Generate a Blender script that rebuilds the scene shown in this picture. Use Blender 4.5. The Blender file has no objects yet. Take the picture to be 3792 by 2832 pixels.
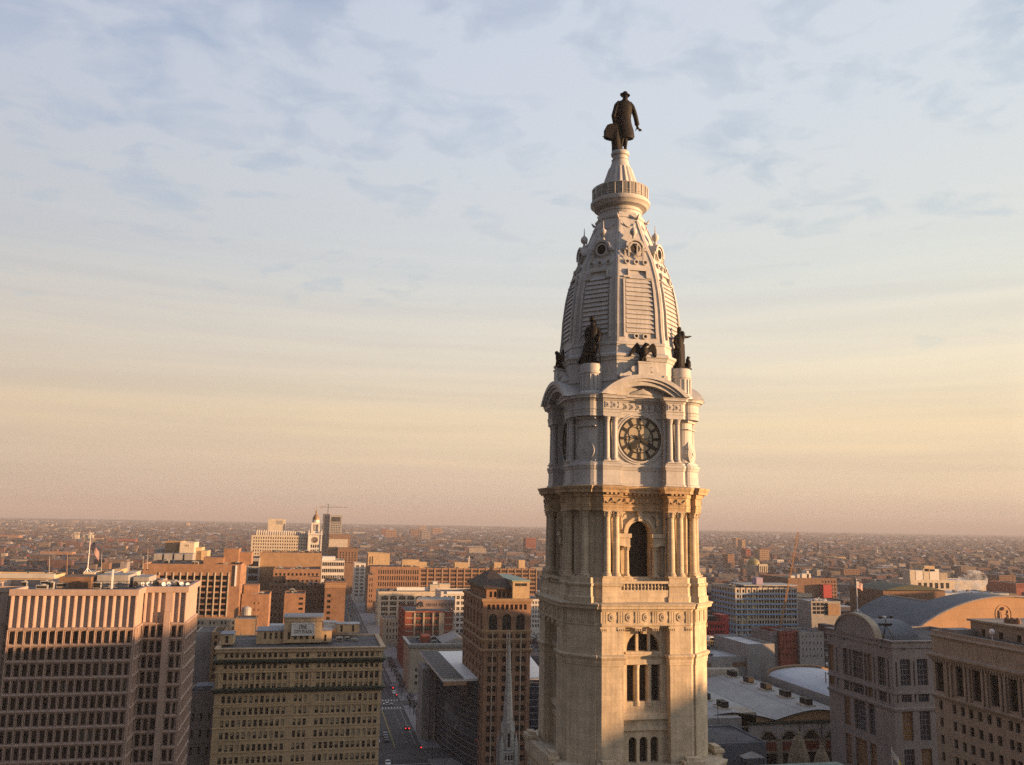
import bpy, bmesh, math, random
from mathutils import Vector, Matrix
random.seed(7)
R = math.radians
sc = bpy.context.scene
COL = sc.collection

# ------------------------------------------------------------------ camera
CAM_Z = 88.0
HEAD, PITCH, ROLL = R(12.4), R(9.0), 0.019
FPX, IW, IH = 3250.0, 3792.0, 2832.0
cam_d = bpy.data.cameras.new('camera')
cam = bpy.data.objects.new('camera', cam_d)
COL.objects.link(cam)
cam_d.sensor_width = 36.0
cam_d.lens = 36.0 * FPX / IW
cam_d.clip_end = 80000
cam_d.clip_start = 1.0
fw = Vector((math.sin(HEAD) * math.cos(PITCH), math.cos(HEAD) * math.cos(PITCH), math.sin(PITCH)))
r0 = Vector((math.cos(HEAD), -math.sin(HEAD), 0))
u0 = r0.cross(fw)
rt = r0 * math.cos(ROLL) + u0 * math.sin(ROLL)
up = -r0 * math.sin(ROLL) + u0 * math.cos(ROLL)
cm = Matrix((rt, up, -fw)).transposed().to_4x4()
cm.translation = (0, 0, CAM_Z)
cam.matrix_world = cm
sc.camera = cam

# ------------------------------------------------------------------ light
SUN_AZ, SUN_EL = R(114.5), R(3.6)
sun_d = bpy.data.lights.new('sun', 'SUN')
sun_d.energy = 4.6
sun_d.angle = R(0.5)
sun_d.color = (1.0, 0.565, 0.265)
sun = bpy.data.objects.new('sun', sun_d)
COL.objects.link(sun)
to_sun = Vector((math.sin(SUN_AZ) * math.cos(SUN_EL), math.cos(SUN_AZ) * math.cos(SUN_EL), math.sin(SUN_EL)))
sun.rotation_euler = to_sun.to_track_quat('Z', 'Y').to_euler()

world = bpy.data.worlds.new('World')
sc.world = world
world.use_nodes = True
wt = world.node_tree
wt.nodes.clear()


def WN(t, **k):
    n = wt.nodes.new(t)
    for a, b in k.items():
        setattr(n, a, b)
    return n


def wl(a, b):
    wt.links.new(a, b)


def ramp(node, stops, interp='LINEAR'):
    cr = node.color_ramp
    cr.interpolation = interp
    col = lambda c: (c[0], c[1], c[2], 1) if isinstance(c, (tuple, list)) else (c, c, c, 1)
    cr.elements[0].position = stops[0][0]; cr.elements[0].color = col(stops[0][1])
    cr.elements[-1].position = stops[-1][0]; cr.elements[-1].color = col(stops[-1][1])
    for p, c in stops[1:-1]:
        cr.elements.new(p).color = col(c)


def srgb(r, g, b):
    f = lambda v: (v / 255 / 12.92) if v / 255 <= 0.04045 else ((v / 255 + 0.055) / 1.055) ** 2.4
    return (f(r), f(g), f(b))


w_out = WN('ShaderNodeOutputWorld')
w_bg = WN('ShaderNodeBackground')
w_bg.inputs['Strength'].default_value = 0.065
wl(w_bg.outputs[0], w_out.inputs[0])
sky = WN('ShaderNodeTexSky', sky_type='NISHITA')
sky.sun_disc = False
sky.sun_elevation = SUN_EL
sky.sun_rotation = SUN_AZ
sky.altitude = 100
sky.air_density = 1.0
sky.dust_density = 1.5
sky.ozone_density = 1.5
tc = WN('ShaderNodeTexCoord')
sep = WN('ShaderNodeSeparateXYZ')
wl(tc.outputs['Generated'], sep.inputs[0])
# cirrus and altocumulus: a veil of cloud seen on a flat layer high above the city
mz = WN('ShaderNodeMath', operation='MAXIMUM')
wl(sep.outputs['Z'], mz.inputs[0])
mz.inputs[1].default_value = 0.0
az_ = WN('ShaderNodeMath', operation='ADD')
wl(mz.outputs[0], az_.inputs[0])
az_.inputs[1].default_value = 0.10
dx = WN('ShaderNodeMath', operation='DIVIDE')
wl(sep.outputs['X'], dx.inputs[0]); wl(az_.outputs[0], dx.inputs[1])
dy = WN('ShaderNodeMath', operation='DIVIDE')
wl(sep.outputs['Y'], dy.inputs[0]); wl(az_.outputs[0], dy.inputs[1])
cmb = WN('ShaderNodeCombineXYZ')
wl(dx.outputs[0], cmb.inputs[0]); wl(dy.outputs[0], cmb.inputs[1])
mp = WN('ShaderNodeMapping')
mp.inputs['Rotation'].default_value = (0, 0, R(35))
mp.inputs['Scale'].default_value = (1.0, 1.9, 1.0)
wl(cmb.outputs[0], mp.inputs[0])
n1 = WN('ShaderNodeTexNoise')
n1.inputs['Scale'].default_value = 1.3
n1.inputs['Detail'].default_value = 7
n1.inputs['Roughness'].default_value = 0.52
n1.inputs['Distortion'].default_value = 0.5
wl(mp.outputs[0], n1.inputs['Vector'])
n2 = WN('ShaderNodeTexNoise')
n2.inputs['Scale'].default_value = 6.0
n2.inputs['Detail'].default_value = 5
n2.inputs['Roughness'].default_value = 0.55
n2.inputs['Distortion'].default_value = 0.4
wl(cmb.outputs[0], n2.inputs['Vector'])
cr1 = WN('ShaderNodeValToRGB'); ramp(cr1, [(0.28, 0.0), (0.72, 1.0)], 'EASE')
wl(n1.outputs[0], cr1.inputs[0])
cr2 = WN('ShaderNodeValToRGB'); ramp(cr2, [(0.34, 0.0), (0.70, 1.0)], 'EASE')
wl(n2.outputs[0], cr2.inputs[0])
# cloud cover
ma = WN('ShaderNodeMath', operation='MULTIPLY'); wl(cr1.outputs[0], ma.inputs[0]); ma.inputs[1].default_value = 0.42
mb_ = WN('ShaderNodeMath', operation='MULTIPLY_ADD'); wl(cr2.outputs[0], mb_.inputs[0]); mb_.inputs[1].default_value = 0.42
wl(ma.outputs[0], mb_.inputs[2])
# colours of the thin cloud by height above the horizon, lit by the low sun
crc = WN('ShaderNodeValToRGB')
CLOUD = [(0.0, srgb(206, 180, 160)), (0.045, srgb(230, 205, 176)), (0.11, srgb(238, 217, 184)), (0.18, srgb(233, 224, 205)),
         (0.27, srgb(217, 221, 219)), (0.42, srgb(209, 218, 228)), (0.6, srgb(203, 213, 229)), (1.0, srgb(190, 195, 212))]
ramp(crc, CLOUD)
wl(mz.outputs[0], crc.inputs[0])
crs = WN('ShaderNodeMix', data_type='RGBA', blend_type='MULTIPLY')
crs.inputs[0].default_value = 1.0
wl(crc.outputs[0], crs.inputs[6])
CL = 1.0 / (0.065 * 2 ** 1.55)
crs.inputs[7].default_value = (CL, CL, CL, 1)
# veil: haze thickens toward the horizon
veil = WN('ShaderNodeValToRGB'); ramp(veil, [(0.0, 0.95), (0.14, 0.9), (0.3, 0.74), (0.5, 0.50), (1.0, 0.35)])
wl(mz.outputs[0], veil.inputs[0])
cov = WN('ShaderNodeMath', operation='ADD', use_clamp=True)
wl(veil.outputs[0], cov.inputs[0]); wl(mb_.outputs[0], cov.inputs[1])
# blue gaps between the clouds: the Nishita sky, dimmed to the depth of the photograph's blue
blu = WN('ShaderNodeMix', data_type='RGBA', blend_type='MULTIPLY')
blu.inputs[0].default_value = 1.0
wl(sky.outputs[0], blu.inputs[6]); blu.inputs[7].default_value = (1.62, 1.92, 2.36, 1)
skx = WN('ShaderNodeMix', data_type='RGBA', blend_type='MIX')
wl(cov.outputs[0], skx.inputs[0]); wl(blu.outputs[2], skx.inputs[6]); wl(crs.outputs[2], skx.inputs[7])
# the sky is brightest toward the rising sun and dims to the west
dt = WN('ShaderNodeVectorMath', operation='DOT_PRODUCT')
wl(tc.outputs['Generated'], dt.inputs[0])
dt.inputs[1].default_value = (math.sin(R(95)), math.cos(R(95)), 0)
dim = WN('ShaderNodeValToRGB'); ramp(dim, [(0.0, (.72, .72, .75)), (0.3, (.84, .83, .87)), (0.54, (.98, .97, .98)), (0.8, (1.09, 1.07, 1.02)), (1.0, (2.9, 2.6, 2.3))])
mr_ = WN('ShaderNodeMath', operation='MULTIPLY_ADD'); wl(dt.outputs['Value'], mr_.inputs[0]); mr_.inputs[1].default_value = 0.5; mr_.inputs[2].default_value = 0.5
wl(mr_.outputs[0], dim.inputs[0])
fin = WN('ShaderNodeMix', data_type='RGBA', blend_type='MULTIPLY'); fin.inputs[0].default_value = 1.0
# long thin streaks of stratus low in the sky
mps = WN('ShaderNodeMapping'); mps.inputs['Scale'].default_value = (1.1, 1.1, 26.0); mps.inputs['Rotation'].default_value = (R(1.2), R(-1.5), 0)
wl(tc.outputs['Generated'], mps.inputs[0])
n3 = WN('ShaderNodeTexNoise'); n3.inputs['Scale'].default_value = 1.7; n3.inputs['Detail'].default_value = 5; n3.inputs['Roughness'].default_value = .55; n3.inputs['Distortion'].default_value = .25
wl(mps.outputs[0], n3.inputs['Vector'])
st1 = WN('ShaderNodeValToRGB'); ramp(st1, [(0.36, (.925, .93, .95)), (0.52, (.99, .99, .99)), (0.66, (1.05, 1.035, 1.0))])
wl(n3.outputs[0], st1.inputs[0])
smask = WN('ShaderNodeValToRGB'); ramp(smask, [(0.0, 0.35), (0.06, 0.9), (0.22, 0.8), (0.36, 0.0)])
wl(mz.outputs[0], smask.inputs[0])
skt = WN('ShaderNodeMix', data_type='RGBA', blend_type='MULTIPLY')
wl(smask.outputs[0], skt.inputs[0]); wl(skx.outputs[2], skt.inputs[6]); wl(st1.outputs[0], skt.inputs[7])
wl(skt.outputs[2], fin.inputs[6])
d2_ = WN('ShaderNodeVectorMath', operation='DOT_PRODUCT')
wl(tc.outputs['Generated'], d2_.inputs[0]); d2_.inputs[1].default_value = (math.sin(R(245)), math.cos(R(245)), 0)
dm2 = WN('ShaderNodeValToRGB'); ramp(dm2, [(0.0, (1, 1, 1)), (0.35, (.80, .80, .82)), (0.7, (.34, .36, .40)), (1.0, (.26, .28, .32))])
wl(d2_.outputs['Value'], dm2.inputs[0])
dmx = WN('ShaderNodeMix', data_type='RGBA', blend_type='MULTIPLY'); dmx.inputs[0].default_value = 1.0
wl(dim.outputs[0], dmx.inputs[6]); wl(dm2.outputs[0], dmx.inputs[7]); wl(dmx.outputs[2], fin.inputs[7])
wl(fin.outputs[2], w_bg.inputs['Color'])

sc.view_settings.view_transform = 'Standard'
sc.view_settings.look = 'None'
sc.view_settings.exposure = 1.55
sc.view_settings.gamma = 1.0
sc.render.engine = 'CYCLES'
sc.cycles.max_bounces = 4
sc.cycles.diffuse_bounces = 2
sc.cycles.glossy_bounces = 2
sc.cycles.transmission_bounces = 2
sc.cycles.volume_bounces = 0
sc.cycles.use_denoising = False
sc.cycles.sample_clamp_indirect = 4


# ------------------------------------------------------------------ helpers
def ray(px, py):
    return fw * FPX + rt * (px - IW / 2) - up * (py - IH / 2)


def at(px, py, Y):
    d = ray(px, py)
    return Vector((0, 0, CAM_Z)) + d * (Y / d.y)


def ground(px, py, z=0.0):
    d = ray(px, py)
    return Vector((0, 0, CAM_Z)) + d * ((z - CAM_Z) / d.z)


class MB:
    """a mesh under construction"""

    def __init__(s):
        s.v, s.f, s.m = [], [], []

    def face(s, pts, m=0):
        b = len(s.v)
        s.v += [tuple(p) for p in pts]
        s.f.append(tuple(range(b, b + len(pts))))
        s.m.append(m)

    def box(s, x0, x1, y0, y1, z0, z1, m=0, bottom=True):
        b = len(s.v)
        s.v += [(x0, y0, z0), (x1, y0, z0), (x1, y1, z0), (x0, y1, z0), (x0, y0, z1), (x1, y0, z1), (x1, y1, z1), (x0, y1, z1)]
        fs = [(4, 5, 6, 7), (0, 1, 5, 4), (1, 2, 6, 5), (2, 3, 7, 6), (3, 0, 4, 7)] + ([(3, 2, 1, 0)] if bottom else [])
        for q in fs:
            s.f.append(tuple(b + i for i in q)); s.m.append(m)

    def obox(s, c, U, N, hw, hd, z0, z1, m=0):
        """box about c, half-width hw on U, half-depth hd on N"""
        U, N, c = Vector(U), Vector(N), Vector(c)
        P = [c - U * hw - N * hd, c + U * hw - N * hd, c + U * hw + N * hd, c - U * hw + N * hd]
        s.prism([(p.x, p.y) for p in P], z0, z1, m)

    def prism(s, poly, z0, z1, m=0, cap=True, mt=None):
        n = len(poly)
        b = len(s.v)
        s.v += [(x, y, z0) for x, y in poly] + [(x, y, z1) for x, y in poly]
        for i in range(n):
            j = (i + 1) % n
            s.f.append((b + i, b + j, b + n + j, b + n + i)); s.m.append(m)
        if cap:
            s.f.append(tuple(b + n + i for i in range(n))); s.m.append(m if mt is None else mt)
            s.f.append(tuple(b + i for i in reversed(range(n)))); s.m.append(m)

    def rings(s, rs, m=0, close=True, cap0=True, cap1=True):
        """loft through rings of equal length"""
        b = len(s.v)
        n = len(rs[0])
        for r in rs:
            s.v += [tuple(p) for p in r]
        for k in range(len(rs) - 1):
            for i in range(n if close else n - 1):
                j = (i + 1) % n
                s.f.append((b + k * n + i, b + k * n + j, b + (k + 1) * n + j, b + (k + 1) * n + i)); s.m.append(m)
        if cap0:
            s.f.append(tuple(b + i for i in reversed(range(n)))); s.m.append(m)
        if cap1:
            s.f.append(tuple(b + (len(rs) - 1) * n + i for i in range(n))); s.m.append(m)

    def lathe(s, prof, n=16, c=(0, 0), m=0, a0=0.0, cap0=True, cap1=True):
        s.rings([[(c[0] + r * math.cos(a0 + 2 * math.pi * i / n), c[1] + r * math.sin(a0 + 2 * math.pi * i / n), z) for i in range(n)]
                 for r, z in prof], m, True, cap0, cap1)

    def tube(s, p0, p1, r0, r1=None, n=8, m=0):
        p0, p1 = Vector(p0), Vector(p1)
        r1 = r0 if r1 is None else r1
        d = (p1 - p0).normalized()
        a = d.orthogonal().normalized()
        b = d.cross(a)
        s.rings([[p + (a * math.cos(2 * math.pi * i / n) + b * math.sin(2 * math.pi * i / n)) * r for i in range(n)]
                 for p, r in ((p0, r0), (p1, r1))], m)

    def limb(s, pts, n=10, m=0, flat=1.0, fdir=None):
        """closed loft along points (x,y,z,r)"""
        rs = []
        P = [Vector(p[:3]) for p in pts]
        for i, p in enumerate(P):
            d = (P[min(i + 1, len(P) - 1)] - P[max(i - 1, 0)]).normalized()
            a = (Vector(fdir) if fdir else (Vector((0, 1, 0)) if abs(d.y) < .9 else Vector((1, 0, 0))))
            a = (a - d * a.dot(d)).normalized()
            b = d.cross(a)
            r = pts[i][3]
            rb = pts[i][4] if len(pts[i]) > 4 else r
            rs.append([p + a * (math.cos(2 * math.pi * k / n) * r) + b * (math.sin(2 * math.pi * k / n) * rb) for k in range(n)])
        s.rings(rs, m)

    def build(s, name, mats, parent=None, smooth=False, loc=None, rz=0.0):
        me = bpy.data.meshes.new(name)
        me.from_pydata(s.v, [], s.f)
        if not isinstance(mats, (list, tuple)):
            mats = [mats]
        for q in mats:
            me.materials.append(q)
        me.polygons.foreach_set('material_index', s.m)
        if smooth:
            me.polygons.foreach_set('use_smooth', [True] * len(s.f))
        me.update()
        o = bpy.data.objects.new(name, me)
        COL.objects.link(o)
        if parent is not None:
            o.parent = parent
        if loc is not None:
            o.location = loc
        o.rotation_euler.z = rz
        return o


def remesh(o, size):
    q = o.modifiers.new('remesh', 'REMESH')
    q.mode = 'VOXEL'
    q.voxel_size = size
    q.use_smooth_shade = True
    return o


def auto_smooth(o, ang=35):
    me = o.data
    bm = bmesh.new(); bm.from_mesh(me)
    bmesh.ops.remove_doubles(bm, verts=bm.verts, dist=0.002)
    for f in bm.faces:
        f.smooth = True
    for e in bm.edges:
        if len(e.link_faces) != 2 or e.calc_face_angle(3.2) > R(ang):
            e.smooth = False
    bm.to_mesh(me); bm.free()
    return o


def tag(o, label, cat, group=None, kind=None):
    if label: o['label'] = label
    if cat: o['category'] = cat
    if group: o['group'] = group
    if kind: o['kind'] = kind
    return o


def thing(name, label, cat, loc=(0, 0, 0), rz=0.0, group=None):
    o = bpy.data.objects.new(name, None)
    o.empty_display_size = 1
    COL.objects.link(o)
    o.location = loc
    o.rotation_euler.z = rz
    return tag(o, label, cat, group)


def copy_of(o, parent=None, rz=None, loc=None):
    c = o.copy()
    COL.objects.link(c)
    if parent is not None: c.parent = parent
    if rz is not None: c.rotation_euler.z = rz
    if loc is not None: c.location = loc
    return c


def copy_tree(o, parent=None):
    c = copy_of(o)
    c.parent = parent
    for ch in list(o.children):
        copy_tree(ch, c)
    return c


# ------------------------------------------------------------------ materials
MATS = {}


def mat(name, col, rough=0.85, var=0.16, scale=0.25, brick=None, spec=0.3, metal=0.0, streak=0.0, bump=0.0, fine=0.0):
    """procedural surface: base colour with two sizes of mottling, optional courses (brick=(w,h,mortar,contrast)) and rain streaks"""
    if name in MATS: return MATS[name]
    m = bpy.data.materials.new(name)
    m.use_nodes = True
    t = m.node_tree
    bs = t.nodes['Principled BSDF']
    N = t.nodes.new
    L = t.links.new
    geo = N('ShaderNodeNewGeometry')
    no = N('ShaderNodeTexNoise'); no.inputs['Scale'].default_value = scale; no.inputs['Detail'].default_value = 6
    no.inputs['Roughness'].default_value = 0.62
    L(geo.outputs['Position'], no.inputs['Vector'])
    mx = N('ShaderNodeMapRange'); mx.inputs['From Min'].default_value = 0.3; mx.inputs['From Max'].default_value = 0.7
    mx.inputs['To Min'].default_value = 1 - var; mx.inputs['To Max'].default_value = 1 + var
    L(no.outputs[0], mx.inputs[0])
    fac = mx.outputs[0]
    if streak:
        mp2 = N('ShaderNodeMapping'); mp2.inputs['Scale'].default_value = (1.6, 1.6, 0.06)
        L(geo.outputs['Position'], mp2.inputs[0])
        ns = N('ShaderNodeTexNoise'); ns.inputs['Scale'].default_value = 1.0; ns.inputs['Detail'].default_value = 4
        L(mp2.outputs[0], ns.inputs['Vector'])
        ms = N('ShaderNodeMapRange'); ms.inputs['From Min'].default_value = 0.35; ms.inputs['From Max'].default_value = 0.7
        ms.inputs['To Min'].default_value = 1.0; ms.inputs['To Max'].default_value = 1 - streak
        L(ns.outputs[0], ms.inputs[0])
        mu = N('ShaderNodeMath'); mu.operation = 'MULTIPLY'
        L(fac, mu.inputs[0]); L(ms.outputs[0], mu.inputs[1]); fac = mu.outputs[0]
    if brick:
        w, h, mo, con = brick
        sx = N('ShaderNodeSeparateXYZ'); L(geo.outputs['Position'], sx.inputs[0])
        ad = N('ShaderNodeMath'); ad.operation = 'ADD'; L(sx.outputs[0], ad.inputs[0]); L(sx.outputs[1], ad.inputs[1])
        cb = N('ShaderNodeCombineXYZ'); L(ad.outputs[0], cb.inputs[0]); L(sx.outputs[2], cb.inputs[1])
        br = N('ShaderNodeTexBrick')
        br.inputs['Scale'].default_value = 1.0
        br.inputs['Brick Width'].default_value = w; br.inputs['Row Height'].default_value = h
        br.inputs['Mortar Size'].default_value = mo; br.inputs['Mortar Smooth'].default_value = 0.3
        br.inputs['Color1'].default_value = (1, 1, 1, 1); br.inputs['Color2'].default_value = (1 - con * .8,) * 3 + (1,)
        br.inputs['Mortar'].default_value = (1 - con * 1.6,) * 3 + (1,)
        L(cb.outputs[0], br.inputs['Vector'])
        mu = N('ShaderNodeMath'); mu.operation = 'MULTIPLY'
        L(fac, mu.inputs[0]); L(br.outputs['Color'], mu.inputs[1]); fac = mu.outputs[0]
    cc = N('ShaderNodeMix'); cc.data_type = 'RGBA'; cc.blend_type = 'MULTIPLY'; cc.inputs[0].default_value = 1
    cc.inputs[6].default_value = (col[0], col[1], col[2], 1)
    L(fac, cc.inputs[7])
    L(cc.outputs[2], bs.inputs['Base Color'])
    bs.inputs['Roughness'].default_value = rough
    bs.inputs['Metallic'].default_value = metal
    bs.inputs['Specular IOR Level'].default_value = spec
    if bump:
        bp = N('ShaderNodeBump'); bp.inputs['Strength'].default_value = bump; bp.inputs['Distance'].default_value = 0.15
        n3 = N('ShaderNodeTexNoise'); n3.inputs['Scale'].default_value = 2.2; n3.inputs['Detail'].default_value = 4
        L(geo.outputs['Position'], n3.inputs['Vector'])
        L(n3.outputs[0], bp.inputs['Height']); L(bp.outputs[0], bs.inputs['Normal'])
    MATS[name] = m
    return m


def glow(name, col, s):
    m = bpy.data.materials.new(name); m.use_nodes = True
    b = m.node_tree.nodes['Principled BSDF']
    b.inputs['Base Color'].default_value = (*col, 1)
    b.inputs['Emission Color'].default_value = (*col, 1)
    b.inputs['Emission Strength'].default_value = s
    MATS[name] = m
    return m


# ------------------------------------------------------------------ facades
def facade(mb, O, U, N, W, H, cols, rows, d=0.35, m=0, skip=None, arch=None, rev=None):
    """wall W x H from lower-left corner O along U, pierced by a grid of openings; returns the openings"""
    O, U, N = Vector(O), Vector(U), Vector(N)
    Z = Vector((0, 0, 1))
    P = lambda u, v, q=0.0: O + U * u + Z * v - N * q
    rev = m if rev is None else rev
    ub = sorted(set([0.0, W] + [c for q in cols for c in q[:2]]))
    vb = sorted(set([0.0, H] + [c for q in rows for c in q[:2]]))
    out = []
    for b in range(len(vb) - 1):
        v0, v1 = vb[b], vb[b + 1]
        ri = next((i for i, r in enumerate(rows) if abs(r[0] - v0) < 1e-6 and abs(r[1] - v1) < 1e-6), None)
        if ri is None:
            mb.face([P(0, v0), P(W, v0), P(W, v1), P(0, v1)], m)
            continue
        u_run = 0.0
        for a in range(len(ub) - 1):
            u0_, u1_ = ub[a], ub[a + 1]
            ci = next((i for i, c in enumerate(cols) if abs(c[0] - u0_) < 1e-6 and abs(c[1] - u1_) < 1e-6), None)
            if ci is None or (skip and skip(ci, ri)):
                continue
            if u0_ > u_run:
                mb.face([P(u_run, v0), P(u0_, v0), P(u0_, v1), P(u_run, v1)], m)
            u_run = u1_
            ar = arch and arch(ci, ri)
            if ar:
                r = (u1_ - u0_) / 2
                rise = min(r if ar is True else r * ar, v1 - v0)
                vs = v1 - rise
                uc = (u0_ + u1_) / 2
                n = 10
                A = [(uc - r * math.cos(math.pi * i / n), vs + rise * math.sin(math.pi * i / n)) for i in range(n + 1)]
                hf = n // 2
                mb.face([P(u0_, v1)] + [P(*q) for q in A[:hf + 1]], m)
                mb.face([P(u1_, v1)] + [P(*q) for q in reversed(A[hf:])], m)
                edge = [(u0_, v0)] + A + [(u1_, v0)]
            else:
                edge = [(u0_, v0), (u0_, v1), (u1_, v1), (u1_, v0)]
            for i in range(len(edge)):
                p, q = edge[i], edge[(i + 1) % len(edge)]
                mb.face([P(*p), P(*q), P(*q, d), P(*p, d)], rev)
            out.append(dict(p=P((u0_ + u1_) / 2, v0, d), w=u1_ - u0_, h=v1 - v0, U=U, N=N, arch=ar, c=ci, r=ri))
        if u_run < W:
            mb.face([P(u_run, v0), P(W, v0), P(W, v1), P(u_run, v1)], m)
    return out


WINCACHE = {}


def win_mesh(w, h, style, ms, arch=False, var=0):
    """a window unit standing on its origin, facing -y, set 3 mm in front of y=0"""
    key = (round(w, 2), round(h, 2), style, tuple(m.name for m in ms), arch, var)
    if key in WINCACHE: return WINCACHE[key]
    b = MB()
    e = 0.004
    g = 0.0 if style == 'plain' else 0.0
    if arch:
        r = w / 2
        rise = min(r if arch is True else r * arch, h)
        pts = [(-r, 0, 0), (r, 0, 0)] + [(r * math.cos(math.pi * i / 10), 0, h - rise + rise * math.sin(math.pi * i / 10)) for i in range(11)]
    else:
        pts = [(-w / 2, 0, 0), (w / 2, 0, 0), (w / 2, 0, h), (-w / 2, 0, h)]
    b.face([(p[0], e, p[2]) for p in pts], 0)
    f = min(0.09, w * .1)
    if style in ('sash', 'blind', 'frame', 'cross'):
        hh = h - (w / 2 if arch else 0)
        for x in (-w / 2, w / 2 - f):
            b.box(x, x + f, -0.06, 0, 0, hh, 1)
        b.box(-w / 2 + f, w / 2 - f, -0.06, 0, 0, f, 1)
        if not arch: b.box(-w / 2 + f, w / 2 - f, -0.06, 0, h - f, h, 1)
        if style in ('sash', 'blind', 'cross'):
            b.box(-w / 2 + f, w / 2 - f, -0.07, 0, h * .5 - f / 2, h * .5 + f / 2, 1)
        if style == 'cross':
            b.box(-f / 2, f / 2, -0.07, 0, f, h - f, 1)
    if style == 'blind' and var:
        b.face([(-w / 2 + f, -0.02, h * (1 - var)), (w / 2 - f, -0.02, h * (1 - var)), (w / 2 - f, -0.02, h - f), (-w / 2 + f, -0.02, h - f)], 2)
    if style == 'mull3':
        for k in range(1, 3):
            x = -w / 2 + w * k / 3
            b.box(x - .07, x + .07, -0.08, 0, 0, h, 1)
        b.box(-w / 2, w / 2, -0.07, 0, h * .62, h * .62 + .12, 1)
    if style == 'grid':
        nx, nz = max(1, round(w / 1.1)), max(1, round(h / 1.3))
        for k in range(nx + 1):
            x = -w / 2 + w * k / nx
            b.box(x - .05, x + .05, -0.06, 0, 0, h, 1)
        for k in range(1, nz):
            z = h * k / nz
            b.box(-w / 2, w / 2, -0.05, 0, z - .05, z + .05, 1)
    me = bpy.data.meshes.new('window')
    me.from_pydata(b.v, [], b.f)
    for q in ms: me.materials.append(q)
    me.polygons.foreach_set('material_index', b.m)
    me.update()
    WINCACHE[key] = me
    return me


def put_windows(openings, root, ms, style='frame', name='window', most=100, pick=None):
    """one object for each opening (the first 100), the rest as one"""
    rl = root.location
    rest = MB()
    if len(openings) > most:
        openings = sorted(openings, key=lambda o: (o['p'] - Vector((0, 0, CAM_Z))).length)
    for i, o in enumerate(openings):
        var = 0
        if style == 'blind':
            var = random.choice([0, 0, .35, .5, .5, .75, .95])
        mm = pick(o) if pick else ms
        me = win_mesh(o['w'], o['h'], style, mm, o['arch'], var)
        N = o['N']
        rz = math.atan2(N.x, -N.y)
        p = o['p'] - rl
        if i < most:
            ob = bpy.data.objects.new(name, me)
            COL.objects.link(ob)
            ob.parent = root
            ob.location = p
            ob.rotation_euler.z = rz
        else:
            M_ = Matrix.Translation(p) @ Matrix.Rotation(rz, 4, 'Z')
            b0 = len(rest.v)
            rest.v += [tuple(M_ @ v.co) for v in me.vertices]
            for pl in me.polygons:
                rest.f.append(tuple(b0 + k for k in pl.vertices)); rest.m.append(pl.material_index)
    if rest.f:
        ob = rest.build(name, list(ms), root)
        ob['kind'] = 'stuff'


def cols(n, W, w, m0=0.0, m1=0.0):
    pt = (W - m0 - m1) / n
    return [(m0 + pt * (i + .5) - w / 2, m0 + pt * (i + .5) + w / 2) for i in range(n)]


def rows(z_top, n, pitch, h):
    """n rows going down: first window head at z_top"""
    return sorted([(z_top - i * pitch - h, z_top - i * pitch) for i in range(n)])


def block(root, x0, x1, y0, y1, z0, z1, mw, mr, S=None, E=None, W=None, par=0.9, th=0.4, d=0.35, part='wall', arch=None, rev=None, roof=True, skip=None):
    """walls with openings, parapet and flat roof; S/E/W = (cols, rows) in face coordinates from z0. root at (rx,ry,0). returns openings"""
    rl = Vector(root.location)
    b = MB()
    o = []
    F = [('S', (x0, y0, z0), (1, 0, 0), (0, -1, 0), x1 - x0, S), ('E', (x1, y0, z0), (0, 1, 0), (1, 0, 0), y1 - y0, E),
         ('N', (x1, y1, z0), (-1, 0, 0), (0, 1, 0), x1 - x0, None), ('W', (x0, y1, z0), (0, -1, 0), (-1, 0, 0), y1 - y0, W)]
    for nm, O, U, N, w, spec in F:
        c, r = spec if spec else ([], [])
        r = [q for q in r if q[0] > 0.01 and q[1] < z1 - z0 - .01]
        o += facade(b, Vector(O) - rl, U, N, w, z1 - z0, c, r, d, 0, skip=skip if nm == 'S' else None, arch=arch, rev=1 if rev else 0)
    for q in o: q['p'] = q['p'] + rl
    t = th
    X = [x0 - rl.x, x1 - rl.x]; Y = [y0 - rl.y, y1 - rl.y]
    out = [(X[0], Y[0]), (X[1], Y[0]), (X[1], Y[1]), (X[0], Y[1])]
    inn = [(X[0] + t, Y[0] + t), (X[1] - t, Y[0] + t), (X[1] - t, Y[1] - t), (X[0] + t, Y[1] - t)]
    for i in range(4):
        j = (i + 1) % 4
        b.face([(*out[i], z1), (*out[j], z1), (*inn[j], z1), (*inn[i], z1)])
        b.face([(*inn[i], z1), (*inn[j], z1), (*inn[j], z1 - par), (*inn[i], z1 - par)])
    b.build(part, [mw, rev] if rev else mw, root)
    if roof:
        q = MB()
        q.face([(*p, z1 - par) for p in inn])
        q.build('roof', mr, root)
    return o


def cornice(root, x0, x1, y0, y1, prof, m, name='cornice', sides='SEW'):
    """mouldings round a rectangular block: prof = [(offset, z)]"""
    rl = root.location
    b = MB()
    rs = []
    for d, z in prof:
        rs.append([(x0 - d - rl.x, y0 - d - rl.y, z), (x1 + d - rl.x, y0 - d - rl.y, z), (x1 + d - rl.x, y1 + d - rl.y, z), (x0 - d - rl.x, y1 + d - rl.y, z)])
    b.rings(rs, 0, True, False, False)
    return b.build(name, m, root)

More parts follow.
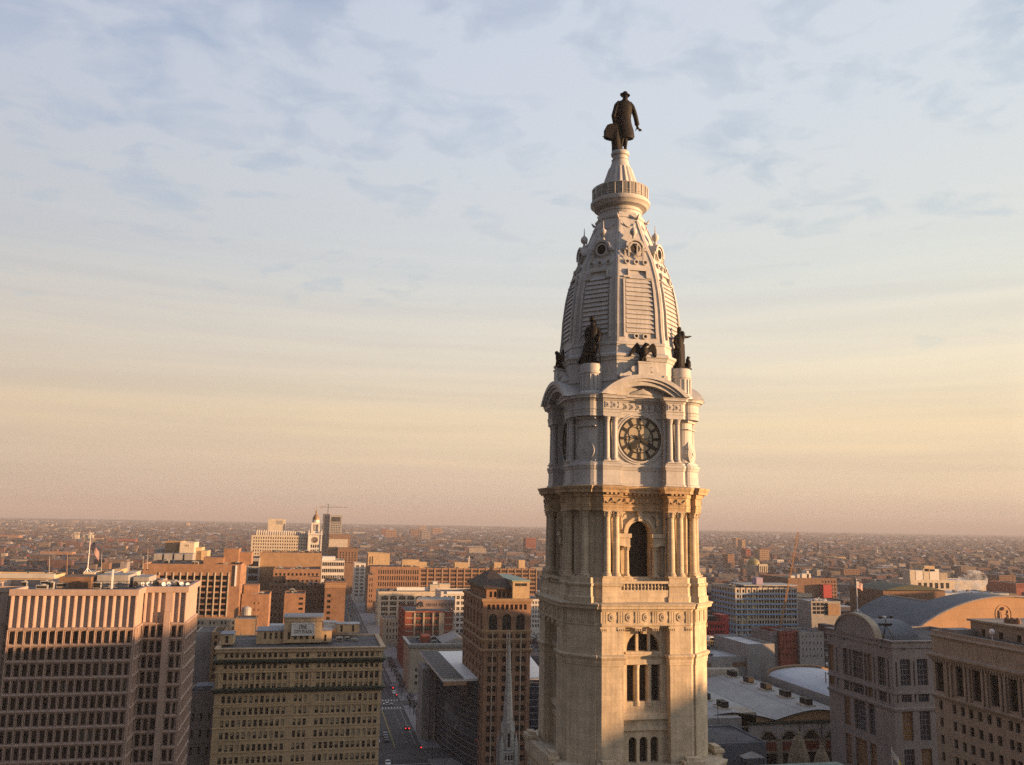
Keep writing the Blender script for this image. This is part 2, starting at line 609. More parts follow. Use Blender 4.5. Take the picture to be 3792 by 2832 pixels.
# ------------------------------------------------------------------ clock tower
M_paint = mat('painted_iron', (0.45, 0.44, 0.425), rough=.62, var=.08, scale=.5, brick=(2.4, 1.25, .025, .12), spec=.3, streak=.17, bump=.1)
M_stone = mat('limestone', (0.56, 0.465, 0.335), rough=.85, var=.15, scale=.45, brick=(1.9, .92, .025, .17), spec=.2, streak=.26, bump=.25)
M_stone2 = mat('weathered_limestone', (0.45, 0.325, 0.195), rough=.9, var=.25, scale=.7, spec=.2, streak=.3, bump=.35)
M_dark = mat('dark_opening', (0.022, 0.018, 0.015), rough=.6, var=.3, scale=.4)
M_glass = mat('dark_glass', (0.018, 0.016, 0.015), rough=.12, var=.5, scale=.35, spec=.5)
M_bronze = mat('bronze', (0.006, 0.0045, 0.004), rough=.65, var=.5, scale=1.2, spec=.2, metal=.1)
M_dial = mat('opal_dial_glass', (0.33, 0.285, 0.20), rough=.35, var=.12, scale=1.0, spec=.5)
M_iron = mat('black_iron', (0.02, 0.017, 0.015), rough=.5, var=.2, scale=1)
M_steel = mat('grey_steel', (0.30, 0.29, 0.27), rough=.5, var=.15, scale=1)
M_mesh = mat('railing_glass', (0.19, 0.175, 0.155), rough=.35, var=.15, scale=1, spec=.5)

TX, TY = 56.1, 158.2
tower = thing('clock_tower', 'tall pale clock tower of limestone and painted iron with a tapering dome and four dials', 'clock tower', (TX, TY, 0))


def rot2(p, a):
    c, s = math.cos(a), math.sin(a)
    return (p[0] * c - p[1] * s, p[0] * s + p[1] * c)


def plan(Rr, s, notch=None, ch=None):
    """plan of the tower: four fronts at distance Rr, half-width s, with a recess (w, dep), chamfers shaped by ch = [(t, out)]"""
    P, back = [], set()
    C = (Rr + s) / math.sqrt(2)
    for k in range(4):
        a = k * math.pi / 2
        S = [(-s, -Rr)]
        if notch:
            w, dep = notch
            S += [(-w, -Rr), (-w, -Rr + dep), (w, -Rr + dep), (w, -Rr)]
        S += [(s, -Rr)]
        n0 = len(P)
        if notch: back.add(n0 + 2)
        P += [rot2(p, a) for p in S]
        if ch:
            P += [rot2((t, -(C + o)), a + math.pi / 4) for t, o in ch]
    return P, back


def offs(poly, d):
    n = len(poly)
    out = []
    for i in range(n):
        p0, p1, p2 = poly[i - 1], poly[i], poly[(i + 1) % n]
        e1 = Vector((p1[0] - p0[0], p1[1] - p0[1])).normalized(); e2 = Vector((p2[0] - p1[0], p2[1] - p1[1])).normalized()
        n1 = Vector((e1.y, -e1.x)); n2 = Vector((e2.y, -e2.x))
        k = 1 + n1.dot(n2)
        m = (n1 + n2) / max(k, .35)
        out.append((p1[0] + m.x * d, p1[1] + m.y * d))
    return out


def ringloft(b, poly, prof, skip=(), cap0=False, cap1=True, m=0):
    n = len(poly)
    base = len(b.v)
    for d, z in prof:
        b.v += [(x, y, z) for x, y in offs(poly, d)]
    for k in range(len(prof) - 1):
        for i in range(n):
            if i in skip: continue
            j = (i + 1) % n
            b.f.append((base + k * n + i, base + k * n + j, base + (k + 1) * n + j, base + (k + 1) * n + i)); b.m.append(m)
    if cap1:
        b.f.append(tuple(base + (len(prof) - 1) * n + i for i in range(n))); b.m.append(m)
    if cap0:
        b.f.append(tuple(base + i for i in reversed(range(n)))); b.m.append(m)


def around(o, angs=(90, 180, 270)):
    """repeat a south-side part on the other sides of the tower"""
    for a in angs:
        c = copy_of(o)
        c.parent = o.parent
        x, y = rot2((o.location.x, o.location.y), R(a))
        c.location = (x, y, o.location.z)
        c.rotation_euler.z = o.rotation_euler.z + R(a)
        for ch in o.children:
            copy_of(ch, c)


def column(b, x, y, z0, z1, r, cap=True, n=14):
    h = z1 - z0
    b.box(x - r * 1.5, x + r * 1.5, y - r * 1.5, y + r * 1.5, z0, z0 + r * .45)
    zb = z0 + r * .45
    b.lathe([(r * 1.42, zb), (r * 1.45, zb + r * .25), (r * 1.15, zb + r * .5), (r * 1.28, zb + r * .7), (r * 1.0, zb + r * .95), (r, z0 + h * .35), (r * .86, z1 - r * 2.1),
             (r * 1.0, z1 - r * 2.05), (r * .88, z1 - r * 1.9), (r * 1.08, z1 - r * 1.5), (r * .98, z1 - r * 1.3), (r * 1.25, z1 - r * .75), (r * 1.12, z1 - r * .65), (r * 1.42, z1 - r * .3)], n, (x, y))
    b.box(x - r * 1.4, x + r * 1.4, y - r * 1.4, y + r * 1.4, z1 - r * .3, z1)
    if cap:
        for k in range(8):
            a = k * math.pi / 4
            for zz, rr in ((z1 - r * 1.35, 1.1), (z1 - r * .7, 1.3)):
                cx, cy = x + math.cos(a) * r * rr, y + math.sin(a) * r * rr
                b.box(cx - r * .16, cx + r * .16, cy - r * .16, cy + r * .16, zz - r * .25, zz + r * .2)


# --- shaft
SR, SS, SW_, SD = 13.3, 8.0, 4.15, 1.8
sh_ch = [(-2.75, 0), (-2.75, .35), (2.75, .35), (2.75, 0)]
pl_sh, bk_sh = plan(SR, SS, (SW_, SD), sh_ch)
pl_full, _ = plan(SR, SS, None, sh_ch)
b = MB()
ringloft(b, pl_sh, [(0.25, 8), (.25, 46.5), (0, 46.8), (0, 70.9)], bk_sh, cap1=False)
b.build('shaft', M_stone, tower)
b = MB()
ringloft(b, pl_sh, [(0, 64.35), (.10, 64.4), (.10, 64.75), (.16, 64.85), (.16, 65.35), (.30, 65.55), (.46, 65.8), (.46, 66.05), (.02, 66.2)], (), False, False)
b.build('capital_band', M_stone, tower)
b = MB()
ringloft(b, pl_full, [(0, 70.9), (.1, 71.0), (.1, 71.25), (0, 71.3), (0, 73.3), (.18, 73.35), (.25, 73.6), (.75, 73.75), (.8, 74.15), (1.0, 74.4), (1.0, 74.55), (-1.5, 75.0)], (), True, True)
b.build('entablature', M_stone, tower)
# frieze of triglyphs, roundels and guttae
b = MB()
y = -SR
for i in range(6):
    x = -7.65 + i * 3.06
    for dxx in (-.42, 0, .42):
        b.box(x - .16 + dxx, x + .16 + dxx, y - .14, y + .05, 71.4, 73.25)
    b.box(x - .68, x + .68, y - .1, y + .03, 70.45, 70.75)
    for g in range(4):
        gx = x - .48 + g * .32
        b.box(gx - .07, gx + .07, y - .17, y + .03, 70.1, 70.4)
    if i < 5:
        cx = x + 1.53
        for rr, yy in ((.72, -.06), (.58, -.02), (.38, -.14), (.16, -.22)):
            n = 16
            ring = [(cx + math.cos(2 * math.pi * k / n) * rr, 72.35 + math.sin(2 * math.pi * k / n) * rr) for k in range(n)]
            b.rings([[(px_, y + .02, pz) for px_, pz in ring], [(px_, y + yy - .08, pz) for px_, pz in ring]])
around(b.build('triglyph_frieze', M_stone, tower))
C_sh = (SR + SS) / math.sqrt(2) + .35
b = MB()
for i in (-1, 0, 1):
    for dxx in (-.42, 0, .42):
        b.box(i * 2.1 - .16 + dxx, i * 2.1 + .16 + dxx, -C_sh - .14, -C_sh + .05, 71.4, 73.25)
o = b.build('triglyph_frieze', M_stone, tower, rz=R(45)); around(o)
# recessed bays with lunette, lancets and lower windows
b = MB()
zb = 44.0
cw = [(-2.95, -1.45), (-.72, .72), (1.45, 2.95)]
yb = -SR + SD
ops = []
O = (-SW_, yb, zb)
sh = lambda L: [(u + SW_, v + SW_) for u, v in L]
low = facade(b, O, (1, 0, 0), (0, -1, 0), 2 * SW_, 54.3 - zb, sh([(-2.65, -1.25), (-.7, .7), (1.25, 2.65)]), [(48.2 - zb, 52.6 - zb)], .9, arch=lambda c, r: True)
mid = facade(b, (-SW_, yb, 54.3), (1, 0, 0), (0, -1, 0), 2 * SW_, 66.1 - 54.3, sh(cw), [(58.3 - 54.3, 64.3 - 54.3)], 1.1)
lun = facade(b, (-SW_, yb, 66.1), (1, 0, 0), (0, -1, 0), 2 * SW_, 70.9 - 66.1, [(SW_ - 3.0, SW_ + 3.0)], [(.45, 3.75)], 1.1, arch=lambda c, r: True)
# sloping sills, mullion columns, keystone
b.rings([[(-SW_, yb - q, z) for q, z in ((0, 56.6), (.55, 56.2), (.6, 55.5), (0, 55.4))], [(SW_, yb - q, z) for q, z in ((0, 56.6), (.55, 56.2), (.6, 55.5), (0, 55.4))]])
b.rings([[(-SW_, yb - q, z) for q, z in ((0, 54.5), (.4, 54.3), (.4, 53.7), (0, 53.5))], [(SW_, yb - q, z) for q, z in ((0, 54.5), (.4, 54.3), (.4, 53.7), (0, 53.5))]])
for x in (-3.6, 3.6):
    b.box(x - .55, x + .55, yb - .25, yb + .02, 56.5, 64.4)
b.box(-3.3, 3.3, yb - .5, yb + .02, 66.1, 66.5)
b.box(-3.3, 3.3, yb - .35, yb + .02, 64.4, 65.2)
for x in (-1.08, 1.08):
    b.lathe([(.44, 57.6), (.44, 58.3), (.3, 58.6), (.28, 63.4), (.42, 63.9), (.46, 64.35)], 10, (x, yb + .12))
    b.box(x - .22, x + .22, yb + .05, yb + .5, 66.5, 69.6)
b.prism([(-.35, yb - .9), (.35, yb - .9), (.5, yb + .02), (-.5, yb + .02)], 69.5, 70.9)
b.box(-SW_, SW_, yb - 1.1, yb + .02, 70.5, 70.9)
around(b.build('recessed_bay', M_stone, tower))
T_loc = Vector((TX, TY, 0))
for q in low + mid + lun:
    me = win_mesh(q['w'], q['h'], 'plain', (M_dark,), q['arch'])
    o = bpy.data.objects.new('window', me); COL.objects.link(o); o.parent = tower; o.location = q['p']
    around(o)
# rooftop and balcony at the foot of the visible shaft
b = MB()
pl_b, _ = plan(14.4, 9.4, None, [(-2.6, 0), (-2.6, 1.2), (2.6, 1.2), (2.6, 0)])
ringloft(b, pl_b, [(0, 30), (0, 47.0), (.5, 47.4), (.7, 48.0), (.7, 48.3), (0, 48.5), (-1.2, 48.5)], (), False, True)
b.build('base_stage', M_stone, tower)
b = MB()
for sx in (-1, 1):
    b.box(sx * 7.3 - 1.6, sx * 7.3 + 1.6, -15.6, -14.2, 46.2, 48.9)
    b.box(sx * 7.3 - 1.85, sx * 7.3 + 1.85, -15.9, -14.0, 48.9, 49.4)
    b.box(sx * 7.3 - 1.2, sx * 7.3 + 1.2, -15.4, -14.2, 49.4, 49.9)
b.box(-5.7, 5.7, -15.5, -14.6, 46.3, 48.7)
around(b.build('balcony', M_stone, tower))

# --- belfry: plinths, balustrade, columns, arch, entablature
b = MB()
pl, bk = plan(12.75, 7.75, (4.35, 2.3), [(-2.0, 0), (-2.0, 1.3), (2.0, 1.3), (2.0, 0)])
ringloft(b, pl, [(.25, 74.5), (.25, 75.6), (.05, 75.75), (0, 77.3), (.2, 77.5), (.28, 77.8), (0, 77.95), (0, 78.85)], (), False, True)
b.build('plinth', M_stone, tower)
b = MB()
b.box(-4.35, 4.35, -12.7, -11.9, 74.7, 76.8)
b.box(-4.35, 4.35, -12.7, -11.95, 77.9, 78.3)
for i in range(13):
    x = -3.75 + i * .625
    b.lathe([(.2, 76.8), (.2, 76.9), (.11, 77.0), (.25, 77.28), (.2, 77.45), (.1, 77.7), (.19, 77.82), (.19, 77.9)], 8, (x, -12.3))
around(b.build('balustrade', M_stone, tower))
b = MB()
pl_w, bk = plan(11.15, 7.25, (4.4, 3.4), [(-1.3, 0), (-1.3, .5), (1.3, .5), (1.3, 0)])
ringloft(b, pl_w, [(0, 78.8), (0, 90.3)], (), False, False)
b.build('belfry_wall', M_stone, tower)
b = MB()
yb = -11.15 + 1.5
ent = facade(b, (-4.4, yb, 77.0), (1, 0, 0), (0, -1, 0), 8.8, 13.3, [(4.4 - 2.15, 4.4 + 2.15)], [(.4, 11.5)], 1.6, arch=lambda c, r: True)
n = 18
for r0_, r1_, yy in ((2.15, 2.5, -.35), (2.5, 2.95, -.55)):
    rs = []
    for i in range(n + 1):
        a = math.pi * i / n
        c, s = math.cos(a), math.sin(a)
        rs.append([(c * r0_, yb + .02, 86.35 + s * r0_), (c * r0_, yb + yy, 86.35 + s * r0_), (c * r1_, yb + yy, 86.35 + s * r1_), (c * r1_, yb + .02, 86.35 + s * r1_)])
    b.rings(rs)
for sx in (-1, 1):
    x0, x1 = sorted((sx * 2.1, sx * 4.42))
    b.box(x0, x1, yb - 1.35, yb + .02, 84.2, 85.6)
    x0, x1 = sorted((sx * 1.9, sx * 4.42))
    b.box(x0, x1, yb - 1.6, yb + .02, 85.6, 86.3)
    column(b, sx * 2.6, yb - .8, 78.85, 84.2, .44)
    # seated reliefs in the spandrels
    b.limb([(sx * 3.3, yb - .1, 86.9, .2), (sx * 3.35, yb - .25, 87.6, .3), (sx * 3.45, yb - .3, 88.4, .34), (sx * 3.4, yb - .25, 89.0, .2), (sx * 3.3, yb - .25, 89.4, .24), (sx * 3.3, yb - .2, 89.7, .1)], 8)
    b.limb([(sx * 3.4, yb - .25, 88.6, .16), (sx * 2.9, yb - .3, 89.3, .13), (sx * 2.5, yb - .2, 89.5, .1)], 6)
    b.limb([(sx * 3.35, yb - .2, 87.4, .2), (sx * 3.0, yb - .2, 86.9, .15), (sx * 3.3, yb - .15, 86.4, .12)], 6)
b.prism([(-.35, yb - .85), (.35, yb - .85), (.4, yb + .02), (-.4, yb + .02)], 88.5, 90.2)
b.box(-4.42, -3.95, yb - .5, yb + .02, 78.85, 84.2); b.box(3.95, 4.42, yb - .5, yb + .02, 78.85, 84.2)
around(b.build('belfry_arch', M_stone, tower))
for q in ent:
    b = MB()
    w, h = q['w'], q['h']
    r = w / 2
    b.face([(-r, 0, 0), (r, 0, 0)] + [(r * math.cos(math.pi * i / 12), 0, h - r + r * math.sin(math.pi * i / 12)) for i in range(13)])
    b.box(-.06, .06, -.08, 0, 0, h - .1, 1); b.box(-r, r, -.08, 0, h - r - .1, h - r + .05, 1); b.box(-r, r, -.08, 0, 2.9, 3.0, 1)
    o = b.build('window', [M_dark, M_iron], tower, loc=q['p'])
    around(o)
for x in (-6.72, -5.08, 5.08, 6.72):
    b = MB(); column(b, 0, 0, 78.85, 90.25, .64)
    o = auto_smooth(b.build('column', M_stone, tower, loc=(x, -12.0, 0))); around(o)
b = MB(); column(b, 0, 0, 78.85, 90.25, .66)
o = b.build('column', M_stone, tower, loc=(*rot2((0, -14.15), R(45)), 0), rz=R(45)); auto_smooth(o); around(o)
b = MB()
pl_e, _ = plan(12.75, 7.65, (4.3, 2.5), [(-1.3, 0), (-1.3, .85), (1.3, .85), (1.3, 0)])
ringloft(b, pl_e, [(0, 90.2), (0, 90.75), (.08, 90.8), (.08, 91.15), (.16, 91.25), (0, 91.4), (0, 92.5), (.2, 92.6), (.25, 92.95), (.25, 93.25), (.95, 93.3), (.98, 93.75), (1.12, 93.9), (1.28, 94.25), (1.28, 94.4), (-1.0, 94.75)], (), True, True)
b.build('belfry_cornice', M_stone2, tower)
for seg in ([(-7.5, -4.4, -12.75)], [(4.4, 7.5, -12.75)], [(-4.0, 4.0, -10.25)]):
    b = MB()
    for x0, x1, y in seg:
        nn = max(2, round((x1 - x0) / .82))
        for i in range(nn):
            x = x0 + (x1 - x0) * (i + .5) / nn
            b.box(x - .2, x + .2, y - .85, y - .1, 92.98, 93.28)
        # swags on the frieze
        ns = max(2, round((x1 - x0) / 1.25))
        for i in range(ns):
            xa, xb = x0 + (x1 - x0) * i / ns, x0 + (x1 - x0) * (i + 1) / ns
            b.limb([(xa + (xb - xa) * t, y - .1, 92.2 - .62 * (1 - (2 * t - 1) ** 2), .1 + .07 * math.sin(math.pi * t)) for t in (0, .2, .4, .6, .8, 1)], 6)
            b.lathe([(.02, 91.5), (.16, 91.7), (.2, 92.1), (.12, 92.4)], 6, (xa, y - .08))
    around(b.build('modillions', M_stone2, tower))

# --- clock stage (painted iron)
def bulge(hw, k, n=10):
    return [(-hw * math.cos(math.pi * i / n), hw * k * math.sin(math.pi * i / n)) for i in range(n + 1)]


b = MB()
pl, _ = plan(12.05, 7.45, (4.3, 1.9), bulge(2.3, .55))
ringloft(b, pl, [(.3, 94.4), (.3, 94.9), (.08, 95.0), (0, 97.3), (.12, 97.4), (.2, 97.75), (.32, 97.95), (.32, 98.3), (.02, 98.45), (0, 98.75)], (), False, True)
b.build('clock_stage_base', M_paint, tower)
b = MB()
pl, bk = plan(10.95, 7.1, (4.3, .9), bulge(2.0, .7))
ringloft(b, pl, [(0, 98.7), (0, 106.8)], (), False, False)
b.build('clock_stage_wall', M_paint, tower)
b = MB()
pl, _ = plan(12.25, 7.5, (4.3, 2.0), bulge(2.3, .62))
ringloft(b, pl, [(0, 106.7), (0, 107.3), (.07, 107.35), (.07, 107.75), (.2, 107.9), (0, 108.0), (0, 109.35), (.15, 109.45), (.3, 109.7), (.75, 109.8), (.8, 110.1), (1.0, 110.35), (-1.0, 110.6)], (), True, True)
b.build('clock_stage_entablature', M_paint, tower)
for grp in ([(-6.5, -12.25), (-5.2, -12.25)], [(5.2, -12.25), (6.5, -12.25)], [(-3.5 + i * 1.17, -10.25) for i in range(7)]):
  b = MB()
  for cx, y in grp:
    n = 10
    for rr, yy in ((.42, -.1), (.2, -.2)):
        ring = [(cx + math.cos(2 * math.pi * k / n) * rr, 108.7 + math.sin(2 * math.pi * k / n) * rr) for k in range(n)]
        b.rings([[(p, y + .02, q) for p, q in ring], [(p, y + yy - .05, q) for p, q in ring]])
    b.box(cx - .62, cx - .5, y - .12, y + .02, 108.15, 109.25); b.box(cx + .5, cx + .62, y - .12, y + .02, 108.15, 109.25)
  around(b.build('rosette_frieze', M_paint, tower))
for x in (-6.6, -5.2, 5.2, 6.6):
    b = MB(); column(b, 0, 0, 98.7, 106.75, .5, cap=False)
    o = auto_smooth(b.build('column', M_paint, tower, loc=(x, -11.6, 0))); around(o)
# scroll buttress on each rounded corner
Cc = (10.95 + 7.1) / math.sqrt(2)
b = MB()
for rr, yy in ((1.75, -1.5), (1.3, -1.58), (.85, -1.68), (.35, -1.85)):
    n = 20
    ring = [(math.cos(2 * math.pi * k / n) * rr, 100.6 + math.sin(2 * math.pi * k / n) * rr) for k in range(n)]
    b.rings([[(p, -Cc + 1.0, q) for p, q in ring], [(p, -Cc + yy, q) for p, q in ring]])
rs = []
for i in range(9):
    t = i / 8
    zz = 101.5 + t * 3.6
    xx = -.9 + 2.0 * t ** 1.6
    w = .75 - .45 * t
    rs.append([(xx - w, -Cc - 1.5 + .7 * t, zz), (xx + w, -Cc - 1.55 + .7 * t, zz), (xx + w, -Cc, zz), (xx - w, -Cc, zz)])
b.rings(rs)
b.box(-2.0, 2.0, -Cc - 1.6, -Cc, 98.6, 99.0)
b.box(-1.95, 1.95, -Cc - 1.62, -Cc, 104.9, 105.05); b.box(-1.9, 1.9, -Cc - 1.55, -Cc, 106.2, 106.6)
o = b.build('scroll_buttress', M_paint, tower, rz=R(45)); auto_smooth(o, 30); around(o)
# dial
cf = thing('clock_face', None, None, (0, -10.05, 103.05)); cf.parent = tower; cf.scale = (1.04, 1, 1.04)
for k in ('label', 'category'):
    if k in cf: del cf[k]


def ring_y(b, r0, r1, y0, y1, n=48, c=(0, 0), m=0):
    rs = []
    for i in range(n):
        a = 2 * math.pi * i / n
        ca, sa = math.cos(a), math.sin(a)
        rs.append([(c[0] + ca * r0, y0, c[1] + sa * r0), (c[0] + ca * r0, y1, c[1] + sa * r0), (c[0] + ca * r1, y1, c[1] + sa * r1), (c[0] + ca * r1, y0, c[1] + sa * r1)])
    rs.append(rs[0])
    b.rings(rs, m, True, False, False)


b = MB(); ring_y(b, 3.92, 4.15, .05, -.42); ring_y(b, 4.15, 4.5, .05, -.28)
auto_smooth(b.build('dial_frame', M_paint, cf), 40)
b = MB()
b.face([(math.cos(2 * math.pi * k / 48) * 3.95, -.05, math.sin(2 * math.pi * k / 48) * 3.95) for k in range(48)])
b.build('dial', M_dial, cf)
b = MB()
ring_y(b, 3.83, 3.95, -.05, -.2); ring_y(b, 3.55, 3.64, -.05, -.2); ring_y(b, 2.4, 2.55, -.05, -.2)
for i in range(60):
    a = 2 * math.pi * i / 60
    c, s = math.cos(a), math.sin(a)
    b.tube((c * 3.6, -.12, s * 3.6), (c * 3.88, -.12, s * 3.88), .06, n=4)
for i in range(12):
    a = 2 * math.pi * i / 12
    U = Vector((math.cos(a), 0, math.sin(a))); V = Vector((-math.sin(a), 0, math.cos(a)))
    for sgn in (-1,):
        q = [U * 2.5 - V * .2, U * 3.6 - V * .27, U * 3.6 + V * .27, U * 2.5 + V * .2]
        b.rings([[p + Vector((0, -.06, 0)) for p in q], [p + Vector((0, -.2, 0)) for p in q]])
for i in range(4):
    a = math.pi / 4 + i * math.pi / 2
    ring_y(b, .955, 1.01, -.05, -.14, 24, (math.cos(a) * 1.42, math.sin(a) * 1.42))
    a = i * math.pi / 2
    ring_y(b, .3, .36, -.05, -.18, 12, (math.cos(a) * 2.05, math.sin(a) * 2.05))
b.build('numeral_ring', M_iron, cf)


def hand(name, ang, L, w, tail, spade):
    a = math.pi / 2 - ang
    U = Vector((math.cos(a), 0, math.sin(a))); V = Vector((-math.sin(a), 0, math.cos(a)))
    b = MB()
    pts = [(-tail, .08), (0, .2), (L * .35, w), (L * .62, w * (2.3 if spade else 1.2)), (L * .78, w * (2.0 if spade else 1.15)), (L, .03)]
    lo = [U * p - V * q for p, q in pts]; hi = [U * p + V * q for p, q in reversed(pts)]
    P_ = lo + hi
    b.rings([[p + Vector((0, -.22, 0)) for p in P_], [p + Vector((0, -.34, 0)) for p in P_]])
    b.build(name, M_iron, cf)


hand('hour_hand', 2 * math.pi * (7.35 / 12), 2.5, .27, 1.1, True)
hand('minute_hand', 2 * math.pi * (20 / 60), 3.55, .26, 1.2, False)
for a in (90, 180, 270):
    c = copy_of(cf, tower)
    x, y = rot2((0, -10.05), R(a)); c.location = (x, y, 103.05); c.rotation_euler.z = R(a)
    for ch in cf.children: copy_of(ch, c)
# curved pediment with barrel roof
b = MB()
zc_, zsp = 103.15, 110.45


def arc(r, n=24):
    x = math.sqrt(max(r * r - (zsp - zc_) ** 2, 0.01))
    a0 = math.atan2(zsp - zc_, x)
    return [(r * math.cos(a0 + (math.pi - 2 * a0) * i / n), zc_ + r * math.sin(a0 + (math.pi - 2 * a0) * i / n)) for i in range(n + 1)]


for r_in, r_out, yf, ybk in ((10.35, 11.05, -13.65, -8.5), (9.85, 10.36, -13.35, -8.5), (9.15, 9.87, -12.95, -10.5)):
    A, B_ = arc(r_in), arc(r_out)
    b.rings([[(p[0], yf, p[1]), (q[0], yf, q[1]), (q[0], ybk, q[1]), (p[0], ybk, p[1])] for p, q in zip(A, B_)])
A = arc(9.2)
b.face([(p[0], -11.3, p[1]) for p in A])
b.limb([(-2.2, -11.4, 110.9, .25), (-1.2, -11.5, 111.1, .4), (0, -11.6, 111.3, .55), (1.2, -11.5, 111.1, .4), (2.2, -11.4, 110.9, .25)], 8)
b.lathe([(.2, 110.8), (.6, 111.2), (.5, 111.8), (.1, 112.1)], 8, (0, -11.45))
auto_smooth(b.build('pediment', M_paint, tower), 35); around(bpy.context.scene.objects['pediment'])
b = MB()
b.box(-1.15, 1.15, -12.9, -10.2, 113.6, 116.35); b.box(-1.3, 1.3, -13.05, -10.1, 116.35, 116.6)
for sx in (-1, 1):
    pf = [(1.15, 116.0), (1.7, 115.9), (2.3, 115.2), (3.2, 114.6), (4.2, 114.2), (4.4, 113.2), (1.15, 113.2)]
    pf = [(sx * x, z) for x, z in pf]
    if sx < 0: pf.reverse()
    b.rings([[(x, -11.0, z) for x, z in pf], [(x, -12.4, z) for x, z in pf]])
    for cx, cz, rr in ((1.85, 115.25, .55), (4.15, 113.95, .42)):
        ring = [(sx * cx + math.cos(2 * math.pi * k / 14) * rr, cz + math.sin(2 * math.pi * k / 14) * rr) for k in range(14)]
        b.rings([[(x, -11.0, z) for x, z in ring], [(x, -12.6, z) for x, z in ring]])
around(b.build('eagle_plinth', M_paint, tower))
# attic drum behind the pediments
OCT = [(math.cos(R(-112.5 + 45 * k)), math.sin(R(-112.5 + 45 * k))) for k in range(8)]


def octring(b, prof, cap=True):
    b.rings([[(x * r, y * r, z) for x, y in OCT] for r, z in prof], 0, True, False, cap)


b = MB()
octring(b, [(12.5, 110.3), (12.5, 113.1), (12.75, 113.2), (12.75, 113.6), (12.3, 113.8), (12.3, 116.9), (12.5, 117.0), (12.7, 117.5), (12.95, 117.7), (12.95, 118.1), (12.1, 118.5), (11.9, 119.9), (12.05, 120.0), (12.05, 120.35), (11.7, 120.6)])
b.build('attic_drum', M_paint, tower)
# pedestals for the corner groups
b = MB()
b.lathe([(2.25, 110.3), (2.25, 111.0), (2.0, 111.3), (1.85, 111.5), (1.85, 114.4), (2.05, 114.6), (2.05, 114.9), (1.9, 115.0), (1.95, 116.1), (1.85, 116.3)], 24, (0, -12.15))
for k in range(9):
    a = -math.pi + math.pi * k / 8
    x, y = math.cos(a) * 1.88, -12.15 + math.sin(a) * 1.88
    b.box(x - .12, x + .12, y - .12, y + .12, 111.6, 114.3)
o = b.build('pedestal', M_paint, tower, rz=R(45)); auto_smooth(o, 30); around(o)

# --- dome
DOME = [(11.75, 120.4), (11.45, 122.8), (11.25, 126.6), (10.7, 130.6), (10.05, 133.4), (9.0, 136.8), (7.35, 140.1), (5.95, 143.4), (4.75, 146.4)]


def dr(z):
    for (r0_, z0), (r1_, z1) in zip(DOME, DOME[1:]):
        if z <= z1: return r0_ + (r1_ - r0_) * (z - z0) / (z1 - z0)
    return DOME[-1][0]


zs = [120.4 + i * (146.4 - 120.4) / 26 for i in range(27)]
b = MB()
octring(b, [(dr(z), z) for z in zs] + [(4.95, 146.5), (5.0, 146.9), (4.6, 147.1), (4.4, 147.6), (3.5, 147.7)])
b.build('dome_shell', M_paint, tower)
ap = lambda z: dr(z) * math.cos(math.pi / 8)
hw_ = lambda z: dr(z) * math.sin(math.pi / 8)
# one facet: ribs at the arrises, framed louvres, roundels, dormer
b = MB()
for sx in (-1, 1):
    rs = []
    for z in [120.5 + i * .87 for i in range(30)]:
        x1_, a = hw_(z), ap(z)
        w = .34
        rs.append([(sx * x1_, -a + .05, z), (sx * x1_, -a - .14, z), (sx * (x1_ - w), -a - .18, z), (sx * (x1_ - w), -a + .05, z)])
    b.rings(rs)
    # frame beside the louvres
    rs = []
    for z in [121.4 + i * .75 for i in range(16)]:
        x1_ = hw_(z) * .66
        rs.append([(sx * x1_, -ap(z) + .05, z), (sx * x1_, -ap(z) - .42, z), (sx * (x1_ + .32), -ap(z) - .42, z), (sx * (x1_ + .32), -ap(z) + .05, z)])
    b.rings(rs)
    for z, f0, f1 in ((132.9, .42, .72), ):
        x0, x1_ = sorted((sx * hw_(z) * f0, sx * (hw_(z) * f1)))
        b.box(x0, x1_, -ap(z) - .42, -ap(z) + .3, z, z + .35)
    x0, x1_ = sorted((sx * hw_(133.6) * .42, sx * (hw_(133.6) * .42 + .3)))
    b.box(x0, x1_, -ap(133.6) - .42, -ap(133.6) + .3, 133.25, 134.4)
b.box(-hw_(134.3) * .5, hw_(134.3) * .5, -ap(134.3) - .42, -ap(134.3) + .3, 134.4, 134.75)
facet = b.build('facet_frame', M_paint, tower)
around(facet, range(45, 360, 45))
b = MB()
for i in range(13):
    z0 = 122.3 + i * .87
    z1 = z0 + .82
    w0 = hw_(z0) * .6 if z0 < 132.3 else hw_(z0) * .42
    w1 = hw_(z1) * .6 if z0 < 132.3 else hw_(z1) * .42
    q0 = [(-w0, -ap(z0) + .1, z0), (-w0, -ap(z0) - .34, z0), (w0, -ap(z0) - .34, z0), (w0, -ap(z0) + .1, z0)]
    q1 = [(-w1, -ap(z1) + .1, z1), (-w1, -ap(z1) - .04, z1), (w1, -ap(z1) - .04, z1), (w1, -ap(z1) + .1, z1)]
    b.rings([q0, q1])
around(b.build('louvre_panel', M_paint, tower), range(45, 360, 45))


def disc_y(b, cx, cz, y0, y1, r, n=16, m=0):
    ring = [(cx + math.cos(2 * math.pi * k / n) * r, cz + math.sin(2 * math.pi * k / n) * r) for k in range(n)]
    b.rings([[(x, y0, z) for x, z in ring], [(x, y1, z) for x, z in ring]], m)


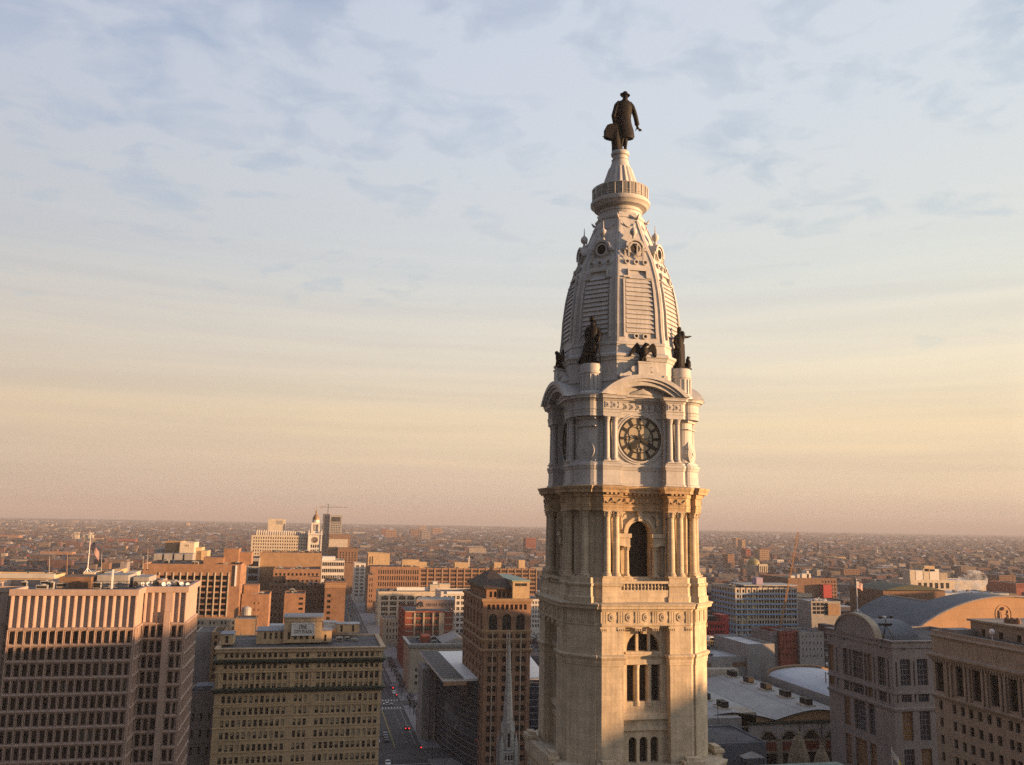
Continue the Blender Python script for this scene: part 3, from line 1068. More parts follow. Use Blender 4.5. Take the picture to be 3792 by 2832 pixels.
for x, z, r in ((-1.75, 136.2, .5), (0, 136.2, .5), (1.75, 136.2, .5), (-.85, 121.6, .5), (.85, 121.6, .5)):
    b = MB()
    ring_y(b, r * .62, r, 0, -.55, 16); disc_y(b, 0, 0, 0, -.12, r * .6, 14, 1)
    if z > 130: b.lathe([(.05, -.12), (.2, 0), (.05, .12)], 8, (0, -.2))
    o = b.build('roundel', [M_paint, M_paint if z > 130 else M_dark], tower, loc=(x, -ap(z) + .1, z))
    if z > 130: around(o, range(45, 360, 45))
    else: around(o, (180,))
# dormer with round window, hood and ball finial
dm = bpy.data.objects.new('dormer', None); COL.objects.link(dm); dm.parent = tower; dm.location = (0, -ap(139.0), 139.0)
b = MB()
ring_y(b, .95, 1.25, 1.6, -1.0, 20); ring_y(b, 1.25, 1.5, 2.0, -.75, 20)
ring = [(math.cos(math.pi * k / 12) * 1.5, math.sin(math.pi * k / 12) * 1.5) for k in range(13)] + [(-1.6, -1.5), (1.6, -1.5)]
b.rings([[(x, 3.0, z) for x, z in ring], [(x, -.55, z) for x, z in ring]])
hood = []
for i in range(13):
    a = math.pi * i / 12
    c, s = math.cos(a), math.sin(a)
    hood.append([(c * 1.5, 2.4, s * 1.5), (c * 1.5, -1.15, s * 1.5), (c * 1.95, -1.15, s * 1.95), (c * 1.95, 2.4, s * 1.95)])
b.rings(hood)
for sx in (-1, 1):
    x0, x1_ = sorted((sx * 1.5, sx * 2.3))
    b.box(x0, x1_, -1.0, 1.0, -.35, .1)
    x0, x1_ = sorted((sx * 1.6, sx * 2.0))
    b.box(x0, x1_, -.7, 1.4, -1.9, -.3)
hd = auto_smooth(b.build('hood', M_paint, dm), 35)
b = MB(); disc_y(b, 0, 0, -.5, -.6, .97, 18); ow = b.build('window', M_dark, dm)
b = MB(); b.lathe([(.5, 1.8), (.35, 2.2), (.2, 2.6), (.3, 2.75), (.62, 3.1), (.72, 3.5), (.6, 3.95), (.25, 4.3), (.12, 4.5), (.05, 5.9)], 12, (0, -.1))
fn = auto_smooth(b.build('finial', M_paint, dm), 50)
for a in range(45, 360, 45):
    c = copy_of(dm, tower); x, y = rot2((0, dm.location.y), R(a)); c.location = (x, y, 139.0); c.rotation_euler.z = R(a)
    for ch in (hd, ow, fn): copy_of(ch, c)
# swags and horns under the gallery
b = MB()
zz = 144.6
b.limb([(-1.25 + 2.5 * t, -ap(zz) - .15, zz + .4 - .9 * (1 - (2 * t - 1) ** 2), .1 + .14 * math.sin(math.pi * t)) for t in (0, .17, .33, .5, .67, .83, 1)], 6)
b.limb([(1.7, -ap(146.2) + .2, 146.0, .3), (1.8, -ap(146.2) - .5, 146.3, .26), (1.9, -ap(146.2) - .9, 146.9, .1)], 6)
around(b.build('swag', M_paint, tower), range(45, 360, 45))
# antennas on the dome
for k, (a, zz) in enumerate(((0, 138.4), (0, 138.0), (0, 138.6), (-45, 138.2), (90, 138.3), (-90, 138.5))):
    an = bpy.data.objects.new('antenna', None); COL.objects.link(an); an.parent = tower
    x, y = rot2(((-1.4, 1.3, .3, -1.6, .5, .6)[k], -ap(zz) - 1.1), R(a)); an.location = (x, y, zz); an.rotation_euler.z = R(a)
    b = MB(); b.tube((0, 1.4, -.3), (0, 0, -.3), .06, n=5); b.tube((0, 0, -1.6), (0, 0, 1.4), .06, n=5); b.build('mast', M_steel, an)
    b = MB(); b.box(-.16, .16, -.14, .1, -1.2, .9); b.tube((-.5, 0, .9), (.5, 0, .9), .05, n=5); b.build('panel', M_steel, an)

# --- gallery, bell roof and cap
b = MB()
b.lathe([(4.15, 147.4), (4.15, 148.2), (4.35, 148.3), (4.35, 148.6), (4.1, 148.7), (4.05, 149.0), (4.25, 149.1), (5.2, 149.3), (5.55, 149.8), (5.85, 150.0), (5.9, 150.5), (5.6, 150.6), (5.6, 150.9)], 48)
auto_smooth(b.build('gallery', M_paint, tower), 30)
b = MB()
NP = 24
for i in range(NP):
    a = 2 * math.pi * i / NP
    b.tube((5.5 * math.cos(a), 5.5 * math.sin(a), 150.8), (5.5 * math.cos(a), 5.5 * math.sin(a), 153.3), .09, n=5)
for zz, rr in ((151.2, .06), (153.3, .12), (151.7, .05)):
    ring = []
    for i in range(NP * 2 + 1):
        a = math.pi * i / NP
        ring.append([((5.5 + rr * c) * math.cos(a), (5.5 + rr * c) * math.sin(a), zz + rr * s) for c, s in ((1, 0), (0, 1), (-1, 0), (0, -1))])
    b.rings(ring, 0, True, False, False)
b.build('railing', M_paint, tower)
b = MB(); b.lathe([(5.44, 150.9), (5.44, 153.2)], 48, cap0=False, cap1=False); b.build('railing_panels', M_mesh, tower)
b = MB()
b.lathe([(3.7, 150.6), (3.7, 152.8)], 32, cap0=False, cap1=False)
b.build('gallery_window', M_glass, tower)
b = MB()
prof = [(3.75, 152.7), (3.6, 153.4), (3.2, 154.6), (2.75, 156.0), (2.35, 157.3), (2.15, 157.9)]
rs = []
NF = 18
for r, z in prof:
    ring = []
    for i in range(NF * 4):
        a = 2 * math.pi * i / (NF * 4)
        rr = r * (1 + .075 * abs(math.sin(a * NF / 2)))
        ring.append((rr * math.cos(a), rr * math.sin(a), z))
    rs.append(ring)
b.rings(rs)
b.lathe([(2.2, 157.8), (2.25, 157.95), (2.05, 158.1), (1.62, 159.5), (1.62, 159.6), (1.75, 159.7), (1.5, 159.9), (1.48, 160.5), (1.78, 160.7), (1.85, 161.1), (1.7, 161.5), (1.5, 161.5)], 32)
auto_smooth(b.build('bell_roof', M_paint, tower), 28)

# ------------------------------------------------------------------ statues
def statue(name, label, cat, b, loc, rz, size, m=None):
    o = b.build(name, m or M_bronze, None, True, loc, rz)
    remesh(o, size)
    return tag(o, label, cat)


# the founder on the very top, seen from behind, right hand held out, coat, wide hat; roll of papers on a stump at his left
b = MB()
cx = .5
b.lathe([(1.55, 0), (1.55, .25)], 16, (0, 0))
b.limb([(.95, .15, .2, .28), (.98, .1, 1.3, .34), (1.0, .05, 2.3, .46), (.95, 0, 3.4, .52), (.9, 0, 4.6, .6)], 10)
b.limb([(1.05, .55, .3, .2), (.98, .2, .35, .3), (.95, -.2, .35, .2)], 8)
b.limb([(.1, .3, .2, .3), (.1, .25, 1.4, .36), (.2, .1, 2.4, .46), (.4, 0, 3.4, .52), (.6, 0, 4.6, .6)], 10)
# coat: flared skirt up to the shoulders
rs = []
for z, x0, x1, dpt in ((3.05, .1, 2.35, .95), (3.7, -.15, 2.5, 1.0), (4.8, -.3, 2.3, 1.0), (6.0, -.45, 2.05, .95), (7.4, -.5, 1.9, .85), (8.8, -.55, 2.05, .9), (10.0, -.6, 2.15, .9), (10.8, -.35, 2.0, .8), (11.25, .3, 1.5, .6)):
    c_, h_ = (x0 + x1) / 2, (x1 - x0) / 2
    rs.append([(c_ + 1.2 * h_ * math.cos(2 * math.pi * k / 20) * (1 + .05 * math.cos(6 * math.pi * k / 10) * (z < 6)), dpt * math.sin(2 * math.pi * k / 20), z) for k in range(20)])
b.rings(rs)
b.limb([(2.3, .1, 3.1, .25), (2.45, 0, 3.6, .45), (2.3, -.1, 4.8, .4), (2.0, -.1, 6.2, .3)], 8)
b.limb([(.95, 0, 11.0, .5), (.95, .02, 11.5, .42), (.95, .05, 11.9, .52), (.95, .1, 12.4, .48)], 12)          # neck, head
b.limb([(.75, -.3, 10.7, .55), (.85, -.3, 11.4, .55), (.95, -.15, 12.1, .5)], 10)                             # hair
b.rings([[(.95 + 1.04 * math.cos(a), .1 + 1.0 * math.sin(a), z + .16 * abs(math.cos(a)) ** 2 - .12 * math.cos(a)) for a in [2 * math.pi * k / 20 for k in range(20)]] for z in (12.3, 12.48)])
b.limb([(.95, .1, 12.35, .62), (.97, .1, 12.8, .58), (.98, .1, 13.15, .45), (.98, .1, 13.25, .2)], 14)
b.limb([(1.75, 0, 10.7, .56), (2.35, 0, 10.0, .58), (2.85, .1, 8.9, .52), (3.25, .3, 7.8, .48), (3.55, .6, 6.9, .48), (3.65, .75, 6.5, .52)], 10)   # right arm
b.limb([(3.6, .75, 6.55, .24), (3.75, .85, 6.1, .3), (3.95, .95, 5.85, .24)], 8)
for i, (ex, ez) in enumerate(((4.75, 5.75), (4.7, 5.5), (4.45, 5.4), (4.2, 5.35))):
    b.limb([(3.9, .95, 5.95, .13), ((3.9 + ex) / 2, 1.0, (5.95 + ez) / 2 + .05, .11), (ex, 1.05, ez, .09)], 6)
b.limb([(3.75, .85, 6.1, .13), (3.5, 1.0, 5.75, .11), (3.35, 1.05, 5.4, .09)], 6)
b.limb([(-.2, 0, 10.7, .56), (-.8, 0, 10.0, .58), (-1.1, .05, 8.9, .54), (-1.4, .1, 7.8, .52), (-1.2, .25, 6.8, .46), (-1.1, .35, 6.0, .36)], 10)  # left arm
b.limb([(-1.1, .35, 6.0, .28), (-1.15, .4, 5.6, .3), (-1.3, .45, 5.3, .2)], 8)
# stump and roll of papers
b.limb([(-.85, .2, 0, .95), (-.9, .2, 1.5, .9), (-1.0, .2, 3.0, .95), (-.9, .2, 4.6, .8), (-.7, .2, 5.6, .6)], 12)
rs = []
for x0, z0, z1 in ((-3.35, 3.0, 4.6), (-2.9, 2.75, 5.5), (-2.2, 2.6, 5.85), (-1.3, 2.6, 5.95), (-.4, 2.7, 5.8)):
    rs.append([(x0, -.5, z0), (x0, .7, z0), (x0, .7, z1), (x0, -.5, z1)])
b.rings(rs)
b.limb([(-3.75, .1, 3.25, .08), (-3.0, .1, 2.85, .2), (-1.8, .1, 2.6, .25), (-.6, .1, 2.7, .2)], 8)
statue('statue', 'dark bronze man in wide hat and long coat, on the very top of the tower', 'statue', b, (TX + .1, TY, 161.45), R(-4), .085)

# man with hat and stick on the south-west pedestal
b = MB()
b.box(-1.7, 1.5, -1.3, 1.3, 0, .3)
b.limb([(-.35, 0, .2, .4), (-.35, 0, 1.5, .48), (-.3, 0, 2.8, .6), (-.1, 0, 4.2, .75)], 10)
b.limb([(.5, -.2, .2, .36), (.45, -.2, 1.5, .45), (.35, -.1, 2.8, .58), (.15, 0, 4.2, .75)], 10)
b.limb([(.1, 0, 2.2, 1.05, .9), (.05, 0, 3.4, 1.1, .85), (.1, 0, 4.8, .98, .75), (.2, 0, 6.2, 1.1, .75), (.25, 0, 6.9, .95, .65), (.25, 0, 7.3, .4)], 14, fdir=(1, 0, 0))
b.limb([(.25, 0, 7.1, .34), (.25, -.05, 7.6, .45), (.25, -.05, 8.1, .42), (.25, 0, 8.3, .3)], 10)
b.limb([(.25, 0, 8.1, .85), (.3, 0, 8.18, .85)], 14); b.limb([(.2, 0, 8.1, .5), (.12, 0, 8.7, .45), (.1, 0, 9.0, .3)], 12)
b.limb([(1.1, 0, 6.8, .38), (1.45, -.1, 5.8, .36), (1.35, -.5, 4.8, .32), (1.2, -.75, 4.2, .26)], 8)
b.limb([(-.6, 0, 6.8, .4), (-.95, -.1, 5.6, .4), (-.85, -.4, 4.5, .34), (-.6, -.6, 4.0, .26)], 8)
b.limb([(1.25, -.8, 4.4, .12), (1.55, -.9, 2.0, .11), (1.75, -1.0, .2, .11)], 6)
b.limb([(-1.4, -.2, .2, .6), (-1.3, -.2, 1.2, .7), (-1.1, -.2, 2.2, .62), (-1.0, -.3, 3.1, .5), (-.95, -.3, 3.9, .36)], 10)
b.limb([(-2.4, -.2, .25, .3), (-1.9, -.2, .5, .5), (-1.5, -.1, 1.4, .6)], 8)
x, y = rot2((0, -12.15), R(-45))
statue('statue', 'bronze man in tall hat with walking stick, before the shaded dome facet', 'statue', b, (TX + x, TY + y, 116.3), R(-20), .09)
# woman pointing outward with a child on the south-east pedestal
b = MB()
b.box(-1.3, 1.8, -1.3, 1.3, 0, .3)
b.limb([(-.3, 0, .2, 1.0, .95), (-.3, 0, 1.6, 1.0, .9), (-.25, 0, 3.2, .95, .8), (-.2, 0, 4.6, .85, .7), (-.1, 0, 5.8, .98, .7), (-.05, 0, 6.5, .8, .6), (-.1, 0, 6.9, .36)], 14, fdir=(1, 0, 0))
b.limb([(-.1, 0, 6.7, .32), (-.1, 0, 7.2, .44), (-.1, 0, 7.7, .44), (-.1, 0, 8.1, .3)], 10)
b.limb([(.2, -.3, 5.0, .4), (.35, -.4, 6.2, .45), (.4, -.4, 6.9, .4), (.42, -.4, 7.3, .2)], 8)
b.limb([(.6, 0, 6.3, .36), (1.2, -.1, 6.35, .28), (1.9, -.15, 6.4, .22), (2.4, -.2, 6.6, .16), (2.75, -.2, 6.6, .08)], 8)
b.limb([(-.85, 0, 6.2, .4), (-1.1, .1, 5.0, .38), (-.9, -.3, 4.0, .34), (-.5, -.6, 3.6, .26)], 8)
b.limb([(.5, 0, .2, .5), (.75, 0, 2.0, .42), (.8, 0, 3.6, .36), (.8, 0, 5.0, .3)], 8)
b.limb([(1.5, -.3, .2, .55), (1.65, -.3, .9, .6), (1.75, -.3, 1.6, .5), (1.6, -.3, 2.1, .34), (1.75, -.3, 2.5, .3), (2.1, -.35, 2.45, .18)], 10)
x, y = rot2((0, -12.15), R(45))
statue('statue', 'bronze robed figure pointing right, a small child at its side, on the sunlit corner', 'statue', b, (TX + x, TY + y, 116.3), R(18), .09)
b = MB()
b.box(-1.3, 1.3, -1.3, 1.3, 0, .3)
b.limb([(0, 0, .2, 1.0), (0, 0, 2.5, .95), (0, 0, 4.6, .8), (0, 0, 6.2, .95), (0, 0, 6.8, .4), (0, 0, 7.4, .45), (0, 0, 8.0, .3)], 12)
b.limb([(.8, 0, 6.2, .36), (1.2, -.2, 5.0, .32), (.9, -.6, 4.2, .26)], 8)
b.limb([(-.8, 0, 6.2, .36), (-1.2, -.2, 5.0, .32), (-.9, -.6, 4.2, .26)], 8)
x, y = rot2((0, -12.15), R(-135))
statue('statue', 'bronze figure half hidden at the far left corner of the dome', 'statue', b, (TX + x, TY + y, 116.3), R(-135), .15)


def eagle():
    b = MB()
    b.box(-1.1, 1.2, -.7, .7, 0, .22)
    b.limb([(-.25, 0, .2, .3), (-.25, 0, .8, .42)], 8); b.limb([(.35, 0, .2, .3), (.3, 0, .8, .42)], 8)
    b.limb([(-.2, .5, .5, .45, .3), (-.05, .35, 1.1, .62), (.1, 0, 1.8, .78), (.1, -.25, 2.5, .66), (.1, -.5, 2.95, .4), (.3, -.75, 3.25, .38), (.75, -.95, 3.15, .16), (.95, -1.0, 3.0, .06)], 12)
    b.limb([(-.5, .7, .05, .25, .1), (-.35, .6, .5, .5, .15), (-.15, .4, 1.0, .5, .25)], 8)
    for P_ in ([(-.3, 1.9), (-.55, 2.5), (-.75, 3.3), (-1.0, 3.6), (-1.3, 3.5), (-2.0, 2.6), (-2.5, 1.7), (-2.75, 1.05), (-2.4, 1.0), (-1.9, 1.6), (-1.4, 1.85), (-.9, 1.6)],
               [(.3, 1.7), (.9, 1.55), (1.2, 1.9), (1.6, 2.1), (2.0, 1.4), (2.4, 1.1), (2.6, 1.3), (2.6, 2.4), (2.35, 3.3), (2.0, 3.65), (1.6, 3.5), (1.1, 2.9), (.6, 2.6)]):
        if P_[0][0] < 0: P_ = P_[::-1]
        b.rings([[(x, -.18, z) for x, z in P_], [(x, .22, z) for x, z in P_]])
    return b


o = statue('eagle', 'bronze eagle with wings spread, above the sunlit clock pediment', 'statue', eagle(), (TX, TY - 12.1, 116.55), 0, .1)
for a, lb in ((-90, 'bronze eagle seen sideways above the shaded left pediment'), (90, 'bronze eagle hidden behind the right pediment of the tower')):
    c = copy_of(o); c.rotation_euler.z = R(a); x, y = rot2((0, -12.1), R(a)); c.location = (TX + x, TY + y, 116.55); c['label'] = lb
    c['group'] = 'eagles on the tower'
o['group'] = 'eagles on the tower'

# ------------------------------------------------------------------ city: palette
M_roof = mat('tar_roof', (0.085, 0.085, 0.09), rough=.9, var=.55, scale=.18, brick=(9, 4.5, .06, .25))
M_roof_l = mat('pale_roof', (0.40, 0.40, 0.40), rough=.8, var=.38, scale=.14, brick=(9, 3, .05, .12))
M_precast = mat('precast_concrete', (0.385, 0.285, 0.235), rough=.8, var=.12, scale=.3, brick=(1.8, 3.9, .012, .05), streak=.15)
M_yellow = mat('buff_brick', (0.50, 0.365, 0.215), rough=.9, var=.18, scale=.3, brick=(.9, .3, .012, .12), streak=.15)
M_buffstone = mat('buff_trim', (0.46, 0.34, 0.215), rough=.9, var=.2, scale=.4, streak=.2)
M_copper = mat('dark_copper', (0.035, 0.045, 0.03), rough=.7, var=.4, scale=.8)
M_orange = mat('orange_brick', (0.29, 0.165, 0.10), rough=.9, var=.24, scale=.3, brick=(.9, .3, .012, .12), streak=.1)
M_brown = mat('brown_brick', (0.205, 0.12, 0.075), rough=.9, var=.2, scale=.3, brick=(.9, .3, .012, .12), streak=.12)
M_red = mat('red_brick', (0.25, 0.075, 0.045), rough=.9, var=.2, scale=.3, brick=(.9, .3, .012, .12), streak=.1)
M_redpaint = mat('red_panels', (0.33, 0.035, 0.028), rough=.7, var=.15, scale=.3)
M_tan = mat('tan_brick', (0.33, 0.21, 0.12), rough=.9, var=.15, scale=.25, brick=(.9, .3, .012, .1), streak=.12)
M_cream = mat('cream_terracotta', (0.52, 0.45, 0.35), rough=.8, var=.14, scale=.3, streak=.2)
M_white = mat('white_terracotta', (0.62, 0.58, 0.52), rough=.75, var=.12, scale=.3, streak=.18)
M_grey = mat('grey_concrete', (0.30, 0.285, 0.27), rough=.85, var=.16, scale=.25, streak=.15)
M_greystone = mat('grey_granite', (0.27, 0.235, 0.225), rough=.85, var=.14, scale=.3, brick=(1.9, .95, .015, .1), streak=.15)
M_beige = mat('beige_limestone', (0.40, 0.335, 0.255), rough=.9, var=.18, scale=.35, brick=(1.6, .8, .012, .1), streak=.2)
M_whitemetal = mat('white_metal', (0.66, 0.65, 0.63), rough=.5, var=.08, scale=.4)
M_blueglass = mat('blue_glass', (0.03, 0.035, 0.05), rough=.1, var=.3, scale=.2, spec=.6)
M_greenglass = mat('green_glass', (0.03, 0.04, 0.032), rough=.1, var=.3, scale=.2, spec=.6)
M_amber = mat('amber_blind', (0.20, 0.10, 0.035), rough=.6, var=.35, scale=.6)
M_blind = mat('window_blind', (0.36, 0.30, 0.20), rough=.8, var=.25, scale=.6)
M_sash = mat('sash_paint', (0.26, 0.20, 0.12), rough=.8, var=.1, scale=1)
M_frame = mat('window_frame_paint', (0.34, 0.28, 0.22), rough=.7, var=.1, scale=1)
M_blueroof = mat('blue_grey_metal_roof', (0.085, 0.10, 0.125), rough=.6, var=.2, scale=.12, brick=(1.2, 60, .09, .3), spec=.25)
M_tilered = mat('terracotta_panel', (0.40, 0.245, 0.14), rough=.85, var=.1, scale=.2, brick=(5.2, 3.4, .06, .12))
W_ = (M_glass, M_frame, M_blind)


def bld(name, label, cat, pl, pr, yt, Y, dep, mw, mr=None, S=None, E=None, W=None, style='plain', ms=None, par=.9, d=.35, group=None, z0=0.0, arch=None, rev=None, pick=None, win=True, th=.4, skip=None):
    """building whose south front spans picture columns pl..pr with its top at row yt, standing at northing Y.
    S = (left, right, columns, width share, first head, pitch, rows, height share) read off the picture; E, W = (columns, width share)"""
    A, B = at(pl, yt, Y), at(pr, yt, Y)
    x0, x1 = A.x, B.x
    pm = (pl + pr) / 2
    z1 = at(pm, yt, Y).z
    root = thing(name, label, cat, (round((x0 + x1) / 2, 2), Y, 0), 0, group)
    rw = []
    sS = None
    if S:
        l, r, n, wf, yh, pt, nr, hf = S
        u0_, u1_ = at(l, yt, Y).x - x0, at(r, yt, Y).x - x0
        k = (at(pm, yh, Y).z - at(pm, yh + pt, Y).z)
        zt = at(pm, yh, Y).z - z0
        rw = rows(zt, nr, k, k * hf)
        p_ = (u1_ - u0_) / n
        sS = ([(u0_ + p_ * (i + .5 - wf / 2), u0_ + p_ * (i + .5 + wf / 2)) for i in range(n)], rw)
    mk = lambda q: (cols(q[0], dep, dep / q[0] * q[1]), rw) if q else None
    o = block(root, x0, x1, Y, Y + dep, z0, z1, mw, mr or M_roof, sS, mk(E), mk(W), par, th, d, arch=arch, rev=rev, skip=skip)
    if win: put_windows(o, root, ms or W_, style, pick=pick)
    root['_b'] = [x0, x1, Y, Y + dep, z1]
    return root, (x0, x1, Y, Y + dep, z1), o


FOOT = []


def foot(b_, g=3):
    FOOT.append((b_[0] - g, b_[1] + g, b_[2] - g, b_[3] + g))


def lbox(root, name, m, x0, x1, y0, y1, z0, z1):
    """a plain part given in world coordinates"""
    rl = root.location
    b = MB(); b.box(x0 - rl.x, x1 - rl.x, y0 - rl.y, y1 - rl.y, z0, z1)
    return b.build(name, m, root)


def penthouse(root, pl, pr, yt, yb, Y, dep, m, wins=0, name='penthouse'):
    A, B = at(pl, yt, Y), at(pr, yb, Y)
    z1, z0 = at((pl + pr) / 2, yt, Y).z, at((pl + pr) / 2, yb, Y).z
    rl = root.location
    b = MB()
    b.box(A.x - rl.x, B.x - rl.x, Y - rl.y, Y + dep - rl.y, z0, z1 - .25)
    b.box(A.x - rl.x - .15, B.x - rl.x + .15, Y - rl.y - .15, Y + dep - rl.y + .15, z1 - .25, z1)
    o = b.build(name, m, root)
    if wins:
        w = (B.x - A.x) / wins
        for i in range(wins):
            c = bpy.data.objects.new('window', win_mesh(w * .4, (z1 - z0) * .4, 'plain', (M_glass,)))
            COL.objects.link(c); c.parent = o
            c.location = (A.x - rl.x + w * (i + .5), Y - rl.y, z0 + (z1 - z0) * .35)
    return o


def roof_unit(root, x, y, z, w, d_, h, m=None, name='rooftop_unit'):
    rl = root.location
    b = MB()
    x -= rl.x; y -= rl.y
    b.box(x - w / 2, x + w / 2, y - d_ / 2, y + d_ / 2, z + .3, z + h)
    for sx in (-1, 1):
        b.box(x + sx * w * .4 - .1, x + sx * w * .4 + .1, y - d_ * .4, y + d_ * .4, z, z + .3)
    b.lathe([(w * .28, z + h), (w * .3, z + h + .12), (w * .22, z + h + .25)], 10, (x, y))
    b.box(x - w * .42, x + w * .42, y - d_ / 2 - .04, y - d_ / 2, z + .5, z + h - .25, 1)
    return b.build(name, [m or M_steel, M_dark], root)


def litter(root, b_, n, seed, m=None, zoff=-.9, s=(1.2, 3.0)):
    rnd = random.Random(seed)
    x0, x1, y0, y1, z1 = b_
    for _ in range(n):
        w, d_, h = rnd.uniform(*s), rnd.uniform(*s), rnd.uniform(.8, 2.2)
        roof_unit(root, rnd.uniform(x0 + 3, x1 - 3), rnd.uniform(y0 + 2.5, y1 - 2.5), z1 + zoff, w, d_, h, m)


# ------------------------------------------------------------------ left foreground office block, deep precast grid
YM = 240.0
pm_ = lambda x, y, Y=YM: at(x, y, Y)
mx0, mx1 = pm_(47, 2182).x, pm_(508, 2181).x
mz = pm_(280, 2182).z
ex1 = at(693, 2171, 250).x
msb = thing('office_block', 'large office block with fluted precast top and deep window grid at the left edge', 'office building', ((mx0 + mx1) / 2, YM, 0))
rl = msb.location
zof = lambda y, Y=YM: at(280, y, Y).z
z_par, z_fl0 = zof(2205), zof(2322)
pitch = (zof(2338) - zof(2338 + 61 * 8)) / 8
wh = pitch * .73
zw = zof(2338)
wx0 = mx0 - (ex1 - mx1)


def msb_front(x0, x1, n, Y, gap=None):
    b = MB()
    W = x1 - x0
    p = W / n
    c_ = cols(n, W, p * .74)
    r_ = [q for q in rows(zw, 17, pitch, wh) if q[0] > 1]
    sk = (lambda ci, ri: ci in gap) if gap else None
    o = facade(b, (x0 - rl.x, Y - rl.y, 0), (1, 0, 0), (0, -1, 0), W, z_fl0, c_, r_, .75, skip=sk)
    for q in o: q['p'] = q['p'] + rl
    # fins between windows and sills over every pair
    for i in range(n + 1):
        x = x0 - rl.x + p * i
        if gap and i in gap: continue
        b.box(x - .09, x + .09, Y - rl.y - .5, Y - rl.y + .01, 0, z_fl0 - .4)
        b.box(x - .34, x - .26, Y - rl.y - .22, Y - rl.y + .01, 0, z_fl0 - .5); b.box(x + .26, x + .34, Y - rl.y - .22, Y - rl.y + .01, 0, z_fl0 - .5)
    for k in range(17):
        zz = zw - k * pitch + pitch * .13
        if zz < 2: break
        for i in range(0, n, 2):
            xa, xb = x0 - rl.x + p * i + .12, x0 - rl.x + p * min(i + 2, n) - .12
            if gap and (i in gap or i + 1 in gap): xb = min(xb, x0 - rl.x + p * min(gap)) if min(gap) > i else xb
            y = Y - rl.y
            b.rings([[(xa, y + .01, zz - .42), (xa, y - .32, zz - .3), (xa, y - .62, zz + .1), (xa, y - .62, zz + .3), (xa, y + .01, zz + .5)],
                     [(xb, y + .01, zz - .42), (xb, y - .32, zz - .3), (xb, y - .62, zz + .1), (xb, y - .62, zz + .3), (xb, y + .01, zz + .5)]])
    # concave flutes under the parapet
    ns = 8
    y = Y - rl.y
    for i in range(n):
        xa, xb = x0 - rl.x + p * i, x0 - rl.x + p * (i + 1)
        if gap and i in gap:
            b.box(xa, xb, y - .3, y + .3, z_fl0, z_par); continue
        b.box(xa - .07, xa + .07, y - .26, y + .3, z_fl0 - .35, z_par)
        pts = [(xa + .22 + (p - .3) * k / ns, y - .02 + .36 * math.sin(math.pi * k / ns)) for k in range(ns + 1)]
        pr_ = [(xa + .07, y - .04)] + pts + [(xb - .07, y - .04)]
        b.rings([[(px_, py_, z_fl0) for px_, py_ in pr_], [(px_, py_, z_par) for px_, py_ in pr_]], 0, False, False, False)
        b.face([(px_, py_, z_fl0) for px_, py_ in pr_])
    b.box(x1 - rl.x - .1, x1 - rl.x, y - .5, y + .3, z_fl0 - .35, z_par)
    return b, o


b, o1 = msb_front(mx0, mx1, 16, YM)
b.build('south_front', M_precast, msb)
b, o2 = msb_front(mx1 + .35, ex1, 6, 250.0, (3,))
gx = mx1 + .35 - rl.x + (ex1 - mx1 - .35) * 3.5 / 6
b.box(gx - .75, gx + .75, 250 - rl.y - 1.2, 250 - rl.y + .02, 0, z_fl0 + (z_par - z_fl0) * .35)
b.build('setback_front', M_precast, msb)
b, o3 = msb_front(wx0, mx0 - .35, 6, 250.0, (3,))
b.build('setback_front', M_precast, msb)
# east sides: plain return and ribbed end wall, then parapet, roof
b = MB()


def msb_side(x, y0, y1, n):
    b2 = facade(b, (x - rl.x, y0 - rl.y, 0), (0, 1, 0), (1, 0, 0), y1 - y0, z_par, cols(n, y1 - y0, (y1 - y0) / n * .62), [q for q in rows(zw, 17, pitch, wh) if q[0] > 1], .8)
    for k in range(17):
        zz = zw - k * pitch + pitch * .13
        if zz < 2: break
        yy0, yy1 = y0 - rl.y + .1, y1 - rl.y - .1
        xx = x - rl.x
        b.rings([[(xx - .01, yy0, zz - .42), (xx + .6, yy0, zz + .1), (xx + .6, yy0, zz + .3), (xx - .01, yy0, zz + .5)],
                 [(xx - .01, yy1, zz - .42), (xx + .6, yy1, zz + .1), (xx + .6, yy1, zz + .3), (xx - .01, yy1, zz + .5)]])
    for i in range(n + 1):
        yy = y0 - rl.y + (y1 - y0) * i / n
        b.box(x - rl.x - .01, x - rl.x + .5, yy - .1, yy + .1, 0, z_fl0 - .3)
    for q in b2: q['p'] = q['p'] + rl
    return b2


o4 = msb_side(mx1, YM, 250.0, 3) + msb_side(ex1, 250.0, 273.0, 8)
b.build('side_wall', M_precast, msb)
b = MB()
P_ = [(mx0, YM), (mx1, YM), (mx1, 250), (ex1, 250), (ex1, 273), (mx1, 273), (mx1, 283), (mx0, 283), (mx0, 273), (wx0, 273), (wx0, 250), (mx0, 250)]
P_ = [(x - rl.x, y - rl.y) for x, y in P_]
out_, inn_ = offs(P_, .55), offs(P_, -.5)
nP = len(P_)
for i in range(nP):
    j = (i + 1) % nP
    for A0, A1, B0, B1 in (((*out_[i], z_par), (*out_[j], z_par), (*out_[j], mz), (*out_[i], mz)), ((*out_[i], mz), (*out_[j], mz), (*inn_[j], mz), (*inn_[i], mz)),
                           ((*inn_[i], mz), (*inn_[j], mz), (*inn_[j], mz - 1.5), (*inn_[i], mz - 1.5)), ((*inn_[i], z_par), (*inn_[j], z_par), (*out_[j], z_par), (*out_[i], z_par))):
        b.face([A0, A1, B0, B1])
b.build('parapet', M_precast, msb)
b = MB(); b.face([(x, y, mz - 1.45) for x, y in inn_]); b.build('roof', M_roof, msb)
b = MB(); b.prism([(x, y) for x, y in offs(P_, -.9)], 0, mz - 2.2); b.build('core', M_dark, msb)
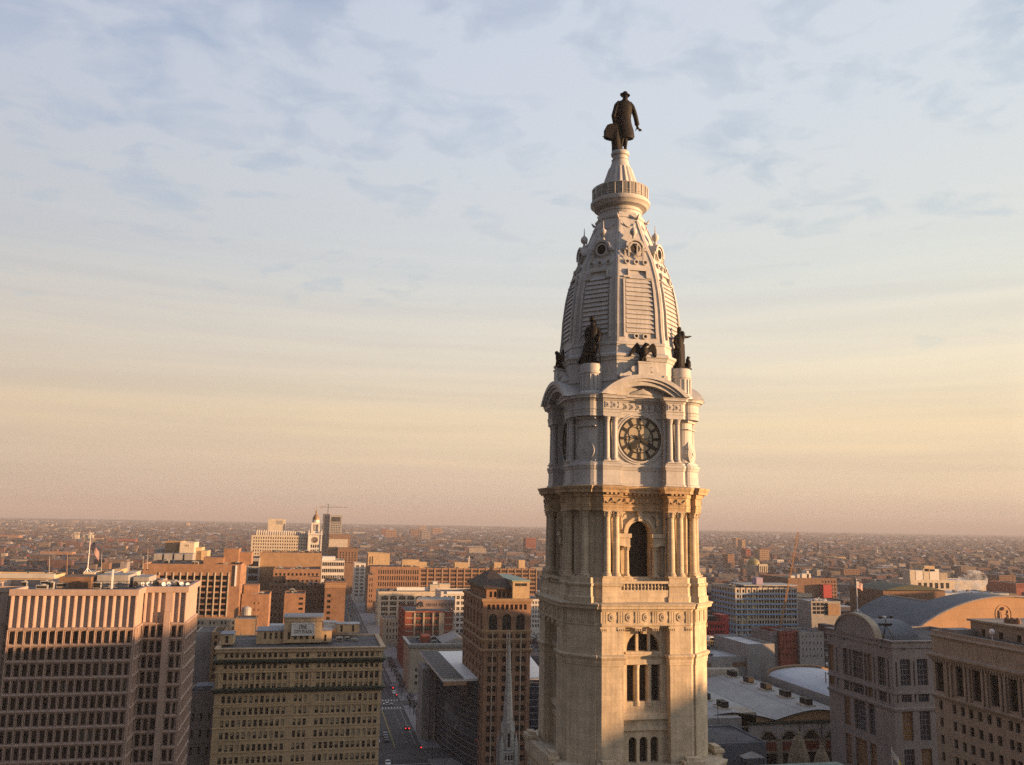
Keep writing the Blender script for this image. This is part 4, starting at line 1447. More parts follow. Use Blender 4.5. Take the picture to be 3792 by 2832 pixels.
M_glass_b = mat('bronze_glass', (0.040, 0.027, 0.018), rough=.2, var=.5, scale=.35, spec=.5)
M_glass_g = mat('grey_glass', (0.075, 0.075, 0.065), rough=.25, var=.5, scale=.35, spec=.5)
rv_ = random.Random(2)
put_windows(o1 + o2 + o4 + o3, msb, (M_glass, M_frame), 'plain', pick=lambda o: rv_.choice([(M_glass,), (M_glass,), (M_glass,), (M_glass_b,), (M_glass_b,), (M_glass_g,)]))
# rooftop plant: low cooling yard with rails, dishes, white mast
zr = mz - 1.45
for xa, xb, ya, yb_, h in ((-66, -58, 262, 274, 3.0), (-57, -49, 264, 276, 3.4), (-48, -44, 266, 278, 2.8)):
    lbox(msb, 'plant_room', M_brown if xa < -60 else M_grey, xa, xb, ya, yb_, zr, zr + h)
b = MB()
for zz in (zr + .7, zr + 1.4, zr + 2.2):
    b.box(-62 - rl.x, -40 - rl.x, 257 - rl.y, 257.12 - rl.y, zz, zz + .1)
for i in range(12):
    b.box(-62 + i * 2 - rl.x - .06, -62 + i * 2 - rl.x + .06, 257 - rl.y, 257.12 - rl.y, zr, zr + 2.3)
b.build('roof_railing', M_iron, msb)
rnd = random.Random(3)
for i in range(9):
    x, y = -46 + i * 1.7 + rnd.uniform(-.4, .4), 258 + rnd.uniform(-1, 3)
    b = MB()
    b.tube((0, 0, 0), (0, 0, 1.3), .06, n=6)
    dirv = Vector((.4 + rnd.uniform(-.3, .3), -.85, .3)).normalized()
    a = dirv.orthogonal().normalized(); c2 = dirv.cross(a)
    rs = []
    for q in range(5):
        rr = .62 * math.sin(q / 4 * 1.2) / math.sin(1.2) + .02
        off = .25 * (q / 4) ** 2
        rs.append([Vector((0, 0, 1.35)) + dirv * off + a * (rr * math.cos(t * math.pi / 6)) + c2 * (rr * math.sin(t * math.pi / 6)) for t in range(12)])
    b.rings(rs, 1, True, True, False)
    b.build('satellite_dish', [M_steel, M_whitemetal if i % 3 else M_dark], msb, loc=(x - rl.x, y - rl.y, zr))
lbox(msb, 'white_mast', M_whitemetal, -50.3, -49.9, 249, 249.4, zr, zr + 5.8)
litter(msb, (wx0 + 3, ex1, 252, 272, mz), 12, 5, zoff=-1.45)
foot((wx0, ex1, YM, 283))

# ------------------------------------------------------------------ buff brick block with the roof sign
YC = 300.0
cx0, cx1 = at(806, 2397, YC).x, at(1418, 2395, YC).x
cz = at(1110, 2397, YC).z
one = thing('hotel_block', 'tall buff brick block with two dark cornices and a big white roof sign', 'office building', ((cx0 + cx1) / 2, YC, 0))
rl = one.location
WW = cx1 - cx0
U_ = lambda px: at(px, 2500, YC).x - cx0
zC = lambda y: at(1110, y, YC).z
k4 = lambda q: 700 + q * .36315
y4 = lambda q: 2232 + q * .36315
# 12 + 3 + 12 bays
cl = []
for l, r, n in ((336, 1008, 12), (1072, 1224, 3), (1288, 1940, 12)):
    a, c = U_(k4(l)), U_(k4(r))
    pt = (c - a) / n
    cl += [(a + pt * i + pt * .19, a + pt * i + pt * .81) for i in range(n)]
rw = []
heads = [(485, 555, 0), (612, 665, 0), (700, 780, 1), (815, 870, 0), (935, 1010, 1), (1060, 1130, 0), (1180, 1250, 0), (1300, 1372, 0), (1425, 1495, 0), (1550, 1620, 0)]
z_list = [(zC(y4(b_)), zC(y4(t_)), a_) for t_, b_, a_ in heads]
pt = z_list[-2][1] - z_list[-1][1]
for i in range(1, 6):
    z_list.append((z_list[9][0] - pt * i, z_list[9][1] - pt * i, 0))
z_list = sorted([q for q in z_list if q[0] > 1])
AR = [q[2] for q in z_list]
b = MB()
dp = 32.0
ops = facade(b, (-WW / 2, 0, 0), (1, 0, 0), (0, -1, 0), WW, cz, cl, [q[:2] for q in z_list], .4, arch=lambda c, r: AR[r])
opsE = facade(b, (WW / 2, 0, 0), (0, 1, 0), (1, 0, 0), dp, cz, cols(9, dp, 1.2), [q[:2] for q in z_list], .4)
opsW = facade(b, (-WW / 2, dp, 0), (0, -1, 0), (-1, 0, 0), dp, cz, [], [], .4)
b.face([(WW / 2, dp, 0), (-WW / 2, dp, 0), (-WW / 2, dp, cz), (WW / 2, dp, cz)])
for q in ops + opsE: q['p'] = q['p'] + rl
# sills, string courses, corner quoins, the two-storey piers
for lo, hi, a_ in z_list:
    b.box(-WW / 2 - .1, WW / 2 + .1, -.14, .02, lo - .42, lo - .16)
for yy, h, o_ in ((2232 + 475 * .36315 - 6, .45, .3), (2232 + 685 * .36315, .5, .45), (2232 + 1035 * .36315, .35, .25)):
    b.box(-WW / 2 - o_, WW / 2 + o_, -o_, .02, zC(yy) - h, zC(yy))
for u0_, u1_ in zip([0] + [c[1] for c in cl], [c[0] for c in cl] + [WW]):
    w_ = min(u1_ - u0_, 1.0)
    m_ = (u0_ + u1_) / 2
    b.box(-WW / 2 + m_ - w_ * .32, -WW / 2 + m_ + w_ * .32, -.3, .02, zC(y4(875)), zC(y4(695)))
b.build('wall', M_yellow, one)
b = MB()
b.face([(-WW / 2 + .5, .5, cz - .5), (WW / 2 - .5, .5, cz - .5), (WW / 2 - .5, dp - .5, cz - .5), (-WW / 2 + .5, dp - .5, cz - .5)])
b.build('roof', M_roof, one)
cornice(one, cx0, cx1, YC, YC + dp, [(.02, cz - 1.6), (.5, cz - 1.3), (.6, cz - .6), (.9, cz - .3), (.9, cz), (-.6, cz + .02), (-.6, cz - .5)], M_buffstone)
for yy in (590, 880):
    zz = zC(y4(yy))
    cornice(one, cx0, cx1, YC, YC + dp, [(.02, zz - .9), (.5, zz - .6), (.6, zz - .1), (1.25, zz + .1), (1.3, zz + .45), (.02, zz + .75)], M_copper)
    b = MB()
    for i in range(60):
        x = -WW / 2 + WW * (i + .5) / 60
        b.box(x - .14, x + .14, -1.05, -.02, zz - .5, zz + .02)
    b.build('brackets', M_copper, one)
put_windows(ops + opsE, one, (M_glass, M_sash, M_blind), 'blind')


def face_box(root, pl, pr, yt, yb, Y, dep, m, mr=None, wl_=None, name='penthouse', roofm=True):
    A, B = at(pl, yt, Y), at(pr, yb, Y)
    z1, z0 = at((pl + pr) / 2, yt, Y).z, at((pl + pr) / 2, yb, Y).z
    rl = root.location
    b = MB()
    op = facade(b, (A.x - rl.x, Y - rl.y, z0), (1, 0, 0), (0, -1, 0), B.x - A.x, z1 - z0, wl_[0] if wl_ else [], wl_[1] if wl_ else [], .25)
    x0, x1, y0, y1 = A.x - rl.x, B.x - rl.x, Y - rl.y, Y + dep - rl.y
    for q in (((x1, y0), (x1, y1)), ((x1, y1), (x0, y1)), ((x0, y1), (x0, y0))):
        b.face([(*q[0], z0), (*q[1], z0), (*q[1], z1), (*q[0], z1)])
    o = b.build(name, m, root)
    b = MB()
    b.box(x0 - .2, x1 + .2, y0 - .2, y1 + .2, z1, z1 + .25)
    b.build('roof', mr or M_roof, o)
    for q in op:
        c = bpy.data.objects.new('window', win_mesh(q['w'], q['h'], 'sash', (M_glass, M_sash)))
        COL.objects.link(c); c.parent = o; c.location = q['p']
    return o, (x0, x1, y0, y1, z0, z1)


M_roofblue = mat('slate_roof', (0.17, 0.19, 0.22), rough=.6, var=.2, scale=.3)
YP = 310.0
mw_ = at(1100, 2300, YP).x - at(1000, 2300, YP).x
uu = mw_ / 100
f1, g1 = face_box(one, k4(975), k4(1350), y4(150), y4(405), YP, 12, M_yellow, M_roofblue,
                  ([(u * .36315 * uu, (u + 28) * .36315 * uu) for u in (40, 105, 165, 225, 290)], [(1.0, 3.4)]))
f2, g2 = face_box(one, k4(690), k4(972), y4(290), y4(418), YP + 1.5, 12, M_yellow, M_roofblue,
                  ([(u * .36315 * uu, (u + 26) * .36315 * uu) for u in (75, 130, 187, 240)], [(1.5, 3.7)]))
f3, g3 = face_box(one, k4(1352), k4(1452), y4(285), y4(398), YP + .5, 7, M_yellow, M_roofblue, ([(.9, 1.7)], [(.2, 2.4)]))
f4, g4 = face_box(one, k4(1510), k4(1735), y4(220), y4(305), YP + 15, 6, M_yellow, M_roof_l, ([(1.2, 2.0), (5.2, 6.0)], [(.3, 2.6)]))
f5, g5 = face_box(one, k4(325), k4(450), y4(325), y4(425), YP - 4, 8, M_yellow, M_roofblue, ([(1.4, 2.4)], [(.4, 2.6)]))
f6, g6 = face_box(one, k4(1375), k4(1500), y4(205), y4(268), YP + 18, 6, M_whitemetal, M_roof_l)
f7, g7 = face_box(one, k4(825), k4(975), y4(238), y4(285), YP + 15, 6, M_cream, M_roof_l)
# moulded cornice of the sign house
x0, x1, y0, y1, z0, z1 = g1
b = MB()
b.rings([[(x0 - q, y0 - q, z), (x1 + q, y0 - q, z), (x1 + q, y1 + q, z), (x0 - q, y1 + q, z)] for q, z in ((0, z1 - 1.5), (.25, z1 - 1.3), (.25, z1 - .9), (.02, z1 - .85), (.05, z1 - .3), (.45, z1 - .1), (.45, z1 + .2), (.2, z1 + .2))], 0, True, False, False)
b.build('cornice', M_buffstone, f1)
# the sign
sg = thing('roof_sign', 'white framed roof sign lettered ONE CITY PLAZA on the buff brick penthouse', 'sign', (0, 0, 0))
A, B = at(k4(1057), y4(210), YP), at(k4(1270), y4(322), YP)
sx0, sx1, sz1, sz0 = A.x, B.x, A.z, at(k4(1163), y4(322), YP).z
sg.location = ((sx0 + sx1) / 2, YP - .7, sz0)
sw, shh = sx1 - sx0, sz1 - sz0
b = MB(); b.box(-sw / 2, sw / 2, 0, .25, 0, shh); b.build('board', mat('sign_white', (.55, .55, .53), rough=.6, var=.1, scale=.6, streak=.1), sg)
b = MB()
f = .28
b.box(-sw / 2 - f, sw / 2 + f, -.15, .3, -f, 0); b.box(-sw / 2 - f, sw / 2 + f, -.15, .3, shh, shh + f)
b.box(-sw / 2 - f, -sw / 2, -.15, .3, 0, shh); b.box(sw / 2, sw / 2 + f, -.15, .3, 0, shh)
for x in (-sw * .3, sw * .3): b.box(x - .1, x + .1, .25, .72, shh * .3, shh * .4)
b.build('sign_frame', M_whitemetal, sg)


def text(body, size, loc, m, parent, name='lettering', ext=.04, rz=0.0, width=None):
    cu = bpy.data.curves.new(name, 'FONT')
    cu.body = body; cu.size = size; cu.align_x = 'CENTER'; cu.extrude = ext
    o = bpy.data.objects.new(name, cu)
    COL.objects.link(o)
    dg = bpy.context.evaluated_depsgraph_get()
    me = bpy.data.meshes.new_from_object(o.evaluated_get(dg))
    bpy.data.objects.remove(o)
    me.materials.clear(); me.materials.append(m)
    k = 1.0
    if width:
        xs = [v.co.x for v in me.vertices]
        k = width / (max(xs) - min(xs))
    me.transform(Matrix.Rotation(math.pi / 2, 4, 'X') @ Matrix.Diagonal((k, 1, 1, 1)))
    o = bpy.data.objects.new(name, me)
    COL.objects.link(o)
    o.parent = parent; o.location = loc; o.rotation_euler.z = rz
    return o


M_letter = mat('dark_letters', (.03, .03, .03), rough=.6, var=.1, scale=1)
text('ONE', shh * .5, (0, -.06, shh * .55), M_letter, sg, width=sw * .36)
text('CITY PLAZA', shh * .42, (0, -.06, shh * .14), M_letter, sg, width=sw * .82)
litter(one, (cx0 + 4, cx1, YC + 14, YC + dp, cz), 10, 9, zoff=-.5)
b = MB(); b.tube((0, 0, 0), (0, 0, 4.2), .09, n=6); b.tube((0, 0, 3.0), (.6, 0, 2.4), .05, n=5)
b.build('vent_pipe', M_steel, one, loc=(k4(520) * 0 + at(k4(520), y4(400), YC + 9).x - one.location.x, 9, cz - .5))
foot((cx0, cx1, YC, YC + dp))
# low dark roofs and stone house in the gap between the two blocks
st, sb, so = bld('stone_house', 'narrow grey stone house front squeezed between the office block and buff brick block', 'building', 700, 800, 2560, 318, 14, M_greystone, M_roof,
                 S=(706, 796, 3, .34, 2640, 62, 3, .5), style='sash')
litter(st, sb, 3, 4)
lbox(st, 'skylight', M_roofblue, sb[0] + 1.5, sb[0] + 7, sb[2] + 3, sb[2] + 10, sb[4] - .9, sb[4] + 1.2)
pk_, pb, po = bld('blank_block', 'plain mauve grey blank wall rising behind the gap beside the buff brick block', 'building', 727, 790, 2338, 352, 16, M_grey, M_roof, par=.5)
tb_, tb2, to_ = bld('brick_block', 'narrow tan brick block with one column of dark windows beside the mauve wall', 'building', 785, 830, 2340, 340, 14, M_tan, M_roof,
                    S=(789, 812, 1, .45, 2352, 24, 7, .55), style='plain')

# ------------------------------------------------------------------ city beyond: blocks left of the street
def q3(x, y): return 700 + x * .36315, 1850 + y * .36315
def q5(x, y): return 1250 + x * .36315, 1850 + y * .36315
def q6(x, y): return 1300 + x * .36315, 2232 + y * .36315
def q7(x, y): return 2560 + x * .2869, 1900 + y * .2869
def q8(x, y): return 2560 + x * .2869, 2358 + y * .2869
def qr(x, y): return 3000 + x * .358, 1900 + y * .358
def qs(x, y): return 3000 + x * .36315, 2232 + y * .36315


WD = (M_dark, M_frame)
WG = (M_glass, M_cream)
# orange block with deep concrete window grid
o_, ob, op = bld('orange_block', 'orange brick office block with a deep cream window grid, right of the office block', 'office building', 530, 893, 2088, 470, 40, M_orange, M_roof,
                 S=(590, 848, 10, .86, 2131, 21.7, 7, .72), E=(3, .2), ms=(M_glass, M_cream, M_blind), style='frame', d=.9)
foot(ob)
x0, x1 = at(590, 2130, 470).x, at(848, 2130, 470).x
b = MB()
zt, zb = at(700, 2119, 470).z, at(700, 2283, 470).z
for i in range(11):
    x = x0 + (x1 - x0) * i / 10
    b.box(x - .25 - o_.location.x, x + .25 - o_.location.x, -.4, -.003, zb, zt)
b.build('mullions', M_cream, o_)
b = MB()
zp = at(700, 2288, 470).z
b.box(ob[0] - 3 - o_.location.x, ob[1] + 1 - o_.location.x, -9, -.5, 0, zp)
for k, yy in enumerate((2304, 2325)):
    z = at(700, yy, 461).z
    for i in range(9):
        for dx_ in (0, 1.8):
            x = ob[0] + 2 + i * 5.4 + dx_ - o_.location.x
            b.box(x - .4, x + .4, -9.06, -9.0, z - 1.0, z + .4, 1)
b.build('podium', [M_beige, M_dark], o_)
penthouse(o_, q3(150, 0)[0], q3(350, 0)[0], 2064, 2092, 482, 14, M_orange, 2)
penthouse(o_, q3(358, 0)[0], q3(500, 0)[0], 2031, 2090, 486, 14, M_orange)
penthouse(o_, q3(505, 0)[0], q3(632, 0)[0], 2045, 2090, 492, 14, M_orange, 2)
litter(o_, ob, 12, 21)
lbox(o_, 'flue', M_whitemetal, ob[1] - 2.6, ob[1] - 1.8, 469.2, 469.9, at(890, 2170, 470).z, ob[4] - .5)
# dark glass wing and tan blank tower of the hospital
g_, gb, _ = bld('glass_wing', 'dark glass wing with grey bands left of the tan blank hospital wall', 'building', 918, 961, 2066, 630, 30, M_grey, M_roof,
                S=(922, 959, 1, .95, 2078, 27, 4, .68), style='mull3', ms=(M_glass, M_iron))
t_, tb, _ = bld('hospital_tower', 'broad hospital block with a blank tan brick wall under the white clock tower', 'hospital', 962, 1192, 2046, 640, 34, M_tan, M_roof, E=(4, .3))
litter(t_, tb, 14, 31); foot(tb); foot(gb)
h1, hb1, _ = bld('hospital_wing', 'stepped hospital wing with a row of dark windows, against the blank tan wall', 'hospital', 1013, 1188, 2107, 600, 36, M_orange, M_roof,
                 S=(1016, 1182, 11, .5, 2122, 27, 5, .34))
h2, hb2, _ = bld('hospital_wing', 'middle hospital wing, orange at the top with three pairs of windows', 'hospital', 1058, 1184, 2136, 588, 11.5, M_orange, M_roof,
                 S=(1062, 1180, 7, .45, 2147, 21, 7, .38))
h3, hb3, _ = bld('hospital_wing', 'wide dark hospital base with many window rows, below the stepped wings', 'hospital', 998, 1210, 2164, 576, 11.5, M_brown, M_roof,
                 S=(1002, 1206, 13, .5, 2170, 25, 8, .38))
h4, hb4, _ = bld('hospital_wing', 'small brick hospital wing, blank on the left, pale window strip on the right', 'hospital', 1054, 1131, 2197, 520, 20, M_orange, M_roof,
                 S=(1104, 1127, 1, .7, 2212, 19, 6, .45))
h5, hb5, _ = bld('hospital_wing', 'blank brown brick wing beside the street, with a banded orange top', 'hospital', 1205, 1281, 2152, 545, 30, M_brown, M_roof,
                 S=(1210, 1232, 1, .6, 2200, 21, 5, .5))
cornice(h5, *hb5[:4], [(.02, hb5[4] - 4), (.4, hb5[4] - 3.7), (.4, hb5[4] - 3.2), (.05, hb5[4] - 3), (.05, hb5[4] - 2), (.4, hb5[4] - 1.8), (.4, hb5[4] - 1.3), (.02, hb5[4] - 1.1)], M_tan)
h6, hb6, _ = bld('brick_block', 'plain orange brick block with a dark joint and few windows, left of the hospital', 'building', 896, 998, 2200, 480, 22, M_orange, M_roof,
                 S=(936, 968, 2, .2, 2230, 24, 3, .3), E=(3, .25))
penthouse(h6, q3(560, 0)[0], q3(705, 0)[0], 2166, 2204, 488, 10, M_orange, 1)
h7, hb7, _ = bld('brick_block', 'small pinkish rooftop house with white top behind the buff brick block', 'building', 871, 945, 2291, 425, 14, M_tan, M_roof_l)
for r_, q, n in ((h1, hb1, 8), (h3, hb3, 5), (h4, hb4, 4), (h5, hb5, 5), (h6, hb6, 6)):
    litter(r_, q, n, n * 7); foot(q)
foot(hb2); foot(hb7)
wt_ = thing('water_tank', 'grey round rooftop tank on the orange brick block left of the hospital', 'water tank', (*at(q3(580, 0)[0], 2290, 470).to_2d(), at(q3(580, 0)[0], 2291, 470).z))
b = MB(); b.lathe([(2.4, 0), (2.4, 4.6), (2.5, 4.7), (2.0, 5.6), (.3, 6.3)], 16); b.build('tank', M_steel, wt_)
b = MB()
for sx in (-1, 1):
    for sy in (-1, 1): b.tube((sx * 1.6, sy * 1.6, -3), (sx * 1.6, sy * 1.6, 0), .15, n=5)
b.build('stand', M_iron, wt_)
w1, wb1, _ = bld('glass_strip_block', 'low office block with white bands and strip windows right of the hospital tower', 'office building', 1192, 1276, 2075, 720, 30, M_white, M_roof,
                 S=(1194, 1275, 12, .8, 2082, 24, 4, .55), style='plain')
penthouse(w1, q3(1360, 0)[0], q3(1490, 0)[0], 2061, 2078, 735, 12, M_whitemetal)
w2, wb2, _ = bld('slim_block', 'slim white building with paired windows beside the street', 'building', 1313, 1355, 2085, 980, 26, M_white, M_roof,
                 S=(1315, 1352, 2, .62, 2092, 13.3, 9, .62), style='mull3', ms=(M_glass, M_white))
w3, wb3, _ = bld('brown_block', 'shaded brown block right behind the slim white building', 'building', 1355, 1372, 2100, 985, 26, M_brown, M_roof)
w4, wb4, _ = bld('tan_block', 'low tan block in the gap between white strip offices and slim white building', 'building', 1277, 1312, 2085, 1500, 30, M_tan, M_roof,
                 S=(1279, 1310, 4, .4, 2092, 18, 3, .3))
for q in (wb1, wb2, wb3, wb4): foot(q)
y1_, yb1, _ = bld('yellow_block', 'bright yellow blank brick block with arched corner on the skyline right of the street', 'building', 1364, 1444, 2048, 1100, 30, M_yellow, M_roof,
                  S=(1367, 1384, 2, .5, 2060, 40, 1, .7), arch=lambda c, r: True)
foot(yb1)
br1, bb1, _ = bld('brown_loft', 'brown brick loft with red window bays near the far clock tower', 'building', 1252, 1326, 2030, 1080, 40, M_brown, M_roof,
                  S=(1256, 1322, 6, .4, 2044, 9, 5, .6))
br2, bb2, _ = bld('pink_loft', 'pinkish plain loft left of the brown loft with red bays', 'building', 1214, 1252, 2028, 1120, 40, M_tan, M_roof)
foot(bb1); foot(bb2)

# ------------------------------------------------------------------ white newspaper building with clock tower
YI = 1000.0
inq, ib, _ = bld('white_building', 'long cream office building with rows of small windows, attached left of the clock tower', 'office building', 932, 1146, 1982, YI, 40, M_cream, M_roof,
                 S=(937, 1141, 23, .48, 1989, 11.7, 8, .55), ms=(mat('rusty_glass', (.09, .045, .03), rough=.5, var=.3), M_cream), d=.5)
zi = ib[4]
b = MB()
xa, xb = at(947, 1975, YI).x - inq.location.x, at(1147, 1975, YI).x - inq.location.x
za = at(1040, 1967, YI).z
for i in range(24):
    x = xa + (xb - xa) * (i + .5) / 24
    w = (xb - xa) / 24 * .3
    b.box(x - w, x + w, 1.2, 6, zi - .9, za)
    b.lathe([(w, za), (w * .7, za + .6), (.1, za + .9)], 6, (x, 3))
b.box(xa, xb, 3.5, 7, zi - .9, za - 1.8, 1)
b.build('attic_storey', [M_white, M_brown], inq)
A, B = at(994, 1921, YI + 12), at(1054, 1966, YI + 12)
lbox(inq, 'plant_house', M_cream, A.x, B.x, YI + 12, YI + 30, zi - .9, A.z)
bx0, bx1 = at(1024, 1930, YI + 12).x, at(1048, 1930, YI + 12).x
lbox(inq, 'louvre', M_grey, bx0, bx1, YI + 11.9, YI + 12.2, at(1030, 1941, YI + 12).z, at(1030, 1927, YI + 12).z)
foot(ib)
tc0, tc1 = at(1144, 1975, YI - 4).x, at(1191, 1975, YI - 4).x
tcx, tw = (tc0 + tc1) / 2, (tc1 - tc0) / 2
nt = thing('clock_tower', 'distant white tower with a dark clock and small gold dome, left of the street', 'clock tower', (tcx, YI - 4 + tw, 0))
zT = at(1167, 1974, YI - 4).z
b = MB()
hd_ = [(at(1167, y, YI - 4).z) for y in (2016, 2028, 2034, 2046)]
ow_ = []
for i in range(4):
    a = i * math.pi / 2
    U = Vector((math.cos(a), math.sin(a), 0)); N_ = Vector((math.sin(a), -math.cos(a), 0))
    o = facade(b, N_ * tw - U * tw, U, N_, 2 * tw, zT, cols(4, 2 * tw, 1.6, 2, 2), [(hd_[3], hd_[2]), (hd_[1], hd_[0])], .6, arch=lambda c, r: True)
    if i in (0, 3): ow_ += o
b.face([(-tw, -tw, zT), (tw, -tw, zT), (tw, tw, zT), (-tw, tw, zT)])
for s_ in (-1, 1):
    for t_ in (-1, 1):
        b.box(s_ * tw - .7, s_ * tw + .7, t_ * tw - .7, t_ * tw + .7, 0, zT + 1.5)
        b.lathe([(.7, zT + 1.5), (.3, zT + 3), (.05, zT + 4)], 6, (s_ * tw, t_ * tw))
b.build('shaft', M_white, nt)
b = MB()
b.rings([[(-tw - q, -tw - q, z), (tw + q, -tw - q, z), (tw + q, tw + q, z), (-tw - q, tw + q, z)] for q, z in ((.72, zT - 2), (1.3, zT - 1.5), (1.3, zT - .8), (.72, zT - .6))], 0, True, False, False)
b.build('cornice', M_white, nt)
for q in ow_: q['p'] = q['p'] + nt.location
put_windows(ow_, nt, (M_dark,), 'plain')
zc2 = at(1166, 1999, YI - 4).z
for a in (0, -90):
    r_ = Vector((*rot2((0, -tw - .05), R(a)), zc2))
    b = MB(); disc_y(b, 0, 0, .1, -.15, 3.2, 24); ck = b.build('clock_face', mat('dark_dial', (.10, .07, .05), rough=.4, var=.2), nt, loc=r_, rz=R(a))
    b = MB(); ring_y(b, 3.1, 3.5, .1, -.3, 24); b.build('dial_frame', M_cream, ck)
    b = MB(); b.box(-.12, .12, -.3, -.16, -.3, 2.6); b.box(-1.9, .2, -.3, -.16, -.15, .15); b.build('clock_hand', M_cream, ck)
zl = at(1170, 1935, YI).z
b = MB()
hw2 = tw * .66
b.prism([(-hw2, -hw2), (hw2, -hw2), (hw2, hw2), (-hw2, hw2)], zT, zT + 2.4)
for s_ in (-1, 1):
    for t_ in (-1, 1):
        b.box(s_ * hw2 * .82 - 1.0, s_ * hw2 * .82 + 1.0, t_ * hw2 * .82 - 1.0, t_ * hw2 * .82 + 1.0, zT + 2.4, zl - 2)
for i in (-1, 0, 1):
    b.box(i * 1.5 - .3, i * 1.5 + .3, -hw2 * .8, hw2 * .8, zT + 2.4, zl - 2)
    b.box(-hw2 * .8, hw2 * .8, i * 1.5 - .3, i * 1.5 + .3, zT + 2.4, zl - 2)
b.box(-hw2, hw2, -hw2, hw2, zl - 2, zl)
b.lathe([(hw2 * .85, zl), (hw2 * .85, zl + 3), (hw2 * .92, zl + 3.2)], 12)
b.build('lantern', M_white, nt)
b = MB()
b.lathe([(hw2 * .88, zl + 3.2), (hw2 * .84, zl + 5), (hw2 * .66, zl + 7), (hw2 * .36, zl + 8.6), (.9, zl + 9.4), (.8, zl + 11), (1.1, zl + 11.4), (.5, zl + 13), (.25, zl + 14), (.08, zl + 18)], 14)
auto_smooth(b.build('dome', mat('gilded_copper', (.22, .13, .05), rough=.4, var=.25, scale=.6, spec=.5), nt), 40)
foot((tcx - tw, tcx + tw, YI - 6, YI + 20))

# ------------------------------------------------------------------ dark high-rise under construction, tower crane
dk, db, _ = bld('high_rise', 'slate grey high-rise with pale window panel rising above the horizon', 'high-rise', 1197, 1222, 1902, 1900, 40, mat('slate_panels', (.10, .10, .105), var=.15, scale=.1), M_roof)
d2, db2, _ = bld('high_rise', 'high-rise with a white window wall beside its slate grey core, under the crane', 'high-rise', 1222, 1268, 1907, 1895, 45, M_grey, M_roof_l,
                 S=(1226, 1264, 6, .5, 1934, 8.5, 5, .62))
x0, x1 = at(1224, 1915, 1893).x, at(1266, 1915, 1893).x
lbox(d2, 'dark_band', M_dark, x0 + 2.5, x1 - 2.5, 1894.5, 1895.2, at(1240, 1931, 1893).z, at(1240, 1914, 1893).z)
lbox(d2, 'base_wing', M_brown, db2[0], at(1297, 1978, 1880).x, 1870, 1894, 0, at(1250, 1977, 1880).z)
lbox(d2, 'arcade', M_cream, db2[0], at(1288, 1999, 1868).x, 1862, 1869.5, 0, at(1250, 1996, 1868).z)
foot((db[0], db2[1] + 20, 1860, 1945))
ck_ = thing('tower_crane', 'thin tower crane with a long horizontal jib above the slate grey high-rise', 'crane', (at(1214, 1900, 1920).x, 1920, 0))
zm = at(1214, 1866, 1920).z
b = MB()
b.tube((0, 0, 60), (0, 0, zm), .9, .9, 4); b.build('mast', M_iron, ck_)
b = MB()
zj = at(1214, 1877, 1920).z
b.tube((-16, 0, zj), (42, 0, zj), .6, .4, 4); b.tube((0, 0, zm), (30, 0, zj), .15, n=3); b.tube((0, 0, zm), (-14, 0, zj), .15, n=3)
b.build('jib', M_iron, ck_)
b = MB(); b.box(-17, -12, -1, 1, zj - 3, zj + .6); b.build('counterweight', M_grey, ck_)

# ------------------------------------------------------------------ long loft row and white terracotta blocks east of the street
l1, lb1, _ = bld('loft_block', 'orange brick loft with tall triple windows, left half of the long row', 'loft building', 1371, 1555, 2098, 900, 30, M_orange, M_roof,
                 S=(1400, 1552, 18, .52, 2110, 22.5, 5, .68), W=(5, .3))
l2, lb2, _ = bld('loft_block', 'long orange loft with wide grid windows, right half of the long row', 'loft building', 1555, 1987, 2104, 902, 30, M_orange, M_roof,
                 S=(1557, 1985, 16, .80, 2110, 15.4, 6, .62), ms=(M_glass, M_orange), style='mull3')
b = MB()
for i in range(17):
    x = lb2[0] + (lb2[1] - lb2[0]) * i / 16 - l2.location.x
    b.box(x - .5, x + .5, -.45, -.003, 0, lb2[4])
b.build('piers', M_tan, l2)
for root, l, r, t, bt, w in ((l1, 660, 830, 612, 690, 2), (l1, 833, 910, 635, 696, 1), (l2, 1197, 1330, 640, 700, 1), (l2, 1597, 1668, 640, 700, 0), (l2, 1848, 1912, 616, 700, 0)):
    (pl, pt_), (pr, pb_) = q5(l, t), q5(r, bt)
    penthouse(root, pl, pr, pt_, pb_ + 6, 912, 9, M_yellow, w)
litter(l2, lb2, 34, 77); litter(l1, lb1, 8, 78); foot(lb1); foot(lb2)
l3, lb3, _ = bld('loft_block', 'narrow orange end loft stepping down beside the street at the row left end', 'loft building', 1364, 1384, 2128, 860, 30, M_orange, M_roof,
                 S=(1367, 1383, 2, .4, 2140, 20, 5, .6))
foot(lb3)
c1, cb1, _ = bld('terracotta_block', 'pale green grey terracotta block with arched top windows and rooftop billboard', 'loft building', 1402, 1632, 2190, 760, 30, M_cream, M_roof,
                 S=(1410, 1632, 7, .78, 2206, 20.5, 4, .72), W=(6, .4), style='mull3', ms=(M_glass, M_cream), arch=lambda c, r: .35 if r == 3 else False)
foot(cb1)
A, B = at(1470, 2174, 772), at(1586, 2187, 772)
bbd = thing('billboard', 'long white rooftop billboard seen edge on, on the terracotta block', 'billboard', ((A.x + B.x) / 2, 772, cb1[4] - .9))
b = MB(); b.box(A.x - bbd.location.x, B.x - bbd.location.x, 0, .4, .8, A.z - bbd.location.z); b.build('panel', M_whitemetal, bbd)
b = MB()
for i in range(7):
    x = A.x - bbd.location.x + (B.x - A.x) * (i + .5) / 7
    b.tube((x, .5, 0), (x, .5, 3.2), .1, n=4); b.tube((x, .5, 2.5), (x, 3.0, 0), .08, n=4)
b.build('supports', M_iron, bbd)
penthouse(c1, q5(945, 0)[0], q5(1035, 0)[0], 2165, 2192, 770, 10, M_cream, 1)
